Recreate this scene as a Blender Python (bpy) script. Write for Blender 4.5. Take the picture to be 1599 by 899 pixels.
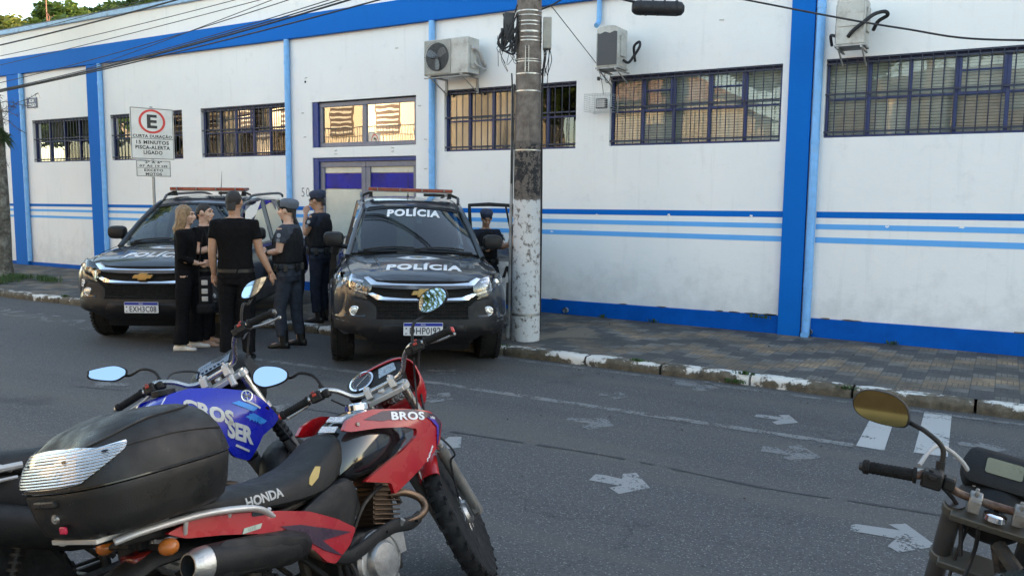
import bpy, bmesh, math, random
from mathutils import Vector, Matrix, Euler
from mathutils.bvhtree import BVHTree
random.seed(7)
R = math.radians
for o in list(bpy.data.objects): bpy.data.objects.remove(o)
SC = bpy.context.scene
COL = SC.collection

# ---------------------------------------------------------------- camera
CAM_YAW, CAM_PITCH, CAM_ROLL, CAM_H = R(121.2), R(-6.25), R(0.6), 1.82
_f = Vector((math.cos(CAM_YAW)*math.cos(CAM_PITCH), math.sin(CAM_YAW)*math.cos(CAM_PITCH), math.sin(CAM_PITCH)))
_r0 = Vector((math.sin(CAM_YAW), -math.cos(CAM_YAW), 0)); _u0 = _r0.cross(_f)
_r = _r0*math.cos(CAM_ROLL)+_u0*math.sin(CAM_ROLL); _u = _u0*math.cos(CAM_ROLL)-_r0*math.sin(CAM_ROLL)
cd = bpy.data.cameras.new('camera'); cam = bpy.data.objects.new('camera', cd); COL.objects.link(cam)
cam.matrix_world = Matrix(((_r.x, _u.x, -_f.x, 0), (_r.y, _u.y, -_f.y, 0), (_r.z, _u.z, -_f.z, CAM_H), (0, 0, 0, 1)))
cd.sensor_width = 36; cd.lens = 28.59; cd.clip_start = .05; cd.clip_end = 2000
SC.camera = cam

# ---------------------------------------------------------------- light
SUN_DIR = Vector((.66, .75, .235)).normalized()          # towards the sun, low behind the police station
w = bpy.data.worlds.new('World'); SC.world = w; w.use_nodes = True
nt = w.node_tree; bg = nt.nodes['Background']
sk = nt.nodes.new('ShaderNodeTexSky'); sk.sky_type = 'NISHITA'; sk.sun_disc = False
sk.sun_elevation = math.asin(SUN_DIR.z); sk.sun_rotation = math.atan2(SUN_DIR.x, SUN_DIR.y)
sk.air_density = 1.0; sk.dust_density = 1.2; sk.ozone_density = 1.5
wb = nt.nodes.new('ShaderNodeMix'); wb.data_type = 'RGBA'; wb.blend_type = 'MULTIPLY'; wb.inputs[0].default_value = 1; wb.inputs[7].default_value = (1.13, .985, .84, 1)   # the camera's white balance for shade
nt.links.new(sk.outputs[0], wb.inputs[6]); nt.links.new(wb.outputs[2], bg.inputs[0]); bg.inputs[1].default_value = .15
sd = bpy.data.lights.new('sun', 'SUN'); sd.energy = 3.2; sd.angle = R(.5); sd.color = (1, .82, .6)
so = bpy.data.objects.new('sun', sd); COL.objects.link(so); so.rotation_euler = SUN_DIR.to_track_quat('Z', 'Y').to_euler()
SC.view_settings.view_transform = 'Standard'; SC.view_settings.look = 'None'; SC.view_settings.gamma = 1
SC.view_settings.use_curve_mapping = False
SC.view_settings.exposure = 2.58

# ---------------------------------------------------------------- materials
def newmat(name):
    m = bpy.data.materials.new(name); m.use_nodes = True
    return m, m.node_tree, m.node_tree.nodes['Principled BSDF']
def N(nt, t, **k):
    n = nt.nodes.new(t)
    for a, b in k.items():
        if a.startswith('i_'):
            key = a[2:]
            n.inputs[int(key) if key.isdigit() else key.replace('_', ' ')].default_value = b
        else: setattr(n, a, b)
    return n
def ramp(nt, fac, stops, interp='LINEAR'):
    n = nt.nodes.new('ShaderNodeValToRGB'); n.color_ramp.interpolation = interp
    while len(n.color_ramp.elements) < len(stops): n.color_ramp.elements.new(.5)
    for e, (p, c) in zip(n.color_ramp.elements, stops):
        e.position = p; e.color = tuple(c)+(1,) if len(c) == 3 else c
    nt.links.new(fac, n.inputs[0]); return n
def mixc(nt, fac, a, b, mode='MIX'):
    n = nt.nodes.new('ShaderNodeMix'); n.data_type = 'RGBA'; n.blend_type = mode
    for sock, v in ((n.inputs[0], fac), (n.inputs[6], a), (n.inputs[7], b)):
        if isinstance(v, bpy.types.NodeSocket): nt.links.new(v, sock)
        else: sock.default_value = v if not isinstance(v, tuple) else (tuple(v)+(1,) if len(v) == 3 else v)
    return n.outputs[2]
def objco(nt):
    return N(nt, 'ShaderNodeTexCoord').outputs['Object']
def noise(nt, co, scale, detail=4, rough=.55):
    n = N(nt, 'ShaderNodeTexNoise'); n.inputs['Scale'].default_value = scale; n.inputs['Detail'].default_value = detail
    n.inputs['Roughness'].default_value = rough; nt.links.new(co, n.inputs['Vector']); return n.outputs['Fac']
_mc = {}
def mat(name, col, rough=.6, metal=0, var=.12, vscale=12, bump=0, bscale=60, coat=0, dirt=0, dirtcol=(.06, .05, .04), rvar=.1, spec=.5, **kw):
    key = name
    if key in _mc: return _mc[key]
    m, nt, b = newmat(name); L = nt.links
    co = objco(nt); nz = noise(nt, co, vscale)
    lo = tuple(c*(1-var) for c in col); hi = tuple(min(1, c*(1+var)) for c in col)
    c = ramp(nt, nz, [(.3, lo), (.7, hi)]).outputs[0]
    if dirt:
        d = ramp(nt, noise(nt, co, vscale*.5, 6, .7), [(.62-dirt*.4, (0, 0, 0)), (.80-dirt*.2, (1, 1, 1))]).outputs[0]
        mm = N(nt, 'ShaderNodeMath', operation='MULTIPLY'); L.new(d, mm.inputs[0]); mm.inputs[1].default_value = min(1, .5+dirt)
        c = mixc(nt, mm.outputs[0], c, dirtcol)
    L.new(c, b.inputs['Base Color'])
    rr = N(nt, 'ShaderNodeMapRange'); L.new(noise(nt, co, vscale*2.3), rr.inputs[0]); rr.inputs[1].default_value = .3; rr.inputs[2].default_value = .7
    rr.inputs[3].default_value = max(.02, rough-rvar*rough*2); rr.inputs[4].default_value = min(1, rough+rvar*rough*2); L.new(rr.outputs[0], b.inputs['Roughness'])
    b.inputs['Metallic'].default_value = metal; b.inputs['Specular IOR Level'].default_value = spec
    if coat: b.inputs['Coat Weight'].default_value = coat; b.inputs['Coat Roughness'].default_value = .06
    if bump:
        bp = N(nt, 'ShaderNodeBump'); bp.inputs['Strength'].default_value = bump; bp.inputs['Distance'].default_value = .01
        L.new(noise(nt, co, bscale, 5), bp.inputs['Height']); L.new(bp.outputs[0], b.inputs['Normal'])
    for k, v in kw.items(): b.inputs[k.replace('_', ' ')].default_value = v
    _mc[key] = m; return m
def glassmat(name, tint=(.85, .9, .92), refl=1.0, f0=.04, rough=.0):
    m = bpy.data.materials.new(name); m.use_nodes = True; nt = m.node_tree; L = nt.links
    nt.nodes.remove(nt.nodes['Principled BSDF']); out = nt.nodes['Material Output']
    tr = N(nt, 'ShaderNodeBsdfTransparent'); tr.inputs[0].default_value = tint+(1,)
    gl = N(nt, 'ShaderNodeBsdfGlossy'); gl.inputs['Roughness'].default_value = rough
    lw = N(nt, 'ShaderNodeFresnel'); lw.inputs['IOR'].default_value = 1.5
    mr = N(nt, 'ShaderNodeMath', operation='MULTIPLY_ADD'); L.new(lw.outputs[0], mr.inputs[0]); mr.inputs[1].default_value = refl; mr.inputs[2].default_value = f0; mr.use_clamp = True
    bp = N(nt, 'ShaderNodeBump'); bp.inputs['Strength'].default_value = .05; bp.inputs['Distance'].default_value = .02
    L.new(noise(nt, objco(nt), 1.7, 2), bp.inputs['Height']); L.new(bp.outputs[0], gl.inputs['Normal'])
    mx = N(nt, 'ShaderNodeMixShader'); L.new(mr.outputs[0], mx.inputs[0]); L.new(tr.outputs[0], mx.inputs[1]); L.new(gl.outputs[0], mx.inputs[2])
    L.new(mx.outputs[0], out.inputs[0]); return m

# ---------------------------------------------------------------- mesh tools
def finish(bm, name, m, parent=None, smooth=True, ang=35, bevel=0, M=None, doubles=0):
    if doubles: bmesh.ops.remove_doubles(bm, verts=bm.verts, dist=doubles)
    if M is not None: bm.transform(M)
    bm.normal_update()
    if smooth:
        for f in bm.faces: f.smooth = True
        for e in bm.edges:
            if len(e.link_faces) == 2 and e.calc_face_angle(0) > R(ang): e.smooth = False
    me = bpy.data.meshes.new(name); bm.to_mesh(me); bm.free()
    for mm in (m if isinstance(m, (list, tuple)) else [m]): me.materials.append(mm)
    o = bpy.data.objects.new(name, me); COL.objects.link(o)
    if parent is not None: o.parent = parent
    if bevel:
        bv = o.modifiers.new('bevel', 'BEVEL'); bv.width = bevel; bv.segments = 2; bv.limit_method = 'ANGLE'; bv.angle_limit = R(40); bv.harden_normals = False
    return o
class MB:
    """collects shapes into one mesh"""
    def __init__(s): s.bm = bmesh.new(); s.mi = 0
    def _f(s, vs):
        try: f = s.bm.faces.new(vs); f.material_index = s.mi; return f
        except ValueError: return None
    def box(s, c, d, rot=None, taper=1):
        x, y, z = [q/2 for q in d]; M = (rot.to_matrix() if rot else Matrix.Identity(3)); c = Vector(c)
        v = [s.bm.verts.new(c+M@Vector((a*x*(taper if k > 0 else 1), b*y*(taper if k > 0 else 1), k*z))) for k in (-1, 1) for a, b in ((-1, -1), (1, -1), (1, 1), (-1, 1))]
        for q in ((3, 2, 1, 0), (4, 5, 6, 7), (0, 1, 5, 4), (1, 2, 6, 5), (2, 3, 7, 6), (3, 0, 4, 7)): s._f([v[i] for i in q])
        return s
    def b2(s, x0, x1, y0, y1, z0, z1): return s.box(((x0+x1)/2, (y0+y1)/2, (z0+z1)/2), (abs(x1-x0), abs(y1-y0), abs(z1-z0)))
    def quad(s, *p): s._f([s.bm.verts.new(q) for q in p]); return s
    def loft(s, rings, close=True, cap=True):
        vr = [[s.bm.verts.new(p) for p in r] for r in rings]; n = len(vr[0])
        for a, b in zip(vr, vr[1:]):
            for i in range(n if close else n-1): s._f([a[i], a[(i+1) % n], b[(i+1) % n], b[i]])
        if cap and close: s._f(vr[0][::-1]); s._f(vr[-1])
        return s
    def tube(s, pts, r, n=10, cap=True, sq=None):
        pts = [Vector(p) for p in pts]; rings = []; up = None
        for i, p in enumerate(pts):
            t = (pts[min(i+1, len(pts)-1)]-pts[max(i-1, 0)])
            if t.length < 1e-9: t = Vector((0, 0, 1))
            t.normalize()
            if up is None:
                up = Vector((0, 0, 1)) if abs(t.z) < .9 else Vector((1, 0, 0))
            a = up-t*up.dot(t)
            if a.length < 1e-4: a = t.orthogonal()
            a.normalize(); up = a; b = t.cross(a)
            rr = r[i] if isinstance(r, list) else r
            ra, rb = rr if isinstance(rr, (list, tuple)) else (rr, rr)
            rings.append([p+a*math.cos(k*2*math.pi/n)*ra+b*math.sin(k*2*math.pi/n)*rb for k in range(n)])
        return s.loft(rings, True, cap)
    def curve(s, pts, r, n=10, sub=5):
        return s.tube(catmull(pts, sub), r, n)
    def lathe(s, prof, n=24, M=None):
        M = M or Matrix.Identity(4)
        rings = [[M@Vector((r*math.cos(k*2*math.pi/n), r*math.sin(k*2*math.pi/n), z)) for k in range(n)] for r, z in prof]
        return s.loft(rings, True, True)
    def ell(s, c, d, n=16, m=10, rot=None):
        M = rot.to_matrix() if rot else Matrix.Identity(3); c = Vector(c); rings = []
        for j in range(1, m):
            a = math.pi*j/m
            rings.append([c+M@Vector((d[0]*math.sin(a)*math.cos(k*2*math.pi/n), d[1]*math.sin(a)*math.sin(k*2*math.pi/n), -d[2]*math.cos(a))) for k in range(n)])
        return s.loft(rings)
    def prism(s, poly, f, t0=0, t1=.02):
        a = [s.bm.verts.new(f(u, v, t1)) for u, v in poly]; b = [s.bm.verts.new(f(u, v, t0)) for u, v in poly]
        s._f(a); s._f(b[::-1]); n = len(poly)
        for i in range(n): s._f([b[i], b[(i+1) % n], a[(i+1) % n], a[i]])
        return s
    def add_bm(s, b2):
        me = bpy.data.meshes.new('t'); b2.to_mesh(me); b2.free(); s.bm.from_mesh(me); bpy.data.meshes.remove(me); return s
    def build(s, name, m, parent=None, **k):
        bmesh.ops.recalc_face_normals(s.bm, faces=s.bm.faces)
        return finish(s.bm, name, m, parent, **k)
def catmull(pts, sub=6, closed=False):
    P = [Vector(p) for p in pts]; out = []; n = len(P)
    rng = range(n if closed else n-1)
    for i in rng:
        if closed: p0, p1, p2, p3 = P[i-1], P[i], P[(i+1) % n], P[(i+2) % n]
        else: p0, p1, p2, p3 = P[max(i-1, 0)], P[i], P[i+1], P[min(i+2, n-1)]
        for k in range(sub):
            t = k/sub
            out.append(.5*((2*p1)+(p2-p0)*t+(2*p0-5*p1+4*p2-p3)*t*t+(3*p1-p0-3*p2+p3)*t**3))
    if not closed: out.append(P[-1])
    return out
def c2(pts, sub=4):
    """smooth closed 2d outline"""
    return [(p.x, p.y) for p in catmull([(a, b, 0) for a, b in pts], sub, True)]
def round_poly(pts, r=.01, n=4):
    """round the corners of a 2d polygon"""
    out = []; m = len(pts)
    for i in range(m):
        p0, p1, p2 = Vector(pts[i-1]), Vector(pts[i]), Vector(pts[(i+1) % m])
        a = (p0-p1); b = (p2-p1); q = min(r, a.length*.45, b.length*.45); a = a.normalized()*q; b = b.normalized()*q
        for k in range(n+1):
            t = k/n; v = (p1+a)*(1-t)**2+p1*2*t*(1-t)+(p1+b)*t*t; out.append((v.x, v.y))
    return out
def _grid(bm, g):
    xs = [v.co.x for v in bm.verts]; ys = [v.co.y for v in bm.verts]
    for ax, lo, hi in ((0, min(xs), max(xs)), (1, min(ys), max(ys))):
        k = math.floor(lo/g)+1
        while k*g < hi:
            co = [0, 0, 0]; no = [0, 0, 0]; co[ax] = k*g; no[ax] = 1
            bmesh.ops.bisect_plane(bm, geom=bm.verts[:]+bm.edges[:]+bm.faces[:], plane_co=co, plane_no=no, dist=1e-6); k += 1
def _dseg(p, a, b):
    ab = b-a; t = max(0, min(1, (p-a).dot(ab)/max(ab.length_squared, 1e-12))); return (p-a-ab*t).length
def patch(outline, f, t0=0, t1=.01, g=.05, puff=0, pw=.03, mb=None):
    """a plate with the 2d outline, laid through f(u,v,t) with thickness t0..t1"""
    bm = bmesh.new(); vs = [bm.verts.new((u, v, 0)) for u, v in outline]; bm.faces.new(vs)
    if g: _grid(bm, g)
    return _shell(bm, f, t0, t1, puff, pw, outline, mb)
def _shell(bm, f, t0, t1, puff, pw, outline, mb):
    bm.normal_update()
    for fc in bm.faces:
        if fc.normal.z < 0: fc.normal_flip()
    out = mb or MB(); n = out.bm; top = {}; bot = {}
    ol = [Vector(p) for p in outline] if puff else None
    for v in bm.verts:
        h = t1
        if puff:
            p = Vector((v.co.x, v.co.y)); d = min(_dseg(p, ol[i-1], ol[i]) for i in range(len(ol))); q = min(1, d/pw); h += puff*math.sqrt(max(0, 1-(1-q)**2))
        top[v] = n.verts.new(f(v.co.x, v.co.y, h))
        if t0 is not None: bot[v] = n.verts.new(f(v.co.x, v.co.y, t0))
    for fc in bm.faces:
        out._f([top[v] for v in fc.verts])
        if t0 is not None: out._f([bot[v] for v in reversed(fc.verts)])
    if t0 is not None:
        for e in bm.edges:
            if len(e.link_faces) == 1:
                a, b = e.verts; out._f([bot[a], bot[b], top[b], top[a]])
    bm.free(); return out
def text_bm(s, w, h, bold=0, shear=0, cx=0, cy=0, space=1, g=None):
    cu = bpy.data.curves.new('t', 'FONT'); cu.body = s; cu.size = 1; cu.offset = bold; cu.shear = shear; cu.align_x = 'CENTER'; cu.align_y = 'CENTER'
    cu.space_character = space; cu.resolution_u = 3; cu.fill_mode = 'FRONT'
    o = bpy.data.objects.new('t', cu); COL.objects.link(o); dg = bpy.context.evaluated_depsgraph_get(); dg.update()
    me = bpy.data.meshes.new_from_object(o.evaluated_get(dg)); bm = bmesh.new(); bm.from_mesh(me)
    bpy.data.objects.remove(o); bpy.data.curves.remove(cu); bpy.data.meshes.remove(me)
    xs = [v.co.x for v in bm.verts]; ys = [v.co.y for v in bm.verts]
    x0, x1, y0, y1 = min(xs), max(xs), min(ys), max(ys)
    for v in bm.verts:
        v.co.x = cx+((v.co.x-x0)/(x1-x0)-.5)*w; v.co.y = cy+((v.co.y-y0)/(y1-y0)-.5)*h; v.co.z = 0
    if g: _grid(bm, g)
    return bm
def text(s, w, h, f, bold=.02, t0=None, t1=.003, g=None, mb=None, **k):
    return _shell(text_bm(s, w, h, bold, g=g, **k), f, t0, t1, 0, 0, None, mb)

# ---------------------------------------------------------------- objects
def tag(o, label=None, cat=None, group=None, kind=None):
    if label: o['label'] = label
    if cat: o['category'] = cat
    if group: o['group'] = group
    if kind: o['kind'] = kind
    return o
def thing(name, label, cat, loc=(0, 0, 0), rz=0, group=None, rot=None):
    o = bpy.data.objects.new(name, None); COL.objects.link(o); o.location = loc; o.rotation_euler = rot if rot else (0, 0, rz)
    o.empty_display_size = .2
    return tag(o, label, cat, group)
def struct(o): o['kind'] = 'structure'; return o
def kids(o): return [c for c in bpy.data.objects if c.parent == o]
def copy_tree(o, parent=None):
    c = o.copy(); COL.objects.link(c); c.parent = parent
    for ch in kids(o): copy_tree(ch, c)
    return c
# ================================================================ setting
WY = 10.9          # face of the police station wall
PV = .10           # pavement height
def kerbY(x): return 7.98+min(0, (x+3.5))*.038 if x < -3.5 else 7.98+(x+3.5)*.010
# ---- road
def asphalt():
    m, nt, b = newmat('asphalt'); L = nt.links; co = objco(nt)
    big = noise(nt, co, .35, 5, .6); fine = noise(nt, co, 260, 2, .5); mid = noise(nt, co, 28, 5, .65)
    mp = N(nt, 'ShaderNodeMapping'); mp.inputs['Scale'].default_value = (.12, 1.4, 1); L.new(co, mp.inputs[0]); streak = noise(nt, mp.outputs[0], 1.6, 5, .6)
    c = ramp(nt, mid, [(.3, (.046, .046, .047)), (.72, (.082, .082, .083))]).outputs[0]
    c = mixc(nt, ramp(nt, big, [(.42, (0, 0, 0)), (.68, (.5, .5, .5))]).outputs[0], c, (.085, .08, .074))
    c = mixc(nt, ramp(nt, streak, [(.5, (0, 0, 0)), (.75, (.5, .5, .5))]).outputs[0], c, (.034, .034, .036))
    vo = N(nt, 'ShaderNodeTexVoronoi'); vo.inputs['Scale'].default_value = 62; L.new(co, vo.inputs['Vector'])
    sp = ramp(nt, vo.outputs['Distance'], [(.18, (1, 1, 1)), (.34, (0, 0, 0))]).outputs[0]
    sel = ramp(nt, noise(nt, co, 43, 1), [(.40, (0, 0, 0)), (.50, (.9, .9, .9))]).outputs[0]
    c = mixc(nt, mixc(nt, 1.0, sp, sel, 'MULTIPLY'), c, (.20, .195, .185)); gr2 = ramp(nt, noise(nt, co, 60, 4, .85), [(.35, (.55, .55, .55)), (.65, (1.45, 1.45, 1.45))]).outputs[0]; c = mixc(nt, 1.0, c, gr2, 'MULTIPLY')
    oil = ramp(nt, noise(nt, co, 1.15, 3, .5), [(.66, (0, 0, 0)), (.74, (.55, .55, .55))]).outputs[0]
    c = mixc(nt, oil, c, (.022, .022, .024))
    vc = N(nt, 'ShaderNodeTexVoronoi'); vc.feature = 'DISTANCE_TO_EDGE'; vc.inputs['Scale'].default_value = .55; mpc = N(nt, 'ShaderNodeMapping'); L.new(co, mpc.inputs[0])
    nv = N(nt, 'ShaderNodeTexNoise'); nv.inputs['Scale'].default_value = 2.5; nv.inputs['Detail'].default_value = 5; L.new(co, nv.inputs['Vector']); av = N(nt, 'ShaderNodeVectorMath', operation='MULTIPLY_ADD'); L.new(nv.outputs['Color'], av.inputs[0]); av.inputs[1].default_value = (.9, .9, 0); L.new(co, av.inputs[2]); L.new(av.outputs[0], vc.inputs['Vector'])
    cr = ramp(nt, vc.outputs['Distance'], [(.0, (.6, .6, .6)), (.006, (0, 0, 0))]).outputs[0]; crs = mixc(nt, 1.0, cr, ramp(nt, noise(nt, co, .6, 3), [(.50, (0, 0, 0)), (.58, (1, 1, 1))]).outputs[0], 'MULTIPLY')
    c = mixc(nt, crs, c, (.018, .018, .019))
    warm = ramp(nt, noise(nt, mp.outputs[0], .9, 3, .5), [(.52, (0, 0, 0)), (.62, (.45, .45, .45))]).outputs[0]; c = mixc(nt, warm, c, (.098, .088, .074))
    L.new(c, b.inputs['Base Color']); b.inputs['Roughness'].default_value = .82
    bp = N(nt, 'ShaderNodeBump'); bp.inputs['Strength'].default_value = .55; bp.inputs['Distance'].default_value = .004
    L.new(noise(nt, co, 150, 3, .7), bp.inputs['Height']); L.new(bp.outputs[0], b.inputs['Normal']); return m
ASPH = asphalt()
mb = MB(); mb.quad((-600, -600, -.02), (600, -600, -.02), (600, 600, -.02), (-600, 600, -.02))
struct(mb.build('ground', mat('ground_soil', (.09, .085, .06), .9, vscale=.3)))
bm = bmesh.new(); bmesh.ops.create_grid(bm, x_segments=60, y_segments=4, size=1)
for v in bm.verts:
    x = v.co.x*45-10; y = .5+(v.co.y+1)/2*(kerbY(x)+.03-.5); v.co = Vector((x, y, 0))
struct(finish(bm, 'road', ASPH))
# ---- painted markings, each a thin sheet above the asphalt
def paint(name, wear, col=(.62, .62, .60)):
    m, nt, b = newmat(name); L = nt.links; co = objco(nt)
    nz = noise(nt, co, 42, 6, .75); n2 = noise(nt, co, 5, 4, .6)
    ad = N(nt, 'ShaderNodeMath', operation='ADD'); L.new(nz, ad.inputs[0]); L.new(n2, ad.inputs[1])
    f = ramp(nt, ad.outputs[0], [(wear, (0, 0, 0)), (wear+.07, (1, 1, 1))]).outputs[0]
    L.new(mixc(nt, noise(nt, co, 130, 2), col, tuple(c*.72 for c in col)), b.inputs['Base Color']); b.inputs['Roughness'].default_value = .7
    al = N(nt, 'ShaderNodeMath', operation='MULTIPLY'); L.new(f, al.inputs[0]); al.inputs[1].default_value = .80; L.new(al.outputs[0], b.inputs['Alpha']); return m
P_W = paint('road_paint', .84, (.36, .36, .35)); P_F = paint('road_paint_faded', .92, (.23, .23, .225)); P_O = paint('road_paint_worn', .96, (.26, .26, .25)); P_Z = paint('crossing_paint', .80, (.56, .56, .54))
ZM = .004
def sheet(name, polys, m, z=ZM):
    mb = MB()
    for p in polys:
        f = mb._f([mb.bm.verts.new((x, y, z)) for x, y in p])
    mb.bm.normal_update()
    for f in mb.bm.faces:
        if f.normal.z < 0: f.normal_flip()
    return struct(finish(mb.bm, name, m, smooth=False))
ARW = ([(-2.218, 4.652), (-2.238, 4.779), (-2.175, 4.794), (-2.042, 4.782), (-2.078, 4.882), (-2.009, 4.953), (-1.831, 4.724), (-1.948, 4.523), (-2.052, 4.581), (-2.009, 4.662)],
       [(-.665, 4.711), (-.672, 4.796), (-.639, 4.829), (-.42, 4.856), (-.482, 4.917), (-.406, 4.984), (-.231, 4.739), (-.387, 4.545), (-.458, 4.594), (-.424, 4.724)])
_an = 0
def arrow(cx, cy, ang, L=.45, m=None, s=1.0):
    global _an; a = ARW[_an % 2]; _an += 1; mx = sum(p[0] for p in a)/10; my = sum(p[1] for p in a)/10; k = L/.44
    c, q = math.cos(ang), math.sin(ang); j = lambda: random.uniform(-.008, .008)
    pts = [((x-mx)*k+j(), (y-my)*k+j()) for x, y in a]
    return sheet('road_arrow', [[(cx+c*x-q*y, cy+q*x+c*y) for x, y in pts]], m or P_W)
for cx, cy, an, L, m in ((-2.06, 4.75, 0, .44, P_W), (-.455, 4.78, 0, .44, P_W), (-1.27, 6.0, 2, .46, P_F), (-2.85, 5.93, 5, .42, P_F), (-3.06, 6.88, 4, .30, P_F),
        (-1.57, 6.9, -4, .36, P_W), (-.07, 6.96, 0, .36, P_F), (-7.28, 4.6, 200, .40, P_F), (-4.42, 5.9, 6, .42, P_O), (-5.0, 6.84, 3, .36, P_F), (-3.54, 4.8, -4, .42, P_W),
        (-6.3, 4.75, 190, .40, P_O), (-2.55, 7.72, 0, .5, P_F), (-.95, 7.7, 0, .3, P_F), (-5.2, 4.8, 184, .4, P_O)):
    arrow(cx, cy, R(an), L, m)
def strip(pts, w): 
    out = []
    for (x0, y0), (x1, y1) in zip(pts, pts[1:]):
        out.append([(x0, y0-w/2), (x1, y1-w/2), (x1, y1+w/2), (x0, y0+w/2)])
    return out
sheet('lane_line', strip([(-7.2, 6.2), (-6.8, 6.22), (-5.05, 6.36), (-.88, 6.44)], .10), P_O)
sheet('lane_line', strip([(-.22, 6.50), (.25, 6.50), (12, 6.7)], .09), P_F)
sheet('edge_line', strip([(-5.0, 7.80), (-3.9, 7.83), (.3, 7.84), (12, 7.98)], .07), P_F)
sheet('crossing_stripe', [[(-.88, 7.30), (-.70, 7.33), (-.665, 6.43), (-.86, 6.44)]], P_Z)
sheet('crossing_stripe', [[(-.51, 7.87), (-.30, 7.88), (-.255, 6.52), (-.475, 6.50)]], P_Z)
# words painted across the parking bay
for s, x, y in (('C', -14.3, 6.9), ('U', -13.75, 6.9), ('R', -13.2, 6.9), ('T', -14.9, 6.9),):
    pass
def ground_word(s, cx, cy, w, h, rz, m):
    f = lambda u, v, t: Vector((cx+u*math.cos(rz)-v*math.sin(rz), cy+u*math.sin(rz)+v*math.cos(rz), ZM))
    mb = text(s, w, h, f, bold=.012); return struct(finish(mb.bm, 'road_lettering', m, smooth=False))
ground_word('DURAÇÃO', -11.3, 6.62, 5.2, .62, 0, P_F)
# dark seam and tar smears
TAR = mat('tar_seam', (.030, .030, .032), .6, bump=.3)
sm = []
px = [(-7.5, 4.35), (-5.4, 4.9), (-3.9, 5.05), (-3.2, 5.12), (-2.2, 5.2), (-1.2, 5.15), (-.2, 5.25), (2, 5.3), (12, 5.2)]
rr = random.Random(3)
pl = [p for p in catmull([(a, b, 0) for a, b in px], 9)]
mb = MB()
for a, b in zip(pl, pl[1:]):
    if rr.random() < .18: continue
    w0 = rr.uniform(.006, .020); mb.quad((a.x, a.y-w0, .003), (b.x, b.y-w0, .003), (b.x, b.y+w0, .003), (a.x, a.y+w0, .003))
struct(mb.build('tar_seam', TAR))
# ---- kerb stones (far side) and near kerb
def kerbmat():
    m, nt, b = newmat('painted_kerb'); L = nt.links; co = objco(nt)
    n = noise(nt, co, 6, 7, .72); n2 = noise(nt, co, 1.1, 3, .5); ad = N(nt, 'ShaderNodeMath', operation='ADD'); L.new(n, ad.inputs[0]); L.new(n2, ad.inputs[1])
    geo = N(nt, 'ShaderNodeNewGeometry'); sx = N(nt, 'ShaderNodeSeparateXYZ'); L.new(geo.outputs['Normal'], sx.inputs[0])
    up = N(nt, 'ShaderNodeMath', operation='MULTIPLY_ADD'); L.new(sx.outputs['Z'], up.inputs[0]); up.inputs[1].default_value = .17; L.new(ad.outputs[0], up.inputs[2])
    f = ramp(nt, up.outputs[0], [(.535*2, (0, 0, 0)), (.57*2, (1, 1, 1))])
    sc = N(nt, 'ShaderNodeMath', operation='MULTIPLY'); sc.inputs[1].default_value = .5
    f.color_ramp.elements[0].position = .55; f.color_ramp.elements[1].position = .585
    L.new(up.outputs[0], sc.inputs[0]); L.new(sc.outputs[0], f.inputs[0])
    st = ramp(nt, noise(nt, co, 11, 6, .7), [(.3, (.045, .036, .026)), (.55, (.11, .09, .06)), (.75, (.17, .15, .12))]).outputs[0]
    L.new(mixc(nt, f.outputs[0], st, (.62, .60, .55)), b.inputs['Base Color']); b.inputs['Roughness'].default_value = .85
    bp = N(nt, 'ShaderNodeBump'); bp.inputs['Strength'].default_value = .8; bp.inputs['Distance'].default_value = .012; L.new(noise(nt, co, 25, 6, .7), bp.inputs['Height']); L.new(bp.outputs[0], b.inputs['Normal']); return m
KM = kerbmat(); rr = random.Random(5)
bm = MB(); x = -34
while x < 16:
    ln = rr.uniform(.75, 1.05); n = 8; rings = []
    for i in range(n+1):
        xx = x+.012+(ln-.024)*i/n; y = kerbY(xx); e = .014*math.sin(xx*2.3)+rr.uniform(-.005, .005); sh = .02 if i in (0, n) else 0
        rings.append([(xx, y+.01+e+sh, -.02), (xx, y+e+sh, .05), (xx, y+.004+e+sh, PV-.025-sh*.4+rr.uniform(-.004, .004)), (xx, y+.03+e+sh, PV+.006-sh*.5), (xx, y+.16, PV+.008-sh*.5), (xx, y+.19, PV-.02), (xx, y+.19, -.02)])
    bm.loft(rings); x += ln
struct(bm.build('kerb', KM, ang=50))
bm = MB(); x = -34
while x < 16:
    bm.b2(x, x+.98, .34, .5, -.02, .13); x += 1
struct(bm.build('near_kerb', KM, bevel=.015))
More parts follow.
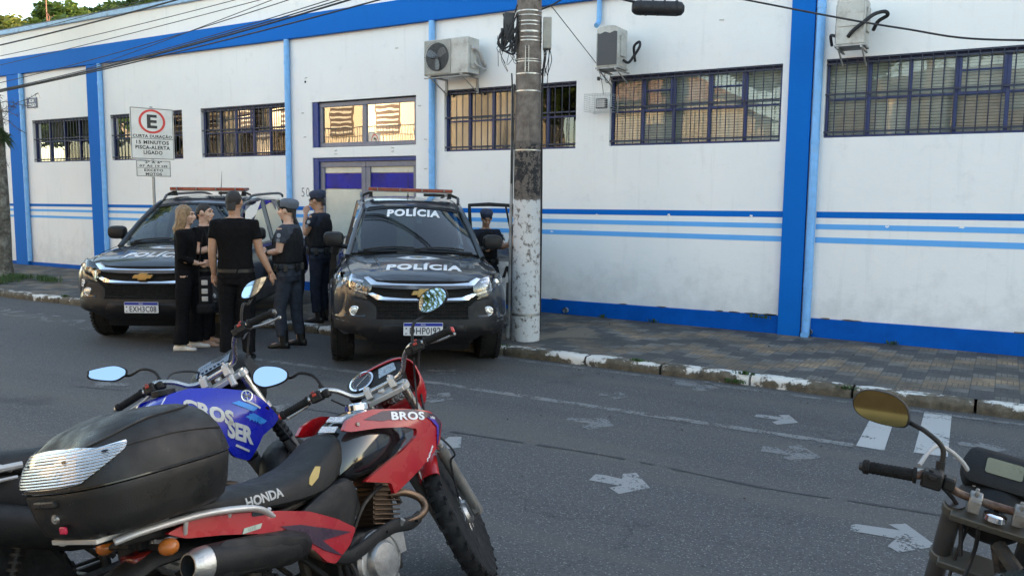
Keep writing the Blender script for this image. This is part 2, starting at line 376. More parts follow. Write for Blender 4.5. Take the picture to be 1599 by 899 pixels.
# ---- pavement with its wavy tile pattern
def pavemat():
    m, nt, b = newmat('pavement_tiles'); L = nt.links; co = objco(nt)
    sx = N(nt, 'ShaderNodeSeparateXYZ'); L.new(co, sx.inputs[0])
    def M2(op, a, bb, c=None):
        n = N(nt, 'ShaderNodeMath', operation=op)
        for i, v in enumerate((a, bb, c)):
            if v is None: continue
            if isinstance(v, bpy.types.NodeSocket): L.new(v, n.inputs[i])
            else: n.inputs[i].default_value = v
        return n.outputs[0]
    # tiles 20 cm; each takes one tone of a zigzag
    tx = M2('FLOOR', M2('MULTIPLY', sx.outputs['X'], 5), 0); ty = M2('FLOOR', M2('MULTIPLY', sx.outputs['Y'], 5), 0)
    zz = M2('PINGPONG', tx, 4.0); u = M2('ADD', ty, zz); k = M2('MODULO', M2('ADD', u, 600), 6.0); k = M2('DIVIDE', k, 6.0)
    tan = (.24, .175, .11); gr = (.17, .16, .145); dk = (.055, .058, .064)
    c = ramp(nt, k, [(0, dk), (.30, gr), (.46, tan), (.80, gr)], 'CONSTANT').outputs[0]
    wn = N(nt, 'ShaderNodeTexWhiteNoise'); cb_ = N(nt, 'ShaderNodeCombineXYZ'); L.new(tx, cb_.inputs[0]); L.new(ty, cb_.inputs[1]); L.new(cb_.outputs[0], wn.inputs[0]); c = mixc(nt, M2('MULTIPLY', wn.outputs['Value'], .45), c, (.09, .085, .075))
    # ribs cut in the tiles, turned in alternate tiles
    par = M2('MODULO', M2('ADD', M2('ADD', tx, ty), 600), 2.0)
    fx = M2('FRACT', M2('MULTIPLY', sx.outputs['X'], 20), 0); fy = M2('FRACT', M2('MULTIPLY', sx.outputs['Y'], 20), 0)
    gx = M2('LESS_THAN', fx, .16); gy = M2('LESS_THAN', fy, .16); g = M2('ADD', M2('MULTIPLY', gx, par), M2('MULTIPLY', gy, M2('SUBTRACT', 1.0, par)))
    jx = M2('LESS_THAN', M2('FRACT', M2('MULTIPLY', sx.outputs['X'], 5), 0), .05); jy = M2('LESS_THAN', M2('FRACT', M2('MULTIPLY', sx.outputs['Y'], 5), 0), .05)
    g = M2('MINIMUM', M2('ADD', g, M2('ADD', jx, jy)), 1.0)
    c = mixc(nt, M2('MULTIPLY', g, .65), c, (.022, .021, .02))
    d = ramp(nt, noise(nt, co, 1.6, 8, .72), [(.40, (0, 0, 0)), (.60, (1, 1, 1))]).outputs[0]
    c = mixc(nt, 1.0, c, ramp(nt, noise(nt, co, 4.5, 5, .7), [(.3, (.6, .6, .6)), (.7, (1.5, 1.45, 1.35))]).outputs[0], 'MULTIPLY')
    # west of the post the tiles are grimed over, and patched with mortar
    we = N(nt, 'ShaderNodeMapRange'); L.new(sx.outputs['X'], we.inputs[0]); we.inputs[1].default_value = -2.6; we.inputs[2].default_value = -5.0; we.inputs[3].default_value = .62; we.inputs[4].default_value = .90
    c = mixc(nt, M2('MULTIPLY', d, we.outputs[0]), c, (.040, .038, .034))
    p = ramp(nt, noise(nt, co, .9, 4, .5), [(.60, (0, 0, 0)), (.63, (.85, .85, .85))]).outputs[0]; pw = N(nt, 'ShaderNodeMapRange'); L.new(sx.outputs['X'], pw.inputs[0]); pw.inputs[1].default_value = -2.4; pw.inputs[2].default_value = -3.4
    c = mixc(nt, M2('MULTIPLY', p, pw.outputs[0]), c, (.17, .14, .10))
    L.new(c, b.inputs['Base Color']); b.inputs['Roughness'].default_value = .8
    bp = N(nt, 'ShaderNodeBump'); bp.inputs['Strength'].default_value = .5; bp.inputs['Distance'].default_value = .006; bp.invert = True; L.new(g, bp.inputs['Height'])
    b2 = N(nt, 'ShaderNodeBump'); b2.inputs['Strength'].default_value = .4; b2.inputs['Distance'].default_value = .01; L.new(noise(nt, co, 14, 6, .7), b2.inputs['Height']); L.new(bp.outputs[0], b2.inputs['Normal']); L.new(b2.outputs[0], b.inputs['Normal']); return m
PM = pavemat()
bm = bmesh.new(); bmesh.ops.create_grid(bm, x_segments=100, y_segments=12, size=1)
for v in bm.verts:
    x = v.co.x*25-9; t = (v.co.y+1)/2; y0 = kerbY(x)+.17; v.co = Vector((x, y0+t*(WY+.1-y0), PV+.006*math.sin(x*1.7+t*5)*math.sin(t*3.14)-.01*t))
struct(finish(bm, 'pavement', PM))
mb = MB(); mb.quad((-34, -3.2, .12), (16, -3.2, .12), (16, .36, .12), (-34, .36, .12)); struct(mb.build('near_pavement', mat('concrete_pavement', (.24, .23, .21), .85, bump=.4, vscale=3, dirt=.3)))
# weeds, grit
GREEN = mat('weed_green', (.045, .09, .02), .7, var=.4, vscale=30)
def tufts(name, spots, n, hmax, spread, label):
    rr = random.Random(11); mb = MB()
    for (x, y, z) in spots:
        for k in range(n):
            a = rr.uniform(0, 6.28); r = spread*rr.random(); px_, py_ = x+math.cos(a)*r*1.6, y+math.sin(a)*r*.5; h = hmax*rr.uniform(.4, 1); b = rr.uniform(0, 6.28); lean = rr.uniform(.2, .9)*h
            w_ = .006; d = Vector((math.cos(b), math.sin(b), 0)); s_ = Vector((-d.y, d.x, 0))*w_
            p0 = Vector((px_, py_, z)); p1 = p0+d*lean*.4+Vector((0, 0, h*.6)); p2 = p0+d*lean+Vector((0, 0, h))
            mb._f([mb.bm.verts.new(q) for q in (p0-s_, p0+s_, p1+s_, p1-s_)]); mb._f([mb.bm.verts.new(q) for q in (p1-s_, p1+s_, p2)])
    o = finish(mb.bm, name, GREEN, smooth=False); o['kind'] = 'stuff'; o['label'] = label; o['category'] = 'weeds'; return o
tufts('kerb_weeds', [(-2.22, 7.98, .02), (-2.15, 8.05, .1), (-1.2, 8.03, .08), (-3.3, 8.0, .02), (-3.28, 8.05, .1), (-13.5, 7.75, .1), (-.98, 8.03, .03), (-5.0, 8.05, .08)], 60, .045, .07, 'green weeds growing in the joints of the painted kerb')
tufts('grass', [(-17.6+random.uniform(-1.2, 1.6), 8.5+random.uniform(-.7, .6), .11) for _ in range(40)], 110, .11, .28, 'green grass round the foot of the street tree')
tufts('wall_weeds', [(-2.62, 10.72, .30), (-2.75, 10.74, .30), (-5.0, 10.83, .1), (-4.2, 10.83, .1), (-1.1, 10.83, .1), (-12.6, 10.8, .1)], 30, .06, .05, 'small weeds along the blue foot of the wall')
rr = random.Random(2); mb = MB()
for k in range(260):
    x = rr.uniform(-12, 3); y = rr.choice((rr.uniform(7.6, 7.95), rr.uniform(1.5, 7.9), rr.uniform(8.3, 10.6))); z = PV if y > 8.1 else 0; s = rr.uniform(.004, .014)
    if z == 0 and s > .011: s = .011
    mb.ell((x, y, z+s*.3), (s, s*rr.uniform(.5, 1), s*.45), 6, 4)
o = mb.build('grit', mat('grit', (.07, .06, .05), .9, vscale=40)); tag(o, 'small stones and dry litter scattered over the asphalt and pavement', 'grit', kind='stuff')
# ================================================================ police station
BX0, BX1 = -34., 30.  # right end carried on out of view so its shadow covers the street
def wallmat(name, base, stain=.5, spec=.4):
    m, nt, b = newmat(name); L = nt.links; co = objco(nt)
    c = ramp(nt, noise(nt, co, .5, 5, .6), [(.35, tuple(q*.95 for q in base)), (.65, base)]).outputs[0]
    mp = N(nt, 'ShaderNodeMapping'); mp.inputs['Scale'].default_value = (3.2, 1, .22); L.new(co, mp.inputs[0])
    dr = ramp(nt, noise(nt, mp.outputs[0], 2.2, 6, .65), [(.56, (0, 0, 0)), (.78, (.45*stain,)*3)]).outputs[0]
    c = mixc(nt, dr, c, tuple(q*.62 for q in base))
    # grime with its own ragged edge near the ground, scuffs in patches
    sx = N(nt, 'ShaderNodeSeparateXYZ'); L.new(co, sx.inputs[0])
    lo = N(nt, 'ShaderNodeMapRange'); L.new(sx.outputs['Z'], lo.inputs[0]); lo.inputs[1].default_value = .25; lo.inputs[2].default_value = 1.1; lo.inputs[3].default_value = .30; lo.inputs[4].default_value = 0
    ad = N(nt, 'ShaderNodeMath', operation='ADD'); L.new(noise(nt, co, 3.5, 7, .7), ad.inputs[0]); L.new(lo.outputs[0], ad.inputs[1])
    c = mixc(nt, ramp(nt, ad.outputs[0], [(.58, (0, 0, 0)), (.9, (.45*stain,)*3)]).outputs[0], c, tuple(q*.45 for q in base))
    L.new(c, b.inputs['Base Color']); b.inputs['Roughness'].default_value = .62; b.inputs['Specular IOR Level'].default_value = spec
    bp = N(nt, 'ShaderNodeBump'); bp.inputs['Strength'].default_value = .35; bp.inputs['Distance'].default_value = .012
    n1 = noise(nt, co, 7, 5, .6); n2 = noise(nt, co, 90, 3, .6); a2 = N(nt, 'ShaderNodeMath', operation='MULTIPLY_ADD'); L.new(n2, a2.inputs[0]); a2.inputs[1].default_value = .25; L.new(n1, a2.inputs[2])
    L.new(a2.outputs[0], bp.inputs['Height']); L.new(bp.outputs[0], b.inputs['Normal']); return m
WHITE = wallmat('white_wall_paint', (.80, .79, .77), .75); BLUE = wallmat('blue_wall_paint', (.001, .130, .50), .35, .12); LBLUE = wallmat('light_blue_paint', (.13, .40, .80), .4, .15)
BLUE2 = wallmat('base_blue_paint', (.001, .100, .46), .9, .1)
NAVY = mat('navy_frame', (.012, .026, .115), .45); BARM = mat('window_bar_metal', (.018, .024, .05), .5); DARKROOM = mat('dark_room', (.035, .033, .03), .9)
GREYF = mat('grey_metal_frame', (.16, .165, .21), .4, dirt=.2)
GLASS = glassmat('window_glass', (.62, .66, .66), 1.2, .03); GLASS2 = glassmat('reflective_film_glass', (.35, .37, .38), 2.2, .28)
GLASS3 = glassmat('clear_window_glass', (.86, .90, .89), 1.3, .03); BLIND = mat('blind_slats', (.66, .70, .68), .6); CURT = mat('curtain_cloth', (.50, .47, .42), .9, vscale=4); PIPE = mat('pipe_blue', (.17, .42, .78), .45, dirt=.15, dirtcol=(.2, .25, .3))
SOFF = mat('aluminium', (.5, .5, .5), .4, metal=.8)

st = thing('police_station', 'long white single storey police station with blue bands, pilasters and barred windows', 'building', (0, 0, 0))
WINS = [(-20.03, -17.63, 2.565, 3.555), (-16.93, -14.50, 2.565, 3.55), (-13.92, -11.55, 2.575, 3.545), (-7.92, -5.53, 2.57, 3.55), (-4.99, -2.58, 2.59, 3.575), (-2.05, .92, 2.62, 3.585), (3.2, 6.2, 2.62, 3.6), (-26.0, -23.6, 2.56, 3.55)]
DOORS = [(-10.87, -8.5, .10, 2.52), (-10.87, -8.5, 2.70, 3.51)]
HOLES = WINS+DOORS; TOP = 5.62; DP = .17
xs = sorted({BX0, BX1, *[h[i] for h in HOLES for i in (0, 1)], *[i*2.0 for i in range(-16, 15)]}); zs = sorted({-.1, 1.2, 2.0, TOP, *[h[i] for h in HOLES for i in (2, 3)]})
mb = MB(); vv = {}
def V(x, z):
    k = (round(x, 4), round(z, 4))
    if k not in vv: vv[k] = mb.bm.verts.new((x, WY, z))
    return vv[k]
for x0, x1 in zip(xs, xs[1:]):
    for z0, z1 in zip(zs, zs[1:]):
        cx, cz = (x0+x1)/2, (z0+z1)/2
        if any(h[0] < cx < h[1] and h[2] < cz < h[3] for h in HOLES): continue
        mb._f([V(x0, z0), V(x1, z0), V(x1, z1), V(x0, z1)])
for h in HOLES:
    x0, x1, z0, z1 = h; a = WY; b = WY+DP
    mb.quad((x0, a, z0), (x0, a, z1), (x0, b, z1), (x0, b, z0)); mb.quad((x1, a, z1), (x1, a, z0), (x1, b, z0), (x1, b, z1))
    mb.quad((x0, a, z1), (x1, a, z1), (x1, b, z1), (x0, b, z1)); mb.quad((x0, a, z0), (x0, b, z0), (x1, b, z0), (x1, a, z0))
# sides, back and top of the masonry
D = 14
mb.quad((BX0, WY, -.1), (BX0, WY, TOP), (BX0, WY+D, TOP), (BX0, WY+D, -.1)); mb.quad((BX1, WY, TOP), (BX1, WY, -.1), (BX1, WY+D, -.1), (BX1, WY+D, TOP))
mb.quad((BX0, WY+D, -.1), (BX0, WY+D, TOP), (BX1, WY+D, TOP), (BX1, WY+D, -.1)); mb.quad((BX0, WY, TOP), (BX1, WY, TOP), (BX1, WY+.25, TOP), (BX0, WY+.25, TOP))
mb.quad((BX0, WY+.25, TOP), (BX1, WY+.25, TOP), (BX1, WY+.25, TOP-.5), (BX0, WY+.25, TOP-.5)); mb.quad((BX0, WY+.25, TOP-.5), (BX1, WY+.25, TOP-.5), (BX1, WY+D, TOP-.02), (BX0, WY+D, TOP-.02))
finish(mb.bm, 'wall', WHITE, st, smooth=False)
mb = MB(); mb.b2(BX0, BX1, WY-.07, WY+.27, TOP+.002, TOP+.10); mb.build('coping', mat('coping_pale_blue', (.30, .48, .70), .6, dirt=.3), st, bevel=.008)
mb = MB(); mb.b2(BX0, BX1, WY-.03, WY+.3, TOP+.102, TOP+.135); mb.build('flashing', mat('flashing_dark', (.04, .05, .07), .5), st)
mb = MB(); mb.b2(BX0, BX1, WY-.085, WY-.002, 4.655, 5.05); mb.build('blue_band', BLUE, st, bevel=.006)
for (a, b) in ((-20.93, -20.39), (-17.64, -17.22), (-2.485, -2.20), (9.5, 9.9), (-28.2, -27.7)):
    mb = MB(); mb.b2(a, b, WY-.075, WY-.001, .0, 4.653); mb.build('pilaster', BLUE, st, bevel=.006)
# painted stripes and the blue foot, sheets 3 mm proud; they follow the slight slope of the street
def zst(x, z0, z1): return z0+(z1-z0)*(x+20.2)/20.36
SEG = [(BX0, -20.935), (-20.385, -17.645), (-17.215, -11.5), (-11.34, -10.875), (-8.495, -8.2), (-8.06, -2.49), (-2.08, 9.49), (9.91, BX1)]
for (z0a, z0b, z1a, z1b, m, nm) in ((1.52, 1.632, 1.582, 1.712, BLUE, 'blue_stripe'), (1.40, 1.485, 1.455, 1.552, LBLUE, 'light_blue_stripe'), (1.25, 1.31, 1.305, 1.383, LBLUE, 'light_blue_stripe')):
    for a, b in SEG:
        mb = MB(); mb.prism([(a, zst(a, z0a, z0b)), (b, zst(b, z0a, z0b)), (b, zst(b, z1a, z1b)), (a, zst(a, z1a, z1b))], lambda u, v, t: Vector((u, WY-t, v)), .0005, .003)
        mb.build(nm, m, st, smooth=False)
for a, b in SEG:
    mb = MB(); mb.prism([(a, -.05), (b, -.05), (b, zst(b, .17, .355)), (a, zst(a, .17, .355))], lambda u, v, t: Vector((u, WY-t, v)), .0005, .022)
    mb.build('blue_foot', BLUE2, st, smooth=False, bevel=.004)

# ---- windows
def window(h, cols, cover, glass=None, bars=True, sash=()):
    x0, x1, z0, z1 = h; yF = WY+.085; glass = glass or (GLASS3 if cover == 'blind' else GLASS)
    mb = MB(); fr = .035
    for a, b, c, d in ((x0, x1, z0, z0+fr), (x0, x1, z1-fr, z1), (x0, x0+fr, z0+fr, z1-fr), (x1-fr, x1, z0+fr, z1-fr)): mb.b2(a+.001, b-.001, yF-.02, yF+.03, c+.001, d-.001)
    zm = z0+(z1-z0)*.49
    for x in cols: mb.b2(x-.022, x+.022, yF-.018, yF+.028, z0+fr, z1-fr)
    ed = [x0+fr]+list(cols)+[x1-fr]
    for i, (a, b) in enumerate(zip(ed, ed[1:])):
        q = .018 if i in sash else .013
        mb.b2(a+.02, b-.02, yF-.012-(.02 if i in sash else 0), yF+.02, zm-q, zm+q)
        if i in sash: mb.b2(a+.02, b-.02, yF-.03, yF-.005, z1-.24, z1-.22); mb.b2(a+.022, a+.05, yF-.035, yF-.02, zm, z1-.04); mb.b2(b-.05, b-.022, yF-.035, yF-.02, zm, z1-.04)
    wn = mb.build('window', NAVY, st, bevel=.003)
    for (a, b) in zip(ed, ed[1:]):
        for (c, d) in ((z0+fr, zm-.014), (zm+.014, z1-fr)):
            mb = MB(); t = random.uniform(-.003, .003); s = random.uniform(-.003, .003); mb.quad((a+.015, yF+.012+t, c), (b-.015, yF+.012-t, c), (b-.015, yF+.012-t+s, d), (a+.015, yF+.012+t+s, d)); mb.build('pane', glass, wn, smooth=False)
    if bars:
        mb = MB(); n = int((x1-x0)/.115)
        for k in range(1, n): mb.tube([(x0+(x1-x0)*k/n, WY+.012, z0), (x0+(x1-x0)*k/n, WY+.012, z1)], .0075, 6)
        for z in (z0+.07, zm+.06, z1-.06): mb.b2(x0, x1, WY+.018, WY+.026, z-.011, z+.011)
        mb.b2(x0, x1, WY+.003, WY+.03, z1-.02, z1-.002); mb.build('security_bars', BARM, wn)
    mb = MB()
    if cover == 'blind':
        z = z0+.02
        while z < z1:
            mb.box(((x0+x1)/2, yF+.10, z), (x1-x0-.02, .002, .034), Euler((R(38), 0, 0))); z += .036
        mb.build('blind', BLIND, wn, smooth=False)
    elif cover:
        for (a, b) in cover:
            mb = MB(); n = 44; rings = []
            for i in range(n+1):
                x = a+(b-a)*i/n; y = yF+.11+.02*math.sin(i*1.3)+.01*math.sin(i*.5); rings.append([(x, y, z0), (x, y+.004*math.sin(i), (z0+z1)/2), (x, y, z1)])
            mb.loft(rings, close=False, cap=False); mb.build('curtain', CURT, wn)
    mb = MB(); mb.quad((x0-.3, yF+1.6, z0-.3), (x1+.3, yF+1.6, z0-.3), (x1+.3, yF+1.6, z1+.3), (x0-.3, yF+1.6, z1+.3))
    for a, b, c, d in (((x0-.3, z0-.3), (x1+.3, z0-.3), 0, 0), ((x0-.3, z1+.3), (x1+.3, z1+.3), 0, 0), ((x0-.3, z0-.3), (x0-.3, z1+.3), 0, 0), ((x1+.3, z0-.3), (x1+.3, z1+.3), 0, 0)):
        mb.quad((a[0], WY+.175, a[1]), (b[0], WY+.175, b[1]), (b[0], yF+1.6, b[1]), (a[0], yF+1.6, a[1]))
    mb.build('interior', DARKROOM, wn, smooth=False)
    return wn
def cols(h, n): return [h[0]+(h[1]-h[0])*k/n for k in range(1, n)]
window(WINS[0], cols(WINS[0], 4), [(-19.6, -19.1), (-18.3, -17.9)]); window(WINS[1], cols(WINS[1], 4), [(-16.9, -16.0)])
window(WINS[2], [-13.42, -12.98, -12.48, -12.03], [(-13.7, -13.0), (-12.4, -12.1)], sash=(2,)); window(WINS[3], [-7.47, -7.02, -6.52, -6.04], [(-7.9, -6.7)])
window(WINS[4], [-4.51, -4.05, -3.55, -3.06], 'blind', sash=(1, 3)); window(WINS[5], [-1.55, -1.1, -.61, -.09, .42], 'blind', sash=(3,)); window(WINS[6], cols(WINS[6], 6), 'blind'); window(WINS[7], cols(WINS[7], 4), [(-25.9, -25)])
# ---- transom window and the glazed double door
def framed(name, x0, x1, z0, z1, fr, panes, glass, y=WY+.09, m=GREYF):
    mb = MB()
    for a, b, c, d in ((x0, x1, z0, z0+fr), (x0, x1, z1-fr, z1), (x0, x0+fr, z0+fr, z1-fr), (x1-fr, x1, z0+fr, z1-fr)): mb.b2(a+.002, b-.002, y-.03, y+.04, c+.002, d-.002)
    ed = [x0+fr]+list(panes)+[x1-fr]
    for x in panes: mb.b2(x-fr*.6, x+fr*.6, y-.028, y+.038, z0+fr, z1-fr)
    o = mb.build(name, m, st, bevel=.004)
    for a, b in zip(ed, ed[1:]):
        q = MB(); q.quad((a+.01, y, z0+fr), (b-.01, y, z0+fr), (b-.01, y, z1-fr), (a+.01, y, z1-fr)); q.build('pane', glass, o, smooth=False)
    return o
NF = mat('blue_jamb', (.012, .035, .19), .5)
tr = framed('transom_window', -10.74, -8.51, 2.71, 3.49, .075, [-9.68], GLASS2)
mb = MB(); mb.b2(-10.868, -10.742, WY+.02, WY+.16, 2.705, 3.505); mb.build('blue_jamb', NF, tr)
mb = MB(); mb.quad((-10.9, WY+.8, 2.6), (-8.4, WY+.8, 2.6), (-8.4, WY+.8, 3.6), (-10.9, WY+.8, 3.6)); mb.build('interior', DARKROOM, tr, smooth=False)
dr = thing('x', None, None); bpy.data.objects.remove(dr)
jm = MB(); jm.b2(-10.868, -10.742, WY+.02, WY+.16, .12, 2.515); jm.b2(-10.742, -8.502, WY+.03, WY+.12, 2.45, 2.515); jm.build('door_frame', NF, st)
for x0, x1, in ((-10.74, -9.66), (-9.655, -8.505)):
    d = framed('entrance_door', x0, x1, .13, 2.448, .10, [], GLASS3)
    mb = MB(); mb.b2((x0+.1), x1-.1, WY+.075, WY+.105, 1.02, 1.10); mb.b2(x0+.1, x1-.1, WY+.10, WY+.108, 1.86, 2.12) if False else None; mb.build('door_rail', GREYF, d)
    mb = MB(); mb.quad((x0+.1, WY+.087, 1.97), (x1-.1, WY+.087, 1.97), (x1-.1, WY+.087, 2.24), (x0+.1, WY+.087, 2.24)); mb.build('blue_film', mat('blue_film', (.001, .010, .26), .3, vscale=2, var=.5, spec=.25), d, smooth=False)
    mb = MB(); mb.quad((x0+.1, WY+.087, 1.12), (x1-.1, WY+.087, 1.12), (x1-.1, WY+.087, 1.96), (x0+.1, WY+.087, 1.96)); mb.quad((x0+.1, WY+.087, 2.25), (x1-.1, WY+.087, 2.25), (x1-.1, WY+.087, 2.345), (x0+.1, WY+.087, 2.345)); mb.build('frosted_film', mat('frosted_film', (.52, .52, .45), .2, vscale=3), d, smooth=False)
    mb = MB(); mb.tube([(x1-.17 if x0 < -10 else x0+.17, WY+.02, .95), (x1-.17 if x0 < -10 else x0+.17, WY+.02, 1.35)], .014, 8); mb.build('handle', SOFF, d)
    if x0 > -10:
        RED = mat('film_red', (.45, .05, .04), .4); mb = MB()
        for r0, cx, cz in ((.055, -8.78, 2.15),):
            n = 20
            for k in range(n):
                a, b = 2*math.pi*k/n, 2*math.pi*(k+1)/n
                mb.quad(*[(cx+rr_*math.cos(t), WY+.094, cz+rr_*math.sin(t)) for rr_, t in ((r0, a), (r0, b), (r0*.8, b), (r0*.8, a))])
        mb.build('sticker', mat('sticker_brown', (.2, .07, .06), .5), d, smooth=False)
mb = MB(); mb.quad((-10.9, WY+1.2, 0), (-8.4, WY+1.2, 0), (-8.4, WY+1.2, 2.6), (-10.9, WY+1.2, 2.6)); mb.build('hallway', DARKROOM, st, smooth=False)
# ---- drain pipes (light blue), sleeves and clips
for x, z0 in ((-11.42, .10), (-8.13, .10), (-5.16, 4.30), (-2.13, .12), (-20.33, .14), (-17.16, .14), (9.96, .1)):
    mb = MB(); r = .052 if x not in (-5.16,) else .036
    mb.tube([(x, WY-.056, z0+.05), (x, WY-.056, 4.652)], r, 14)
    for z in (z0+.6, 2.55, 4.2):
        if z > z0+.1: mb.tube([(x, WY-.056, z), (x, WY-.056, z+.07)], r+.005, 14)
    if x == -5.16: mb.curve([(x, WY-.056, z0+.08), (x, WY-.08, z0+.02), (x+.0, WY-.15, z0-.03)], r, 12)
    elif x == -2.13: mb.curve([(x, WY-.056, z0+.1), (x, WY-.06, z0+.02), (x, WY-.13, z0-.0)], r, 12)
    mb.build('drain_pipe', PIPE, st)
for x in (-5.62, -2.09, -12.9):
    mb = MB(); mb.tube([(x, WY-.075, .155), (x, WY-.001, .155)], .042, 14, cap=False); mb.tube([(x, WY-.075, .155), (x, WY-.001, .155)], .034, 14, cap=False); mb.tube([(x, WY-.03, .155), (x, WY-.028, .155)], .033, 12); mb.build('weep_pipe', mat('pvc_grey', (.18, .22, .26), .6), st)
# house number, fixings, filler patches
mb = text('50', .20, .17, lambda u, v, t: Vector((-11.06+u, WY-t, 1.90+v)), bold=0, t0=.0005, t1=.004, space=1.3); mb.build('house_number', mat('number_grey', (.24, .25, .28), .5), st, smooth=False)
rr = random.Random(9)
for x, z in ((-11.1, 3.33), (-8.42, 3.33), (-11.05, 2.9), (-8.3, 2.78), (-10.3, 2.64), (-10.3, 2.58), (-9.0, 2.66), (-9.0, 2.6), (-8.9, 4.3), (-3.4, 4.2), (-11.0, 3.95), (-8.3, 2.3)):
    mb = MB(); mb.box((x, WY-.004, z), (.06, .012, .018), Euler((0, rr.uniform(-.2, .2), 0))); mb.build('filler_patch', mat('filler', (.5, .49, .47), .8), st, bevel=.003)
mb = MB(); mb.tube([(-11.02, WY-.003, 3.88), (-11.02, WY+.001, 3.88)], .022, 12); mb.build('wall_hole', mat('hole_black', (.01, .01, .01), .9), st)
# chips in the stripes
for x, z in [(-5.15, 1.60), (-4.05, 1.62), (-2.9, 1.63), (-3.15, 1.60), (-1.25, 1.53), (-.45, 1.54), (-7.2, 1.57), (-5.9, 1.33)]:
    mb = MB(); n = 9; pl = [(x+.03*rr.uniform(.4, 1.3)*math.cos(k*.7), z+.016*rr.uniform(.4, 1.2)*math.sin(k*.7)) for k in range(n)]; mb.prism(pl, lambda u, v, t: Vector((u, WY-t, v)), .001, .0045); mb.build('paint_chip', WHITE, st, smooth=False)
# splash of dark dirt and plaster loss along the foot
for k in range(26):
    mb = MB(); x = rr.choice((rr.uniform(-8, -2.6), rr.uniform(-2, 3), rr.uniform(-3.1, -2.5))); z = zst(x, .17, .355)
    pl = [(x+rr.uniform(.02, .11)*math.cos(q*.8), z+.004+rr.uniform(.003, .012)*math.sin(q*.8)) for q in range(8)]; mb.prism(pl, lambda u, v, t: Vector((u, WY-t, v)), .001, .026); mb.build('foot_dirt', mat('dirt_crust', (.10, .08, .06), .9, vscale=40), st, smooth=False)

# ================================================================ air conditioners
ACW = mat('ac_white', (.50, .49, .45), .5, dirt=.35, dirtcol=(.16, .13, .1)); ACD = mat('ac_dark', (.035, .036, .038), .6); ACG = mat('ac_grille_grey', (.085, .085, .09), .6, bump=.8, bscale=200, vscale=60)
BRK = mat('bracket_white', (.38, .37, .35), .5, dirt=.4); INS = mat('pipe_insulation', (.014, .014, .016), .7)
ac = thing('air_conditioner', 'wide beige air conditioner with round fan, upper wall left of the utility pole', 'air conditioner', (-7.57, WY-.45, 3.72), group='air conditioners on the wall')
mb = MB(); mb.b2(-.42, .42, 0, .31, 0, .54); mb.build('casing', ACW, ac, bevel=.012)
mb = MB(); mb.b2(-.40, .10, -.012, -.001, .015, .525); mb.build('front_panel', mat('ac_panel', (.30, .29, .26), .5), ac, bevel=.004)
mb = MB(); mb.tube([(-.15, -.02, .27), (-.15, -.0135, .27)], .215, 32); mb.build('fan_recess', ACD, ac)
mb = MB()
for k in range(3):
    a = k*2.09+.5
    f = lambda u, v, t, a=a: Vector((-.15+u*math.cos(a)-v*math.sin(a), -.026-v*.25-t, .27+u*math.sin(a)+v*math.cos(a)))
    patch(c2([(.02, -.02), (.10, -.05), (.18, -.03), (.19, .05), (.12, .07), (.03, .03)]), f, 0, .003, g=.03, mb=mb)
mb.ell((-.15, -.032, .27), (.035, .02, .035)); mb.build('fan', mat('fan_grey', (.13, .14, .15), .4), ac)
mb = MB()
for rr_ in (.215, .17, .125, .08, .04):
    mb.tube([(-.15+rr_*math.cos(t), -.062, .27+rr_*math.sin(t)) for t in [k*2*math.pi/36 for k in range(37)]], .0018, 5)
for k in range(4):
    a = k*math.pi/4; mb.tube([(-.15-.22*math.cos(a), -.060, .27-.22*math.sin(a)), (-.15+.22*math.cos(a), -.060, .27+.22*math.sin(a))], .002, 5)
mb.build('fan_guard', ACD, ac)
mb = MB()
for x in (-.30, .30): mb.b2(x-.018, x+.018, -.03, .45, -.03, -.003); mb.b2(x-.018, x+.018, .425, .45, -.26, -.03); mb.tube([(x, .0, -.03), (x, .44, -.24)], .011, 6)
mb.b2(-.42, .42, .0, .04, -.045, -.032); mb.build('bracket', BRK, ac)
mb = MB(); mb.curve([(.425, .10, .34), (.47, .08, .38), (.50, .18, .32), (.49, .30, .2), (.45, .42, .16)], .032, 10); mb.curve([(.425, .18, .20), (.46, .16, .14), (.48, .28, .10), (.46, .42, .1)], .018, 8); mb.build('hose', mat('hose_white', (.45, .44, .43), .6, bump=.8, bscale=30), ac)
mb = MB(); mb.b2(.423, .44, .06, .2, .08, .42); mb.build('valve_cover', ACW, ac)
def small_ac(loc, rz, label, front):
    t = thing('air_conditioner', label, 'air conditioner', loc, rz, 'air conditioners on the wall')
    mb = MB(); n = 12; prof = [(-.16, 0), (.16, 0), (.16, .50)]+[(.16*math.cos(a), .50+.05*math.sin(a)) for a in [math.pi*k/n for k in range(1, n)]]+[(-.16, .50)]
    mb.prism(prof, lambda u, v, tt: Vector((u, tt, v)), -.16, .16); mb.build('casing', ACW, t, bevel=.012)
    mb = MB(); wob = [(-.145, .02), (.145, .02), (.145, .455)]+[(.145-.29*k/8, .455+.012*math.sin(k*1.6)) for k in range(1, 8)]+[(-.145, .455)]
    if front: mb.prism(wob, lambda u, v, tt: Vector((u, -tt, v)), .158, .166)
    mb.prism(wob, lambda u, v, tt: Vector((-tt, u, v)), .158, .166); mb.build('coil_grille', ACG, t)
    mb = MB(); mb.b2(.1605, .185, -.09, .06, .14, .42); mb.build('side_cover', ACW, t, bevel=.006)
    mb = MB(); mb.b2(-.17, .17, -.17, .17, -.025, -.003)
    for x in (-.13, .13): mb.b2(x-.012, x+.012, -.17, .30, -.05, -.027); mb.tube([(x, -.10, -.05), (x, .30, -.20)], .010, 6)
    mb.build('bracket', BRK, t)
    return t
a2 = small_ac((-4.82, WY-.34, 3.63), 0, 'small upright air conditioner with dark grey coil just left above the middle barred window', True)
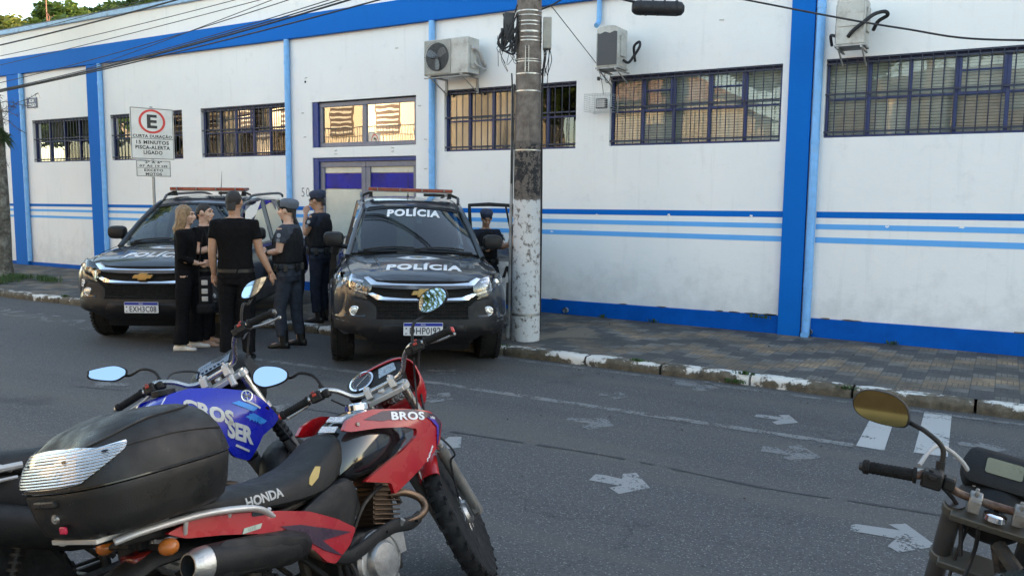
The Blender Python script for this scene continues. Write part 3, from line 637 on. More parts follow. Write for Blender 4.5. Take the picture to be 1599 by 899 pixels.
mb = MB(); mb.curve([(.17, 0, .10), (.24, .02, .06), (.30, .05, .14), (.38, .06, .26), (.36, .1, .34), (.26, .16, .30), (.24, .22, .2), (.22, .30, .12)], .018, 10, 6); mb.build('hose', INS, a2)
a3 = small_ac((-1.71, WY-.36, 3.66), 0, 'small upright air conditioner with white front, to the right of the wide blue pilaster', False)
mb = MB(); mb.curve([(-.02, -.165, .08), (.04, -.20, .14), (.14, -.19, .22), (.24, -.1, .32), (.34, 0, .36), (.36, .08, .33), (.26, .12, .28), (.2, .2, .2)], .022, 10, 6); mb.curve([(-.15, -.1, .1), (-.24, 0, .14), (-.26, .2, .06)], .018, 8); mb.build('hose', INS, a3)
mb = MB(); mb.b2(-.14, .14, -.17, -.1602, .20, .48); mb.build('front_cover', ACW, a3, bevel=.005)
# wire cage round a floodlight
cg = thing('caged_floodlight', 'small floodlight in a white wire cage on the wall left of the middle barred window', 'wall lamp', (-5.06, WY-.2, 3.06))
mb = MB(); wr = .0035
X0, X1, Y0, Y1, Z0, Z1 = -.17, .20, -.14, .195, 0, .24
for a in (X0, X1):
    for b in (Y0, Y1): mb.tube([(a, b, Z0), (a, b, Z1)], wr, 5)
for k in range(9):
    z = Z0+(Z1-Z0)*k/8; mb.tube([(X0, Y1, z), (X0, Y0, z), (X1, Y0, z), (X1, Y1, z)], wr*.7, 5)
for k in range(10):
    x = X0+(X1-X0)*k/9; mb.tube([(x, Y1, Z0), (x, Y0, Z0), (x, Y0, Z1), (x, Y1, Z1)], wr*.7, 5)
mb.build('cage', mat('wire_white', (.5, .5, .48), .5), cg)
mb = MB(); mb.b2(-.07, .09, .02, .09, .05, .19); mb.build('lamp_body', ACD, cg, bevel=.01); mb = MB(); mb.b2(-.055, .075, .012, .019, .065, .175); mb.build('lens', mat('lens_grey', (.35, .36, .37), .2), cg)
mb = MB(); mb.tube([(.01, .09, .12), (.01, .195, .12)], .012, 8); mb.build('arm', ACD, cg)
cb = MB(); cb.curve([(-4.62, 8.42, 4.02), (-4.9, 9.7, 3.86), (-5.12, WY-.16, 3.72)], .005, 6); cb.curve([(-5.12, WY-.16, 3.72), (-5.08, WY-.1, 3.5), (-5.07, WY-.05, 3.32)], .004, 5); tag(cb.build('service_cable', INS), 'thin service cable sagging from the pole top to a wall bracket', 'cable')
bk = thing('cable_bracket', 'black insulator bracket where the thin service cable meets the wall', 'bracket', (-5.12, WY, 3.6))
mb = MB(); mb.tube([(0, 0, .10), (0, -.16, .10)], .008, 6); mb.tube([(0, -.14, .12), (0, -.14, .06)], .02, 10); mb.tube([(0, -.12, -.04), (0, -.12, -.09)], .022, 10); mb.tube([(0, 0, -.06), (0, -.12, -.06)], .006, 6); mb.build('insulator', ACD, bk)
mb = MB(); mb.tube([(.12, -.10+.0*k, -.03+.085*math.cos(k*math.pi/10)) if False else (.13+.02*math.sin(k*math.pi/10), -.1+.05*math.sin(k*math.pi/10), -.03+.10*math.cos(k*math.pi/10)) for k in range(21)], .005, 6); mb.build('cable_coil', INS, bk)
# street name plate
pt = thing('street_name_plate', 'small navy street name plate with white letters beside the far left pilaster', 'sign', (-19.97, WY-.012, 3.96))
mb = MB(); mb.b2(-.215, .215, -.006, .006, -.115, .115); mb.build('plate', mat('enamel_navy', (.008, .014, .09), .3), pt, bevel=.003)
mb = MB(); text('RUA', .20, .075, lambda u, v, t: Vector((u, -t, .05+v)), bold=.03, t0=.0055, t1=.0085, mb=mb); text('SERGIO', .33, .075, lambda u, v, t: Vector((u, -t, -.055+v)), bold=.03, t0=.0055, t1=.0085, mb=mb); mb.build('lettering', mat('enamel_white', (.7, .7, .7), .4), pt, smooth=False)
# ================================================================ utility pole
CONC = None
def polemat():
    m, nt, b = newmat('pole_concrete'); L = nt.links; co = objco(nt)
    sx = N(nt, 'ShaderNodeSeparateXYZ'); L.new(co, sx.inputs[0])
    c = ramp(nt, noise(nt, co, 9, 6, .7), [(.3, (.078, .062, .050)), (.55, (.17, .142, .120)), (.8, (.26, .23, .20))]).outputs[0]
    mp = N(nt, 'ShaderNodeMapping'); mp.inputs['Scale'].default_value = (9, 9, .6); L.new(co, mp.inputs[0])
    c = mixc(nt, ramp(nt, noise(nt, mp.outputs[0], 1.5, 5, .6), [(.52, (0, 0, 0)), (.7, (.7, .7, .7))]).outputs[0], c, (.035, .03, .028))
    # whitewash up to 1.75 m with a ragged, flaking edge; black torn poster glue above it
    ww = N(nt, 'ShaderNodeMapRange'); L.new(sx.outputs['Z'], ww.inputs[0]); ww.inputs[1].default_value = 1.80; ww.inputs[2].default_value = 1.70; ww.inputs[3].default_value = -.6; ww.inputs[4].default_value = .0
    ad = N(nt, 'ShaderNodeMath', operation='ADD'); L.new(noise(nt, co, 13, 8, .75), ad.inputs[0]); L.new(ww.outputs[0], ad.inputs[1])
    glue = N(nt, 'ShaderNodeMapRange'); L.new(sx.outputs['Z'], glue.inputs[0]); glue.inputs[1].default_value = 1.70; glue.inputs[2].default_value = 1.78; glue.inputs[3].default_value = 0; glue.inputs[4].default_value = 1
    g2 = N(nt, 'ShaderNodeMapRange'); L.new(sx.outputs['Z'], g2.inputs[0]); g2.inputs[1].default_value = 2.42; g2.inputs[2].default_value = 2.36
    gm = N(nt, 'ShaderNodeMath', operation='MULTIPLY'); L.new(glue.outputs[0], gm.inputs[0]); L.new(g2.outputs[0], gm.inputs[1])
    gn = N(nt, 'ShaderNodeMath', operation='MULTIPLY'); L.new(gm.outputs[0], gn.inputs[0]); L.new(ramp(nt, noise(nt, co, 9, 8, .8), [(.48, (0, 0, 0)), (.51, (1, 1, 1))]).outputs[0], gn.inputs[1])
    c = mixc(nt, gn.outputs[0], c, (.014, .014, .015))
    c = mixc(nt, ramp(nt, ad.outputs[0], [(.40, (0, 0, 0)), (.47, (.94, .94, .94))]).outputs[0], c, (.56, .56, .55))
    L.new(c, b.inputs['Base Color']); b.inputs['Roughness'].default_value = .85
    bp = N(nt, 'ShaderNodeBump'); bp.inputs['Strength'].default_value = .7; bp.inputs['Distance'].default_value = .01; L.new(noise(nt, co, 22, 7, .7), bp.inputs['Height']); L.new(bp.outputs[0], b.inputs['Normal']); return m
PX, PY = -4.985, 8.56
pole = thing('utility_pole', 'tall round concrete utility pole, whitewashed at the foot, standing at the kerb', 'utility pole', (PX, PY, PV))
mb = MB(); mb.lathe([(.176, -.1), (.176, 0), (.172, .6), (.165, 1.4), (.160, 2.3), (.150, 3.4), (.140, 5), (.12, 8), (.11, 9)], 40); mb.build('shaft', polemat(), pole)
BAND = mat('steel_band', (.45, .44, .42), .35, metal=.9, dirt=.3)
for z, h in ((.31, .014), (.33, .008), (2.29, .014), (2.98, .016), (3.32, .012), (3.56, .014), (3.60, .010), (3.66, .02), (3.78, .014), (3.90, .014), (3.35, .008), (4.1, .014), (3.18, .014), (3.85, .010), (3.74, .01)):
    r = .18-z*.009+.0; rp = {True: .1765}.get(z < .5, .176-.0095*z+.0) 
    mb = MB(); rr_ = .176 - (z*.0068) - (.002 if z > 1 else 0)
    mb.lathe([(rr_-.01, z), (rr_+.0035, z), (rr_+.0035, z+h), (rr_-.01, z+h)], 32); mb.build('steel_strap', BAND, pole)
tw = Vector((-PX, -PY, 0)).normalized(); sd_ = Vector((-tw.y, tw.x, 0))   # side: image right is -sd_? (sd_ points to the street's east)
def PP(side, fr, z): q = sd_*side+tw*fr; return (q.x, q.y, z)
mb = MB()
for fr_ in (-.02, .02): mb.tube([PP(-.02+fr_, .158, 3.20), PP(-.02+fr_, .156, 3.50)], .004, 5)
for k in range(12): mb.tube([PP(-.04, .158, 3.2+k*.027), PP(0, .158, 3.2+k*.027)], .0035, 4)
mb.build('cable_ladder', BAND, pole)
mb = MB(); mb.curve([PP(-.205, -.02, -.02), PP(-.20, -.01, .3), PP(-.195, -.01, 1.2), PP(-.185, -.01, 2.4), PP(-.185, -.01, 3.0), PP(-.17, 0, 3.06)], .020, 10); mb.curve([PP(-.215, -.02, .02), PP(-.21, -.02, .16)], .033, 10)
mb.build('conduit', mat('conduit_grey', (.30, .30, .30), .5, dirt=.5, dirtcol=(.07, .06, .05)), pole)
mb = MB(); mb.curve([PP(-.19, .03, 1.9), PP(-.19, .03, 2.9), PP(-.2, .02, 3.2)], .010, 6); mb.curve([PP(.178, .0, .1), PP(.176, .01, 1.6), PP(.165, 0, 3.0), PP(.19, .02, 3.4)], .012, 8); mb.build('cable_run', INS, pole)
jb = MB(); jb.box(PP(-.235, .02, 3.74), (.12, .14, .30), Euler((0, 0, math.atan2(sd_.y, sd_.x)))); jb.box(PP(-.30, .0, 3.62), (.07, .10, .20), Euler((0, 0, math.atan2(sd_.y, sd_.x)))); jb.build('junction_box', ACD, pole, bevel=.012)
jb = MB(); jb.box(PP(.215, .02, 3.66), (.10, .14, .36), Euler((0, 0, math.atan2(sd_.y, sd_.x)))); jb.build('meter_box', mat('box_beige', (.30, .29, .25), .5, dirt=.3), pole, bevel=.01)
mb = MB(); rr = random.Random(4)
for k in range(9): mb.curve([PP(rr.uniform(-.34, -.18), .05, rr.uniform(3.6, 3.9)), PP(rr.uniform(-.40, -.2), .10, rr.uniform(3.45, 3.7)), PP(rr.uniform(-.3, -.15), .10, rr.uniform(3.4, 3.6)), PP(-.14, .12, rr.uniform(3.6, 4.0))], .011, 6, 5)
for k in range(16):
    s = rr.uniform(-.38, -.17); z = rr.uniform(3.45, 3.62); f = rr.uniform(-.05, .12)
    mb.curve([PP(s, f, z), PP(s+rr.uniform(-.05, .03), f+.03, z-rr.uniform(.05, .22)), PP(s+rr.uniform(0, .12), f, z-rr.uniform(.05, .3))], .0035, 5, 4)
for k in range(8):
    s = rr.uniform(.17, .26); mb.curve([PP(s, .03, 3.5), PP(s+rr.uniform(-.04, .04), .06, 3.35), PP(s+rr.uniform(-.06, .02), .04, rr.uniform(3.05, 3.2))], .005, 5, 4)
mb.build('loose_wires', INS, pole)
# ---- splice closure hanging on its cable to the right of the pole
CAB = mat('cable_black', (.012, .012, .014), .6)
c1 = MB(); c1.curve([PP(.12, .1, 3.98-PV*0), PP(.35, .1, 4.0), PP(.85, .05, 4.03), PP(1.24, .02, 3.97)], .016, 8); c1.curve([PP(.14, .1, 3.86), PP(.3, .1, 3.93), PP(.5, .1, 4.04), PP(.8, .06, 4.06)], .010, 6)
c1.bm.transform(Matrix.Translation((PX, PY, PV+.06))); tag(c1.build('feeder_cable', CAB), 'thick black feeder cable from the pole to the splice closure', 'cable')
sp = thing('splice_closure', 'black cylindrical cable splice closure hanging at the top edge right of the pole', 'splice closure', (PX+(sd_*1.24).x, PY+(sd_*1.24).y, 4.07), math.atan2(sd_.y, sd_.x))
mb = MB(); mb.tube([(-.03, 0, 0), (0, 0, 0), (.03, 0, 0), (.50, 0, -.01), (.55, 0, -.01), (.58, 0, -.01)], [.05, .075, .085, .085, .075, .04], 18); mb.build('shell', CAB, sp)
mb = MB()
for x in (.06, .2, .34, .48): mb.tube([(x, 0, 0), (x+.02, 0, 0)], .089, 18)
for x in (.13, .27, .42): mb.box((x, -.02, -.085), (.03, .03, .02))
mb.build('clamp', CAB, sp, bevel=.002)
# ---- overhead cables
def cable(pts, r, label, sub=10):
    mb = MB(); mb.curve(pts, r, 6, sub); return tag(mb.build('overhead_cable', CAB), label, 'cable', 'cables along the street')
def sag(a, b, s, n=8):
    a, b = Vector(a), Vector(b); return [a+(b-a)*k/n-Vector((0, 0, 4*s*(k/n)*(1-k/n))) for k in range(n+1)]
cs = [((-19, 8.25, 3.58), (-6.95, 8.35, 4.36), .08, .011, 'lowest thick black cable of the bundle crossing the left facade'),
      ((-19, 8.22, 3.62), (-5.9, 8.4, 4.62), .16, .014, 'thickest black cable in the middle of the bundle crossing the left facade'),
      ((-19, 8.3, 3.63), (-5.4, 8.45, 4.75), .17, .009, 'black cable twisted close to the thickest one, left facade'),
      ((-19, 8.33, 3.66), (-4.9, 8.5, 4.9), .2, .007, 'thin cable just above the bundle over the blue band'),
      ((-21, 8.3, 3.70), (-4.9, 8.5, 5.1), .26, .007, 'thin cable crossing the blue band above the bundle'),
      ((-21, 8.3, 4.02), (-5.3, 8.5, 4.95), .10, .006, 'faint thin cable over the blue band near the far left pilaster'),
      ((-21, 8.3, 4.28), (-5.2, 8.5, 5.05), .16, .006, 'faint thin cable across the white parapet'),
      ((-21, 8.3, 4.46), (-5.0, 8.5, 5.35), .18, .014, 'upper thick black cable rising across the white parapet'),
      ((-21, 8.3, 4.62), (-5.0, 8.5, 5.5), .2, .006, 'topmost thin cable just under the roof edge'),
      ((-13.5, 8.3, 3.93), (-5.0, 8.5, 5.3), .05, .006, 'steep thin cable leaving the bundle towards the pole top')]
for a, b, s, r, l in cs: cable(sag(a, b, s), r, l)
cable([(-4.88, 8.5, 4.75), (-3.6, 8.4, 4.20), (-2.32, 8.3, 3.79), (-.97, 8.3, 3.40), (.02, 8.3, 3.20), (2.5, 8.2, 3.05), (7, 8, 3.6)], .009, 'single thin cable sagging across the right air conditioner')
# ---- second pole far left outside the frame carries the bundle
p2 = thing('utility_pole', 'far concrete utility pole beyond the left edge carrying the cable bundle', 'utility pole', (-21.2, 8.45, PV)); mb = MB(); mb.lathe([(.17, -.1), (.12, 8)], 20); mb.build('shaft', mat('pole_plain', (.12, .11, .10), .85, bump=.5), p2)

# ================================================================ parking sign
sg = thing('parking_sign', 'white parking sign with red ring and large letter E, behind the left car', 'sign', (-11.79, 8.30, PV), R(-31))
SGW = mat('sign_white', (.62, .61, .57), .35, vscale=5, dirt=.1); SGK = mat('sign_black', (.02, .02, .02), .5); SGR = mat('sign_red', (.55, .03, .025), .4)
# local x = along the plate to the viewer's right, -y = towards the viewer
sg.rotation_euler = (0, 0, R(72)); 
def SF(y0): return lambda u, v, t: Vector((u, -y0-t, v))
mb = MB(); mb.tube([(0, .025, -.05), (0, .025, 3.12)], .024, 12); mb.build('post', mat('galvanised_post', (.28, .28, .28), .45, metal=.6), sg)
mb = MB(); mb.prism(round_poly([(-.335, 2.285), (.335, 2.285), (.335, 3.10), (-.335, 3.10)], .02), SF(0), 0, .004); mb.build('main_plate', SGW, sg, smooth=False)
mb = MB(); mb.prism(round_poly([(-.27, 2.01), (.27, 2.01), (.27, 2.275), (-.27, 2.275)], .02), SF(0), 0, .004); mb.build('lower_plate', SGW, sg, smooth=False)
def frame_(mb, x0, x1, z0, z1, w_, f):
    for a, b, c, d in ((x0, x1, z0, z0+w_), (x0, x1, z1-w_, z1), (x0, x0+w_, z0+w_, z1-w_), (x1-w_, x1, z0+w_, z1-w_)): mb.prism([(a, c), (b, c), (b, d), (a, d)], f, 0, .002)
mb = MB(); frame_(mb, -.325, .325, 2.295, 3.09, .008, SF(.0045)); frame_(mb, -.26, .26, 2.02, 2.265, .007, SF(.0045))
mb.prism([(-.325, 2.610), (.325, 2.610), (.325, 2.617), (-.325, 2.617)], SF(.0045), 0, .002); mb.prism([(-.26, 2.150), (.26, 2.150), (.26, 2.156), (-.26, 2.156)], SF(.0045), 0, .002)
mb.build('border', SGK, sg, smooth=False)
mb = MB(); n = 40
for k in range(n):
    a, b = 2*math.pi*k/n, 2*math.pi*(k+1)/n
    mb.quad(*[(r*math.cos(t), -.0065, 2.885+r*.93*math.sin(t)) for r, t in ((.205, a), (.205, b), (.168, b), (.168, a))])
mb.build('red_ring', SGR, sg, smooth=False)
mb = MB()
for s, w_, h_, z in (('E', .155, .215, 2.885), ('CURTA DURAÇÃO', .60, .068, 2.652), ('15 MINUTOS', .50, .060, 2.555), ('PISCA-ALERTA', .53, .060, 2.475), ('LIGADO', .29, .060, 2.395), ("2ª A 6ª", .26, .040, 2.243), ('07 ÀS 19 HS', .43, .042, 2.186), ('EXCETO', .29, .042, 2.116), ('MOTOS', .25, .042, 2.054)):
    text(s, w_, h_, lambda u, v, t, z=z: Vector((u, -.0045-t, z+v)), bold=.035 if s == 'E' else .03, space=1.12, t0=.0, t1=.0022, mb=mb)
mb.build('lettering', SGK, sg, smooth=False)
mb = MB(); mb.b2(-.06, .06, .001, .05, 3.0, 3.03); mb.b2(-.06, .06, .001, .05, 2.36, 2.39); mb.b2(-.06, .06, .001, .05, 2.1, 2.13); mb.build('clamp', BAND, sg)

# ================================================================ trees
def leafmat(name, a, b_):
    m, nt, b = newmat(name); L = nt.links; geo = N(nt, 'ShaderNodeNewGeometry'); 
    c = ramp(nt, geo.outputs['Random Per Island'], [(0, a), (1, b_)]).outputs[0]; L.new(c, b.inputs['Base Color']); b.inputs['Roughness'].default_value = .6
    b.inputs['Subsurface Weight'].default_value = 0; b.inputs['Transmission Weight'].default_value = .0
    tr = N(nt, 'ShaderNodeBsdfTranslucent'); L.new(mixc(nt, .5, c, (.16, .22, .02)), tr.inputs[0]); mx = N(nt, 'ShaderNodeMixShader'); mx.inputs[0].default_value = .35
    L.new(b.outputs[0], mx.inputs[1]); L.new(tr.outputs[0], mx.inputs[2]); L.new(mx.outputs[0], nt.nodes['Material Output'].inputs[0]); return m
LEAF_A = leafmat('leaf_green', (.035, .075, .018), (.10, .15, .03)); LEAF_B = leafmat('leaf_yellow_green', (.08, .11, .02), (.20, .20, .05)); LEAF_C = leafmat('leaf_dark', (.018, .04, .014), (.05, .085, .025))
BARK = mat('bark', (.13, .11, .085), .9, var=.5, vscale=9, bump=1, bscale=25)
def tree(loc, h, cr, label, cat='tree', leaf=LEAF_A, nleaf=5000, ls=.16, tr=.16, seed=1, group=None, sq=.75):
    rr = random.Random(seed); t = thing('tree', label, cat, loc, group=group)
    mb = MB(); top = h-cr*sq*1.1; mb.tube([(0, 0, -.3), (.02, .02, h*.2), (tr*.5, -.05, top*.6), (0, .05, top)], [tr*1.25, tr, tr*.8, tr*.6], 12)
    cl = []
    for k in range(rr.randint(9, 13)):
        a = rr.uniform(0, 6.28); e = rr.uniform(-.15, 1.0); q = rr.uniform(.45, .85)
        c = Vector((math.cos(a)*cr*q*math.cos(e), math.sin(a)*cr*q*math.cos(e), h-cr*sq+math.sin(e)*cr*sq*q)); cl.append((c, cr*rr.uniform(.28, .48)))
        mid = Vector((c.x*.4, c.y*.4, top+(c.z-top)*.35)); mb.curve([(0, .03, top*.85), mid, c], tr*.22, 6, 4)
    cl.append((Vector((0, 0, h-cr*sq*.6)), cr*.45)); mb.build('trunk', BARK, t)
    mb = MB(); bm_ = mb.bm
    for k in range(nleaf):
        c, r = rr.choice(cl); d = Vector((rr.gauss(0, 1), rr.gauss(0, 1), rr.gauss(0, 1))).normalized()*r*(rr.random()**.45); d.z *= .8; p = c+d
        u = Vector((rr.gauss(0, 1), rr.gauss(0, 1), rr.gauss(0, .6))).normalized(); v = u.orthogonal().normalized(); s = ls*rr.uniform(.5, 1.2)
        mb._f([bm_.verts.new(q) for q in (p-u*s, p+v*s*.45, p+u*s, p-v*s*.45)])
    finish(bm_, 'crown', leaf, t, smooth=False); return t
# street tree at the left edge: bare mossy trunk, bromeliads, crown above the frame
stt = thing('street_tree', 'mossy street tree trunk with clumps of air plants at the left edge of the pavement', 'tree', (-17.92, 8.98, PV))
mb = MB(); mb.tube(catmull([(0, 0, -.1), (.01, 0, .15), (0, .02, 1.2), (0, 0, 2.4), (-.10, .02, 3.4), (-.30, 0, 4.4), (-.5, 0, 5.4)], 5), [.30, .27, .235, .225, .215, .205]+[.18]*25, 18)
mb.bm.normal_update()
mb.curve([(-.4, 0, 4.9), (.2, .2, 6.2), (.6, .2, 7.2)], .08, 8); mb.curve([(-.3, 0, 4.6), (-1, -.3, 5.6), (-1.6, -.3, 6.6)], .09, 8)
def trunkmat():
    m, nt, b = newmat('mossy_bark'); L = nt.links; co = objco(nt)
    c = ramp(nt, noise(nt, co, 8, 7, .7), [(.3, (.045, .04, .03)), (.5, (.13, .12, .095)), (.62, (.26, .25, .21)), (.75, (.07, .07, .05))]).outputs[0]
    L.new(c, b.inputs['Base Color']); b.inputs['Roughness'].default_value = .95; bp = N(nt, 'ShaderNodeBump'); bp.inputs['Strength'].default_value = 1; bp.inputs['Distance'].default_value = .03; L.new(noise(nt, co, 14, 6, .7), bp.inputs['Height']); L.new(bp.outputs[0], b.inputs['Normal']); return m
mb.build('trunk', trunkmat(), stt)
def blades(mb, c, n, ln, rr, droop=.5, wd=.014):
    for k in range(n):
        a = rr.uniform(0, 6.28); e = rr.uniform(-.5, 1.2); d = Vector((math.cos(a)*math.cos(e), math.sin(a)*math.cos(e), math.sin(e))); l = ln*rr.uniform(.5, 1); s_ = d.orthogonal().normalized()*wd; c_ = Vector(c)+d*.03
        p1 = c_+d*l*.55; p2 = c_+d*l-Vector((0, 0, l*droop)); mb._f([mb.bm.verts.new(q) for q in (c_-s_, c_+s_, p1+s_*.8, p1-s_*.8)]); mb._f([mb.bm.verts.new(q) for q in (p1-s_*.8, p1+s_*.8, p2)])
rr = random.Random(8); mb = MB()
for c, n, l in (((.18, -.1, 2.92), 260, .34), ((.3, 0, 2.82), 120, .28), ((.1, -.2, 3.05), 160, .3), ((-.2, -.1, 3.0), 120, .3), ((.1, -.15, 2.2), 40, .12), ((.15, -.1, 3.5), 60, .2), ((.1, -.2, 4.25), 120, .3), ((-.1, -.2, 4.5), 80, .28), ((.15, -.15, 1.0), 30, .08), ((0, -.2, 1.6), 30, .1)): blades(mb, c, n, l, rr)
finish(mb.bm, 'air_plants', LEAF_C, stt, smooth=False)
mb = MB()
for k in range(9):
    q = Vector((.15, -.1, rr.uniform(2.9, 3.6))); pts = [q]; d = Vector((rr.uniform(.6, 1), rr.uniform(-.4, .2), rr.uniform(.1, .9)))
    for j in range(5): q = q+d*rr.uniform(.13, .28); d += Vector((rr.uniform(-.2, .4), rr.uniform(-.2, .2), rr.uniform(-.5, .3))); pts.append(q)
    mb.curve(pts, .0055, 5, 3)
    for p in catmull(pts, 3)[4:]:
        for _ in range(3): e = Vector((rr.gauss(0, 1), rr.gauss(0, 1), rr.gauss(0, 1))).normalized(); mb.tube([p, p+e*rr.uniform(.04, .12)], .0025, 4)
mb.build('dry_twigs', mat('twig_brown', (.07, .055, .04), .9), stt)
mb = MB(); bm_ = mb.bm
for k in range(5000):
    c = rr.choice(((.6, .2, 8.0), (-1.6, -.3, 7.6), (-.3, 0, 7.8), (-.4, -.6, 7.4))); p = Vector(c)+Vector((rr.gauss(0, .6), rr.gauss(0, .6), rr.gauss(0, .4))); u = Vector((rr.gauss(0, 1), rr.gauss(0, 1), rr.gauss(0, .6))).normalized(); v = u.orthogonal(); s = .1
    mb._f([bm_.verts.new(q) for q in (p-u*s, p+v*s*.45, p+u*s, p-v*s*.45)])
finish(bm_, 'crown', LEAF_A, stt, smooth=False)
# hill behind the roofs at the left, with single trees and a wood
bm = bmesh.new(); bmesh.ops.create_grid(bm, x_segments=60, y_segments=30, size=1)
for v in bm.verts:
    x = -160+(v.co.x+1)/2*170; y = 34+(v.co.y+1)/2*80; t = (v.co.y+1)/2
    hgt = (4+26*math.exp(-((x+85)/32)**2)*math.sin(min(1, t*1.2)*math.pi/2)+ 4*math.sin(x*.09)+2*math.sin(x*.21+y*.1)) * min(1, t*2.2)
    if x > -40: hgt *= max(0, (10-x)/50)*.6
    v.co = Vector((x, y, hgt*.5))
o = finish(bm, 'hill', mat('hill_scrub', (.05, .075, .025), .9, var=.5, vscale=.6)); struct(o)
def on(px, py, d):   # rough bearing only: where along the ridge a tree grows
    dv = _f+_r*((px-799.5)/1270)-_u*((py-449.5)/1270); return Vector((0, 0, CAM_H))+dv*d
TR = [(15, 62, 3.0, LEAF_B, 'bushy yellow green tree at the far left behind the roof', 14), (68, 66, 3.0, LEAF_B, 'rounded yellow green tree behind the thin mast on the roof', 18), (115, 66, 2.9, LEAF_A, 'mid green tree right of the mast behind the roof', 2),
      (150, 70, 2.4, LEAF_B, 'low yellowish tree between two greener ones behind the roof', 14), (-40, 64, 3.2, LEAF_B, 'tall tree beyond the left edge on the hillside', 6), (190, 78, 2.8, LEAF_C, 'dark green tree starting the darker ridge behind the roof', 0), (232, 80, 3.0, LEAF_C, 'dark tree in the middle of the darker ridge behind the roof', -14), (285, 82, 3.4, LEAF_C, 'dark tree at the right end of the ridge behind the roof', -18), (95, 60, 2.0, LEAF_A, 'small green tree low beside the mast behind the roof', 26)]
for i, (px_, d, cr, lf, lb, topy) in enumerate(TR):
    p = on(px_, topy, d); bz = max(0, p.z-7.5); tree((p.x, p.y, bz), p.z-bz, cr*1.35, lb, leaf=lf, nleaf=5200, ls=.30, tr=.22, seed=i+20, group='trees on the hill behind the roof')
# roof mast
ms = thing('roof_mast', 'thin rusty mast with a bent cable standing on the far left roof edge', 'antenna', (-19.9, WY+.4, TOP-.4)); mb = MB(); mb.tube([(0, 0, -.1), (0, 0, 1.7)], .014, 8); mb.build('pole', mat('rust', (.20, .09, .06), .8), ms)
mb = MB(); mb.curve([(0, 0, .9), (.12, 0, .75), (.05, -.05, .62), (-.2, -.05, .5), (-.3, -.1, .42)], .01, 6); mb.tube([(-.25, 0, .62), (.3, 0, .8)], .006, 5); mb.build('cable', mat('rust', (.2, .09, .06), .8), ms)

# ================================================================ the other side of the street (seen in mirrors, glass and paint)
CREAM = wallmat('cream_wall_paint', (.62, .50, .33), .6)
ob = thing('cream_building', 'cream two storey building across the street, behind the camera', 'building', (0, 0, 0))
FY = -3.2
mb = MB(); mb.b2(-36, -17.2, FY-9, FY, 0, 6.6); mb.build('wall', CREAM, ob)
mb = MB(); mb.b2(-36.2, -17.0, FY-9, FY+.25, 6.602, 6.8); mb.build('roof', mat('roof_edge', (.35, .2, .13), .8), ob)
mb = MB(); mb.b2(-35.9, -17.3, FY+.003, FY+.9, 3.6, 3.72); mb.build('balcony', CREAM, ob)
mb = MB()
for k in range(126): mb.tube([(-35.8+k*.147, FY+.86, 3.72), (-35.8+k*.147, FY+.86, 4.5)], .012, 5)
mb.b2(-35.85, -17.35, FY+.84, FY+.88, 4.5, 4.54); mb.build('railing', ACD, ob)
for x in (-34, -31.4, -28.6, -26.2, -24.0, -21.6, -19.2):
    mb = MB(); mb.b2(x, x+1.2, FY+.003, FY+.05, 4.3, 5.6)
    f = mb.build('window', mat('shutter_brown', (.10, .07, .05), .6), ob); mb = MB()
    for k in range(6): mb.b2(x+.05, x+1.15, FY+.052, FY+.07, 4.4+k*.2, 4.48+k*.2)
    mb.build('slat', mat('shutter_light', (.45, .4, .3), .6), f)
for x in (-33, -28, -23.5, -20.5):
    mb = MB(); mb.b2(x, x+2.4, FY+.003, FY+.06, .13, 2.5); mb.build('gate', mat('steel_shutter', (.10, .11, .12), .5, bump=.5), ob)
o2 = thing('corner_house', 'small cream house across the street, behind the camera', 'house', (0, 0, 0)); mb = MB(); mb.b2(-11.6, -7.4, FY-7, FY, 0, 5.0); mb.build('wall', CREAM, o2)
mb = MB(); mb.prism([(-11.9, 5.0), (-7.1, 5.0), (-9.5, 6.1)], lambda u, v, t: Vector((u, FY+.3-t, v)), 0, 7.5); mb.build('roof', mat('roof_edge', (.35, .2, .13), .8), o2)
mb = MB(); mb.b2(-10.9, -9.9, FY+.003, FY+.05, 1.2, 2.4); mb.b2(-9.1, -8.1, FY+.003, FY+.05, .13, 2.3); mb.b2(-10.4, -9.3, FY+.003, FY+.05, 3.3, 4.4); mb.build('window', mat('shutter_brown', (.10, .07, .05), .6), o2)
OLW = wallmat('grey_wall_paint', (.11, .135, .16), .9)
o3 = thing('reflection_house', 'unseen grey house with dark gate, added across the street behind the camera to darken reflections', 'house', (0, 0, 0)); mb = MB(); mb.b2(-6.8, 6.5, FY-13, FY-6.5, 0, 6.2); mb.build('wall', OLW, o3)  # unseen house added to darken what the black bike's mirror and right windows reflect
for x, z0, z1, w_ in ((-6, 1, 2.6, 1.2), (-3.6, .1, 2.6, 1.6), (-1.2, 1, 2.6, 1.2), (1.4, .1, 2.8, 2.2), (4.6, 1, 2.6, 1.2), (-5.6, 3.9, 5.2, 1.2), (-1.2, 3.9, 5.2, 1.2), (3.0, 3.9, 5.2, 1.4)): mb = MB(); mb.b2(x, x+w_, FY-6.497, FY-6.44, z0, z1); mb.build('window', mat('shutter_brown', (.10, .07, .05), .6), o3)
for x in (-4.2, -2.0, .9, 3.9): mb = MB(); mb.b2(x, x+.14, FY-6.497, FY-6.3, 0, 6.2); mb.build('column', CREAM, o3)
bw = thing('boundary_wall', 'cream garden wall across the street between two buildings, behind the camera', 'wall', (0, 0, 0)); mb = MB(); mb.b2(-7.2, 12, FY-.2, FY-.02, 0, 1.35); mb.build('wall', CREAM, bw)
tree((-5.6, -5.8, 0), 7.6, 2.0, 'leafy garden tree behind the camera, seen only in mirrors', leaf=LEAF_A, nleaf=3500, ls=.22, seed=77)
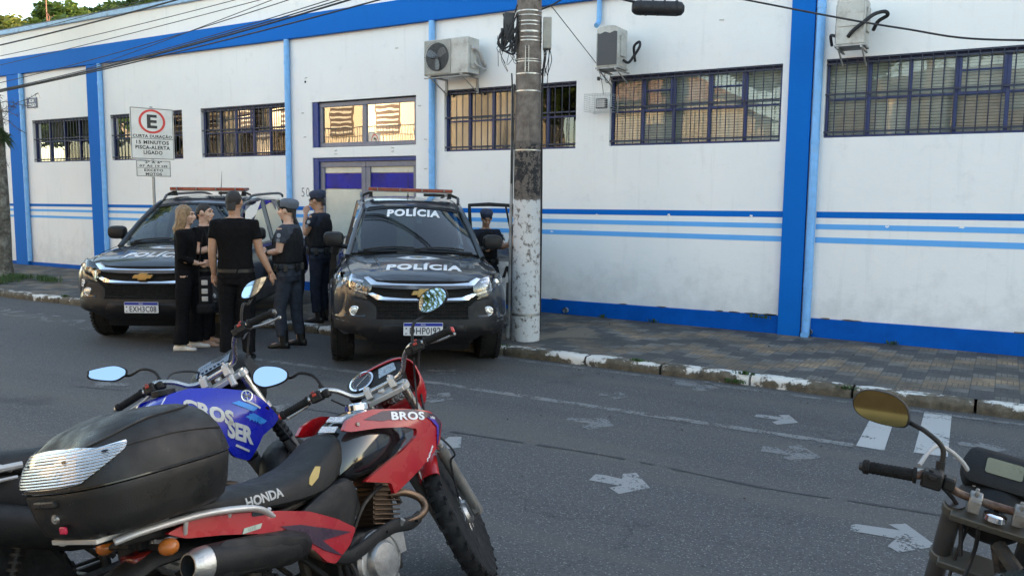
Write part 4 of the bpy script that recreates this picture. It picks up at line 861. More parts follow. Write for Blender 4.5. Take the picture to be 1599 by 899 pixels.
tree((-14.5, -8, 0), 8.5, 3.2, 'large tree behind the camera between the cream building and the small house', leaf=LEAF_A, nleaf=3500, ls=.26, seed=78)
tree((-42, -7, 0), 8.0, 3.4, 'dense unseen tree added beyond the cream building to darken the left window reflections', leaf=LEAF_C, nleaf=3500, ls=.3, seed=79)  # unseen tree added so the far left windows reflect dark leaves, not sky
tree((-47.5, -6, 0), 8.0, 3.4, 'farthest dense unseen tree, added across the street to darken the left window reflections', leaf=LEAF_C, nleaf=3500, ls=.3, seed=80)  # second unseen tree added for the same dark reflection
pm = thing('palm_tree', 'palm tree behind the camera, seen only in mirrors and car paint', 'palm tree', (-2.6, -5.2, 0)); mb = MB(); mb.tube([(0, 0, 0), (.1, 0, 3), (.2, .1, 7)], [.16, .13, .11], 10); mb.build('trunk', BARK, pm)
mb = MB(); rr = random.Random(5)
for k in range(15):
    a = k*6.28/15+rr.uniform(-.3, .3); d = Vector((math.cos(a), math.sin(a), 0)); pts = [Vector((.2, .1, 7))+d*1.9*t+Vector((0, 0, 1.0*t-2.1*t*t+rr.uniform(-.02, .02))) for t in [j/7 for j in range(8)]]
    for p, q in zip(pts, pts[1:]):
        s_ = (q-p).cross(Vector((0, 0, 1))).normalized()
        for m_ in range(3):
            b = p+(q-p)*m_/3
            for sg_ in (-1, 1): mb._f([mb.bm.verts.new(v) for v in (b, b+(q-p)*.13, b+s_*sg_*rr.uniform(.25, .45)+(q-p)*rr.uniform(.3, .8)-Vector((0, 0, rr.uniform(.05, .3))))])
finish(mb.bm, 'crown', LEAF_A, pm, smooth=False)
# ================================================================ police cars
def carpaint():
    m, nt, b = newmat('dark_grey_car_paint'); L = nt.links; co = objco(nt)
    b.inputs['Base Color'].default_value = (.022, .026, .032, 1); b.inputs['Metallic'].default_value = .25; b.inputs['Coat Weight'].default_value = 1; b.inputs['Coat Roughness'].default_value = .03
    rr_ = ramp(nt, noise(nt, co, 5, 6, .7), [(.35, (.28,)*3), (.7, (.42,)*3)]).outputs[0]; L.new(rr_, b.inputs['Roughness'])
    L.new(mixc(nt, ramp(nt, noise(nt, co, 3, 7, .7), [(.5, (0, 0, 0)), (.8, (.35, .35, .35))]).outputs[0], (.020, .024, .030), (.055, .052, .048)), b.inputs['Base Color'])
    b.inputs['Coat IOR'].default_value = 1.5
    return m
CP = carpaint(); BPL = mat('black_plastic', (.009, .009, .010), .5, bump=.15, bscale=300, dirt=.1, spec=.3); GBLK = mat('gloss_black', (.008, .008, .009), .12)
CHR = mat('chrome', (.72, .72, .74), .10, metal=1, var=.05, rvar=.3); TYRE = mat('tyre_rubber', (.011, .011, .011), .8, bump=.3, bscale=90, dirt=.2, dirtcol=(.04, .037, .034), spec=.25); RIMM = mat('alloy_rim', (.22, .22, .23), .35, metal=.8)
WSG = glassmat('car_glass', (.22, .26, .25), 1.6, .03); LENS = glassmat('clear_lens', (.92, .93, .95), 1.3, .05); WTX = mat('white_vinyl', (.66, .66, .66), .5); REFL = mat('lamp_reflector', (.70, .70, .70), .18, metal=1, bump=.9, bscale=45)
AMB = mat('amber_lens', (.55, .20, .03), .2); REDL = mat('red_lightbar', (.20, .022, .014), .22, coat=.5, vscale=25, var=.4); GOLD = mat('gold_emblem', (.30, .20, .075), .4, metal=.7); SEATM = mat('car_seat', (.03, .03, .032), .9); GREYV = mat('grey_vinyl', (.42, .44, .45), .5); PBLUE = mat('plate_blue', (.010, .025, .26), .4)
PWH = mat('plate_white', (.60, .61, .62), .4); PBK = mat('plate_black', (.02, .02, .03), .5)
def lerp(tab, x):
    if x <= tab[0][0]: return tab[0][1:]
    for a, b in zip(tab, tab[1:]):
        if x <= b[0]:
            t = (x-a[0])/(b[0]-a[0]); return tuple(p+(q-p)*t for p, q in zip(a[1:], b[1:]))
    return tab[-1][1:]
# front surface: x as a function of height, then falling back towards the corners
FZ = [(.22, 2.10), (.36, 2.20), (.46, 2.295), (.60, 2.30), (.66, 2.27), (.80, 2.255), (.95, 2.235), (1.02, 2.20), (1.07, 2.12), (1.12, 2.0)]
def FX(y, z): a = abs(y)/.94; return lerp(FZ, z)[0]-.085*a*a-.30*a**7
def FF(o=0): return lambda u, v, t: Vector((FX(u, v)+o+t, u*(1-.0), v))
# body stations: x, half width, belt half width, z bottom, z shoulder, z hood edge, z centre
ST = [(-2.40, .74, .62, .50, .92, 1.02, 1.04), (-2.36, .84, .74, .40, .95, 1.09, 1.10), (-2.2, .915, .80, .36, .97, 1.12, 1.13), (-1.5, .945, .825, .32, .96, 1.12, 1.13), (-.5, .935, .83, .30, .93, 1.10, 1.11), (.5, .935, .83, .30, .92, 1.10, 1.12), (.95, .94, .81, .31, .93, 1.115, 1.175),
      (1.2, .945, .79, .33, .94, 1.115, 1.185), (1.6, .945, .77, .36, .94, 1.085, 1.145), (1.9, .93, .745, .38, .925, 1.045, 1.095), (2.02, .90, .715, .40, .91, 1.02, 1.065), (2.09, .85, .67, .42, .90, 1.00, 1.04), (2.14, .76, .60, .44, .88, .98, 1.015), (2.18, .60, .48, .46, .86, .965, .99), (2.20, .36, .30, .48, .84, .95, .97)]
ST2 = []
for i in range(len(ST)-1):
    for k in range(3):
        t = k/3; p0, p1, p2, p3 = ST[max(i-1, 0)], ST[i], ST[i+1], ST[min(i+2, len(ST)-1)]
        ST2.append(tuple(a+(b-a)*t for a, b in zip(p1, p2)))
ST2.append(ST[-1])
def section(s):
    x, w_, wb, zb, zs_, zh, zc = s; P = [(0, zb), (w_*.55, zb), (w_*.88, zb), (w_*.97, zb+.07), (w_, zb+.22), (w_+.004, .66), (w_+.002, .80), (w_-.008, zs_-.04), (w_-.03, zs_+.02), (w_-.07, zs_+.075), ((w_+wb)/2-.02, (zs_+zh)/2+.055), (wb, zh), (wb*.86, zh+.012+.3*(zc-zh)), (wb*.72, zh-.004+.55*(zc-zh)), (wb*.5, zh+.8*(zc-zh)), (wb*.25, zh+.95*(zc-zh)), (0, zc)]
    return x, P
def hood_z(x, y):
    for a, b in zip(ST2, ST2[1:]):
        if a[0] <= x <= b[0]:
            t = (x-a[0])/(b[0]-a[0]); s = tuple(p+(q-p)*t for p, q in zip(a, b)); break
    else: s = ST2[-1]
    P = section(s)[1][11:]; y = abs(y)
    for (ya, za), (yb, zb_) in zip(P, P[1:]):
        if yb <= y <= ya: return za+(zb_-za)*(ya-y)/(ya-yb)
    return P[0][1]
def wheel(parent, x, y, steer=0):
    s = 1 if y > 0 else -1; w_ = thing('wheel', None, None, (x, y, .385), steer); w_.parent = parent
    M = Matrix.Rotation(math.pi/2, 4, 'X')
    mb = MB(); mb.lathe([(.245, -.125), (.30, -.128), (.355, -.118), (.378, -.095), (.385, -.05), (.385, .05), (.378, .095), (.355, .118), (.30, .128), (.245, .125)], 48, M)
    for k in range(48):
        a = k*2*math.pi/48
        for sd2 in (-1, 1): mb.box((.384*math.cos(a), sd2*.085, .384*math.sin(a)), (.02, .05, .030), Euler((0, -a, .25*sd2)))
    mb.build('tyre', TYRE, w_, bevel=0)
    mb = MB(); mb.lathe([(.245, -.12), (.235, -.11), (.225, .02), (.23, .11), (.245, .12)], 36, M); 
    for k in range(6):
        a = k*math.pi/3; mb.box((.12*math.cos(a), s*.085, .12*math.sin(a)), (.22, .03, .06), Euler((0, -a, 0)))
    mb.tube([(0, s*.05, 0), (0, s*.11, 0)], .06, 16); mb.tube([(0, -s*.02, 0), (0, s*.03, 0)], .17, 20); mb.build('rim', RIMM, w_)
def make_car(label, plate, loc, back, pitch, roll, open_door, lbl2):
    t = thing('police_car', label, 'police car', loc, group='police cars backed onto the pavement'); fw = R(back+180)
    t.rotation_euler = (Matrix.Rotation(fw, 3, 'Z') @ Matrix.Rotation(pitch, 3, 'Y') @ Matrix.Rotation(roll, 3, 'X')).to_euler()
    # ---- body shell
    mb = MB(); rings = []
    for s in ST2:
        x, P = section(s); rings.append([(x, y, z) for y, z in P]+[(x, -y, z) for y, z in reversed(P[1:-1])])
    mb.loft(rings); body = mb.build('body', [CP, BPL], t, ang=30)
    cut = []
    for x in (1.37, -1.47):
        for s in (-1, 1):
            c = MB(); c.tube([(x, s*.60, .40), (x, s*1.2, .40)], .47, 40); q = c.build('cutter', BPL); cut.append(q)
    for q in cut:
        bo = body.modifiers.new('b', 'BOOLEAN'); bo.operation = 'DIFFERENCE'; bo.object = q; bo.solver = 'EXACT'
    dg = bpy.context.evaluated_depsgraph_get(); me = bpy.data.meshes.new_from_object(body.evaluated_get(dg)); body.modifiers.clear(); body.data = me
    for q in cut: bpy.data.objects.remove(q)
    for p in body.data.polygons:    # wheel houses are black inside
        c = p.center
        for x in (1.37, -1.47):
            if (c.x-x)**2+(c.z-.40)**2 < .465**2 and abs(c.y) < .93 and abs(c.y) > .58: p.material_index = 1
    for x in (1.37, -1.47):      # black arch mouldings
        for s in (-1, 1):
            mb = MB(); pts = [(x+.475*math.cos(a), s*.935, .40+.475*math.sin(a)) for a in [R(12+k*156/20) for k in range(21)]]; mb.tube(pts, [(.03, .028)]*21, 8); mb.build('arch_moulding', BPL, t)
    for x in (1.37, -1.47):
        for s in (-1, 1): wheel(t, x, s*.815, 0)
    # ---- front end, black lower bumper in one moulded piece with its intakes
    mb = MB(); o = [(-.90, .47), (-.62, .42), (-.5, .33), (.5, .33), (.62, .42), (.90, .47), (.905, .55), (.86, .60), (-.86, .60), (-.905, .55)]
    patch(o, FF(-.01), 0, .02, g=.06, puff=.018, pw=.05, mb=mb)
    patch([(-.52, .245), (.52, .245), (.50, .36), (-.50, .36)], FF(-.02), 0, .012, g=.08, mb=mb)
    for s in (-1, 1):
        patch(round_poly([(s*.47, .60), (s*.90, .60), (s*.915, .80), (s*.80, .835), (s*.54, .78), (s*.47, .72)], .02), FF(-.012), 0, .018, g=.05, puff=.01, pw=.03, mb=mb)
    bmp = mb.build('bumper', CP if False else BPL, t)
    mb = MB(); patch(round_poly([(-.50, .36), (.50, .36), (.42, .555), (-.42, .555)], .02), FF(.004), .0, .026, g=.06, puff=.014, pw=.03, mb=mb); mb.build('number_plate_housing', BPL, t)
    for s in (-1, 1): mb = MB(); patch(round_poly([(s*.80, .60), (s*.925, .60), (s*.932, .95), (s*.90, .975), (s*.60, .845), (s*.56, .80), (s*.70, .815)], .015), FF(-.004), 0, .016, g=.04, puff=.006, pw=.02, mb=mb); mb.build('bumper_corner', CP, t)
    mb = MB(); patch([(-.56, .56), (.56, .56), (.60, .70), (.60, .99), (-.60, .99), (-.60, .70)], FF(-.006), 0, .006, g=.06, mb=mb); gr = mb.build('grille', mat('mesh_black', (.006, .006, .006), .7, spec=.2), t)
    mb = MB()       # mesh bars of the lower and upper intake
    for z in (.585, .62, .655, .69, .725, .76): mb.tube([(FX(y, z)+.004, y, z) for y in [(-.47+.94*k/14)*(1-.0*(.76-z)) for k in range(15)]], .0075, 6)
    for k in range(31):
        y = -.46+.92*k/30; mb.tube([(FX(y, z)+.003, y, z) for z in (.575, .67, .77)], .005, 5)
    for z in (.885, .91): mb.tube([(FX(y, z)+.004, y, z) for y in [-.50+1.0*k/14 for k in range(15)]], .008, 6)
    mb.build('grille_mesh', mat('mesh_black', (.006, .006, .006), .7, spec=.2), gr)
    bmesh_gap = 0
    def bar(o, m, nm, t1=.035, off=0): mb = MB(); patch(o, FF(off), -.01, t1, g=.05, puff=.01, pw=.016, mb=mb); return mb.build(nm, m, t)
    up = [(-.60, 1.015), (-.555, 1.025), (-.47, .978), (-.3, .965), (0, .960), (.3, .965), (.47, .978), (.555, 1.025), (.60, 1.015), (.50, .925), (.3, .912), (0, .908), (-.3, .912), (-.50, .925)]
    bar(up, CHR, 'chrome_bar', .03)
    lo = [(-.56, .86), (-.51, .868), (-.40, .828), (-.2, .815), (.2, .815), (.40, .828), (.51, .868), (.56, .86), (.47, .797), (.36, .782), (-.36, .782), (-.47, .797)]
    bar(lo, CHR, 'chrome_bar', .028)
    # emblem: plain gold cross bar
    mb = MB(); e = [(-.125, -.018), (-.10, .028), (-.048, .028), (-.044, .045), (.062, .045), (.056, .028), (.125, .028), (.10, -.018), (.048, -.018), (.044, -.036), (-.062, -.036), (-.056, -.018)]
    mb.prism([(u, v+.868) for u, v in e], FF(0), .0, .05); mb.build('emblem', GOLD, t, bevel=.006)
    # headlights
    for s in (-1, 1):
        ho = [(s*.515, .955), (s*.60, 1.015), (s*.72, 1.045), (s*.835, 1.055), (s*.875, 1.01), (s*.865, .93), (s*.80, .895), (s*.68, .872), (s*.57, .835), (s*.53, .86)]
        if s < 0: ho = ho[::-1]
        ho = round_poly(ho, .015, 3)
        def HF(o): return lambda u, v, t_: Vector((FX(u, min(v, 1.0))+o+t_-max(0, v-1.0)*.9-max(0, abs(u)-.74)*.55, u, v))
        mb = MB(); patch(ho, HF(-.012), 0, .010, g=.04, mb=mb); hl = mb.build('headlight', GBLK, t)
        mb = MB()
        for (cy, cz, r) in ((.775, .965, .052), (.655, .93, .038)):
            x = FX(s*cy, cz)+.0-max(0, cy-.74)*.55; mb.lathe([(r, .0), (r*.98, .018), (r*.8, .010), (r*.6, .012), (r*.3, .019), (.001, .021)], 20, Matrix.Translation((x, s*cy, cz)) @ Matrix.Rotation(math.pi/2, 4, 'Y'))
        patch(round_poly([(s*.60, .985), (s*.86, 1.035), (s*.85, 1.01), (s*.61, .965)][::(1 if s > 0 else -1)], .006), HF(0), 0, .006, g=.04, mb=mb)
        patch(round_poly([(s*.56, .865), (s*.70, .895), (s*.84, .925), (s*.84, .905), (s*.70, .88), (s*.57, .85)][::(1 if s > 0 else -1)], .006), HF(0), 0, .007, g=.04, mb=mb)
        mb.build('reflector', REFL, hl)
        mb = MB(); patch(round_poly([(s*.565, .90), (s*.615, .92), (s*.61, .885), (s*.57, .872)][::(1 if s > 0 else -1)], .006), HF(0), 0, .01, g=.05, mb=mb); mb.build('turn_lamp', AMB, hl)
        mb = MB(); patch(ho, HF(.022), 0, .002, g=.04, puff=.008, pw=.04, mb=mb); mb.build('lens', LENS, hl)
        # fog lamp in its recess
        cy, cz = s*.69, .675
        mb = MB(); patch(round_poly([(cy-.115, cz-.055), (cy+.115, cz-.055), (cy+.12, cz+.075), (cy-.10, cz+.06)], .02), FF(.002), 0, .012, g=.05, mb=mb)
        fg = mb.build('fog_lamp', GBLK, t)
        mb = MB(); MM = Matrix.Translation((FX(cy, cz)+.014, cy, cz)) @ Matrix.Rotation(math.pi/2, 4, 'Y'); mb.lathe([(.052, -.01), (.054, .012), (.046, .016), (.040, .013), (.02, .016), (.001, .017)], 22, MM); mb.build('reflector', REFL, fg)
        mb = MB(); patch(round_poly([(s*.62, .555), (s*.88, .575), (s*.88, .565), (s*.62, .543)][::(1 if s > 0 else -1)], .003), FF(.012), 0, .008, g=.05, mb=mb); mb.build('bumper_trim', mat('trim_grey', (.12, .12, .125), .3), t)
    # number plate
    mb = MB(); X0 = FX(0, .51)+.062; pf = lambda o: (lambda u, v, t_: Vector((X0+o+t_, u, v+.513)))
    mb.prism(round_poly([(-.2, -.065), (.2, -.065), (.2, .065), (-.2, .065)], .008), pf(0), -.01, .004); npl = mb.build('number_plate', PWH, t, smooth=False)
    mb = MB(); mb.prism([(-.196, .030), (.196, .030), (.196, .062), (-.196, .062)], pf(.0042), 0, .0015); mb.build('blue_strip', PBLUE, npl, smooth=False)
    mb = MB(); text(plate, .315, .070, pf(.0045), bold=.012, t0=0, t1=.002, cx=.02, cy=-.018, space=1.08, mb=mb); text('BR', .022, .016, pf(.0045), bold=.01, t0=0, t1=.002, cx=-.172, cy=-.045, mb=mb); mb.prism([(-.18, .0), (-.165, .0), (-.165, .015), (-.18, .015)], pf(.0045), 0, .002); mb.build('characters', PBK, npl, smooth=False)
    mb = MB(); text('BRASIL', .05, .012, pf(.006), bold=.01, t0=0, t1=.0015, cy=.046, mb=mb); mb.build('country_name', PWH, npl, smooth=False)
    # ---- greenhouse: roof, pillars, glass
    def RW(x): return lerp([(-2.25, .50), (-1.9, .60), (-1.2, .645), (-.4, .655), (.1, .64), (.35, .60)], x)[0]
    def RZ(x): return lerp([(-2.25, 1.66), (-1.9, 1.735), (-1.2, 1.775), (-.5, 1.79), (0, 1.775), (.22, 1.735), (.35, 1.69)], x)[0]
    mb = MB(); rings = []
    for x in (-2.25, -2.1, -1.9, -1.5, -1.0, -.5, -.1, .1, .22, .30, .34):
        w_, z = RW(x), RZ(x); rings.append([(x+.06*(1-abs(k)/7)**2*(1 if x > .15 else 0), w_*math.copysign(min(1, (abs(k)/7)), k), z-.035*(abs(k)/7)**2.2-(.035 if abs(k) == 7 else 0)) for k in range(-7, 8)]+[(x, w_*.96, z-.09), (x, 0, z-.075), (x, -w_*.96, z-.09)])
    mb.loft(rings); roof = mb.build('roof', CP, t)
    # glass surfaces from belt to roof
    def side_top(x): return Vector((x, RW(x)*.985, RZ(x)-.075))
    belt = lambda x: Vector((x, .80, 1.105))
    A0, A1 = Vector((1.10, .745, 1.165)), Vector((.36, .575, 1.635))     # windscreen corner bottom / top
    for s in (-1, 1):
        mb = MB(); S = Vector((1, s, 1))
        def m3(v): return Vector((v.x, v.y*s, v.z))
        mb.tube([m3(p) for p in catmull([Vector((1.16, .775, 1.13)), A0*.5+A1*.5+Vector((.03, .03, .015)), A1+Vector((-.03, .03, .02)), side_top(-.1)], 6)], [(.036, .03)]*19, 8)
        mb.tube([m3(p) for p in (belt(-.42), side_top(-.45))], .035, 8); mb.tube([m3(p) for p in (belt(-1.35), side_top(-1.32))], .035, 8); mb.tube([m3(p) for p in (Vector((-2.25, .76, 1.10)), Vector((-2.12, .56, 1.68)))], .05, 8)
        mb.tube([m3(belt(x)) for x in (1.05, .3, -.5, -1.4, -2.2)], .02, 8)
        mb.build('pillar', CP if s > 0 else CP, t)
        for k_, (xa, xb) in enumerate(((.98, -.40), (-.45, -1.32), (-1.38, -2.15))):
            if open_door and s > 0 and k_ == 1: continue
            mb = MB(); ta, tb = (Vector((.20, .60, 1.655)) if xa > .9 else side_top(xa)), side_top(xb); mb.quad(m3(belt(xa)), m3(belt(xb)), m3(tb), m3(ta)); mb.build('side_window', WSG, t, smooth=False)
    # windscreen: curved grid
    mb = MB(); rings = []
    for j in range(9):
        v = j/8; p = A0+(A1-A0)*v; rings.append([(p.x+.07*(1-(k/8)**2)+.03*math.sin(v*3.14), p.y*k/8, p.z+(.028+.03*v)*(1-(k/8)**2)) for k in range(-8, 9)])
    mb.loft(rings, close=False, cap=False)
    ws = mb.build('windscreen', WSG, t)
    def WF(o): return lambda u, v, t_: (lambda q: Vector((q.x+.07*(1-(u/q.y)**2)+.03*math.sin(v*3.14)+(o+t_)*.55, u, q.z+(.028+.03*v)*(1-(u/q.y)**2)+(o+t_)*.83)))(A0+(A1-A0)*v)
    if open_door: mb = MB(); text('POLÍCIA', .64, .20, WF(.004), bold=.045, shear=.12, t0=0, t1=.002, cy=.86, g=.05, space=1.14, mb=mb); mb.build('windscreen_lettering', WTX, ws)
    mb = MB(); patch([(-.66, 0), (.66, 0), (.66, .035), (-.66, .035)], WF(.001), 0, .008, g=.06, mb=mb)      # black border and wipers
    for y0, y1 in ((-.60, -.02), (-.02, .56)): mb.tube([WF(.012)(y0+(y1-y0)*k/6, .03+.05*math.sin(k/6*2.6), .006) for k in range(7)], .010, 6)
    patch([(-.56, .955), (.56, .955), (.56, .999), (-.56, .999)], WF(.001), 0, .006, g=.06, mb=mb)
    mb.build('wiper', BPL, t)
    mb = MB(); mb.box((.42, 0, 1.60), (.05, .22, .06)); mb.build('rear_view_mirror', BPL, t, bevel=.01)
    for y in (-.38, .38):
        for x in (-.35, -1.30): mb = MB(); mb.box((x, y, 1.18), (.14, .46, .42)); mb.box((x-.04, y, 1.44), (.10, .24, .16)); mb.build('seat', SEATM, t, bevel=.03)
    mb = MB()
    mb.tube([(.35+.03*math.cos(a), .38+.18*math.sin(a), 1.17+.17*math.cos(a)) for a in [k*2*math.pi/20 for k in range(21)]], .014, 6)
    mb.box((.80, 0, 1.10), (.45, 1.4, .12)); mb.build('dashboard', SEATM, t, bevel=.02)
    mb = MB(); mb.quad((-2.22, -.62, 1.12), (-2.22, .62, 1.12), (-2.14, .50, 1.66), (-2.14, -.50, 1.66)); mb.build('rear_window', WSG, t, smooth=False)
    # hood: creases, emblem, lettering laid on the real surface
    def HS(o): return lambda u, v, t_: Vector((v, u, hood_z(v, u)+o+t_))
    mb = MB(); tb = text_bm('POLÍCIA', .80, .24, bold=.045, shear=.15, g=.04, space=1.14)
    _shell(tb, lambda u, v, t_: HS(.003)(u+.03, 1.86-v, t_), 0, .003, 0, 0, None, mb)
    mb.build('hood_lettering', WTX, t)
    mb = MB()
    def ring_(rx, ry, m_): return [(rx*math.cos(k*2*math.pi/28), 1.50+ry*math.sin(k*2*math.pi/28)) for k in range(28)]
    patch([(-.24, 1.50), (-.14, 1.585), (-.05, 1.60), (.05, 1.60), (.14, 1.585), (.24, 1.50), (.12, 1.42), (0, 1.40), (-.12, 1.42)], HS(.003), 0, .003, g=.05, mb=mb); em = mb.build('hood_emblem', GREYV, t)
    mb = MB(); patch(ring_(.14, .075, 0), HS(.0065), 0, .002, g=.05, mb=mb); mb.build('ring', WTX, em); mb = MB(); patch(ring_(.10, .052, 0), HS(.009), 0, .002, g=.05, mb=mb); mb.build('disc', mat('emblem_blue', (.10, .15, .2), .5), em); mb = MB(); patch(ring_(.045, .028, 0), HS(.0115), 0, .002, mb=mb); mb.build('centre', GOLD, em)
    for s in (-1, 1): mb = MB(); mb.tube([(x, s*(.50+.10*(2.0-x)/.9-.09), hood_z(x, s*(.50+.10*(2.0-x)/.9-.09))-.004) for x in [1.2+.85*k/10 for k in range(11)]], [.004+.010*math.sin(math.pi*k/10) for k in range(11)], 8); mb.build('hood_crease', CP, t)
    mb = MB()        # dark shut line round the hood
    for s in (-1, 1): mb = MB(); mb.tube([(x, s*lerp([(1.0, .80), (1.6, .778), (1.9, .745), (2.02, .71), (2.09, .66)], x)[0], hood_z(x, s*.70)-.004+(.0)) for x in [1.0+1.09*k/12 for k in range(13)]], .0045, 5); mb.build('shut_line', GBLK, t)
    # mirrors
    for s in (-1, 1):
        mir(t, s, (.86, s*.825, 1.30))
    # roof rails, light bar, aerial
    for s in (-1, 1):
        mb = MB(); mb.tube(catmull([(.10, s*.60, 1.72), (0, s*.612, 1.765), (-.2, s*.62, 1.795), (-1.4, s*.615, 1.80), (-1.75, s*.60, 1.77), (-1.85, s*.58, 1.74)], 4), .019, 8); mb.build('roof_rail', mat('rail_grey', (.10, .10, .105), .35, metal=.6), t)
    mb = MB(); lb = round_poly([(-.535, 1.862), (.535, 1.862), (.535, 1.902), (-.535, 1.902)], .015)
    mb.prism(lb, lambda u, v, t_: Vector((t_-.02-.04*(u/.62)**2, u, v)), -.16, .10); bar_ = mb.build('light_bar', REDL, t, bevel=.008)
    mb = MB(); mb.b2(-.175, .07, -.52, .52, 1.848, 1.8615)
    for y in (-.42, -.14, .14, .42): mb.box((.075, y, 1.882), (.03, .01, .035))
    mb.build('base', mat('bar_base', (.2, .2, .2), .4, metal=.5), bar_)
    for s in (-1, 1): mb = MB(); mb.box((-.05, s*.50, 1.815), (.10, .05, .07), taper=.7); mb.tube([(-.05, s*.48, 1.85), (-.05, s*.60, 1.80)], .015, 6); mb.build('mount', BPL, bar_)
    mb = MB(); mb.box((-.0, .30, 1.825), (.12, .26, .035)); mb.build('siren', BPL, bar_)
    mb = MB(); mb.tube([(-.55, 0, 1.78), (-.55, 0, 1.82), (-.62, 0, 2.14)], [.02, .007, .002], 6); mb.build('aerial', BPL, t)
    # corner letters
    mb = MB()
    if lbl2: text(lbl2, .20, .085, lambda u, v, t_: Vector((FX(-.83+u, v)+.022+t_-.012*0, -.83+u*.9, v)), bold=.04, t0=0, t1=.003, cy=.775, g=.03, mb=mb)
    else: patch(c2([(-.80, .93+.12), (-.77, 1.10), (-.74, 1.07), (-.76, 1.03)]), lambda u, v, t_: Vector((1.93-t_*0, u-.08, v+.0)), 0, .003, mb=mb)
    if lbl2: mb.build('corner_lettering', WTX, t)
    else: mb.bm.free()
    # fender badge patterns
    for s in (-1, 1):
        mb = MB(); patch(c2([(1.62, .94), (1.72, 1.00), (1.86, .97), (1.84, .88), (1.72, .86)]), lambda u, v, t_, s=s: Vector((u, s*(lerp([(1.6, .935), (1.9, .915), (2.02, .885)], u)[0]-(v-.86)*.38+.012+t_), v)), 0, .003, g=.05, mb=mb); mb.build('fender_badge', GREYV, t)
    if open_door: front_door(t)
    return t
def mir(p, s, c):
    mb = MB(); x, y, z = c
    rings = []
    for k, (dx, sc) in enumerate(((.075, .55), (.06, .85), (.02, 1), (-.04, 1.0), (-.06, .95))):
        rings.append([(x+dx, y+s*(.115)+s*.118*sc*a, z+.088*sc*b) for a, b in [(math.copysign(abs(math.cos(q))**.6, math.cos(q)), math.copysign(abs(math.sin(q))**.6, math.sin(q))) for q in [i*2*math.pi/20 for i in range(20)]]])
    mb.loft(rings); mb.tube([(x-.02, y-s*.10, z-.10), (x, y+s*.06, z-.07)], [(.03, .05), (.025, .045)], 8); m = mb.build('side_mirror', BPL, p)
    mb = MB(); mb.prism([(y+s*.115+.10*math.cos(q), z+.072*math.sin(q)) for q in [i*2*math.pi/20 for i in range(20)]], lambda u, v, t_: Vector((x-.061-t_, u, v)), 0, .002); mb.build('mirror_glass', mat('mirror_silver', (.8, .8, .8), .03, metal=1, var=0, rvar=0), m)
def front_door(t):
    hinge = Vector((-.44, .93, 0)); a = R(68)
    M = Matrix.Translation(hinge) @ Matrix.Rotation(-a, 4, 'Z') @ Matrix.Translation(-hinge)
    mb = MB(); prof = [(.30, .90), (.42, .925), (.66, .945), (.80, .943), (.92, .922), (1.02, .87), (1.10, .83)]
    rings = []
    for x in (-.44, -.7, -.9, -1.1, -1.30): rings.append([(x, y, z) for z, y in prof]+[(x, y-.07 if z > .4 else y-.04, z) for z, y in reversed(prof)])
    mb.loft(rings); mb.bm.transform(M); d = mb.build('rear_door', CP, t)
    mb = MB(); fr = catmull([(-.44, .83, 1.10), (-.46, .72, 1.40), (-.48, .645, 1.69), (-.80, .64, 1.705), (-1.22, .64, 1.69), (-1.34, .72, 1.4), (-1.36, .83, 1.12)], 1)
    mb.tube(fr, [(.028, .022)]*len(fr), 8); mb.tube([(-1.08, .64, 1.69), (-1.12, .83, 1.11)], .016, 6); mb.bm.transform(M); mb.build('window_frame', BPL, d)
    mb = MB(); mb.tube([(-1.08, .955, .97), (-1.24, .955, .97)], .016, 8); mb.bm.transform(M); mb.build('handle', CP, d)
    mb = MB(); patch(c2([(-.50, .64), (-.9, .62), (-1.2, .70), (-1.2, .88), (-.9, .92), (-.5, .92)]), lambda u, v, t_: Vector((u, .948+t_-max(0, v-.84)*.2, v)), 0, .003, g=.08, mb=mb); mb.bm.transform(M); bd = mb.build('door_badge', GREYV, d)
    mb = MB()
    for k in range(4): patch([(-.52-.17*k, .70), (-.58-.17*k, .86), (-.62-.17*k, .86), (-.67-.17*k, .70), (-.63-.17*k, .70), (-.60-.17*k, .79), (-.57-.17*k, .70)], lambda u, v, t_: Vector((u, .952+t_, v)), 0, .003, mb=mb)
    mb.bm.transform(M); mb.build('badge_pattern', GBLK, bd)
carA = make_car('dark grey police car with its rear door open, nearest the utility pole', 'DHP0I92', (-6.61, 8.30, .0), 132, R(1.4), R(-1.1), True, None)
carB = make_car('dark grey police car behind the talking group, lettered BAEP on its corner', 'EXH3C08', (-9.98, 7.92, .0), 122, R(1.4), R(0), False, 'BAEP')
for c in (carA, carB):    # the front axle stays on the road, the rear one stands on the kerb
    c.location.z = .036+.0
# ================================================================ motorcycles
RED = mat('red_plastic', (.31, .005, .008), .30, coat=.35, var=.10, vscale=5, rvar=.25); BLU = mat('blue_plastic', (.006, .014, .33), .26, coat=.4, var=.12, vscale=5, rvar=.25)
TBK = mat('tank_black', (.010, .010, .011), .14, coat=.8, dirt=.25, dirtcol=(.05, .045, .04), vscale=7); SEATB = mat('seat_vinyl', (.012, .012, .012), .50, bump=.35, bscale=260, dirt=.3, dirtcol=(.036, .033, .028), vscale=8, spec=.3)
MBK = mat('matt_black_plastic', (.009, .009, .009), .55, bump=.2, bscale=220, dirt=.25, dirtcol=(.03, .027, .023), spec=.28); ALU = mat('cast_aluminium', (.42, .41, .39), .38, metal=.85, dirt=.45, dirtcol=(.09, .08, .07), bump=.2, bscale=150)
STL = mat('steel_tube', (.45, .44, .42), .28, metal=.95, dirt=.3, dirtcol=(.12, .10, .08), vscale=20); SLD = mat('fork_slider', (.20, .19, .175), .5, metal=.5, dirt=.35, dirtcol=(.07, .06, .05)); SILV = mat('silver_paint', (.46, .45, .43), .4, metal=.4, dirt=.2)
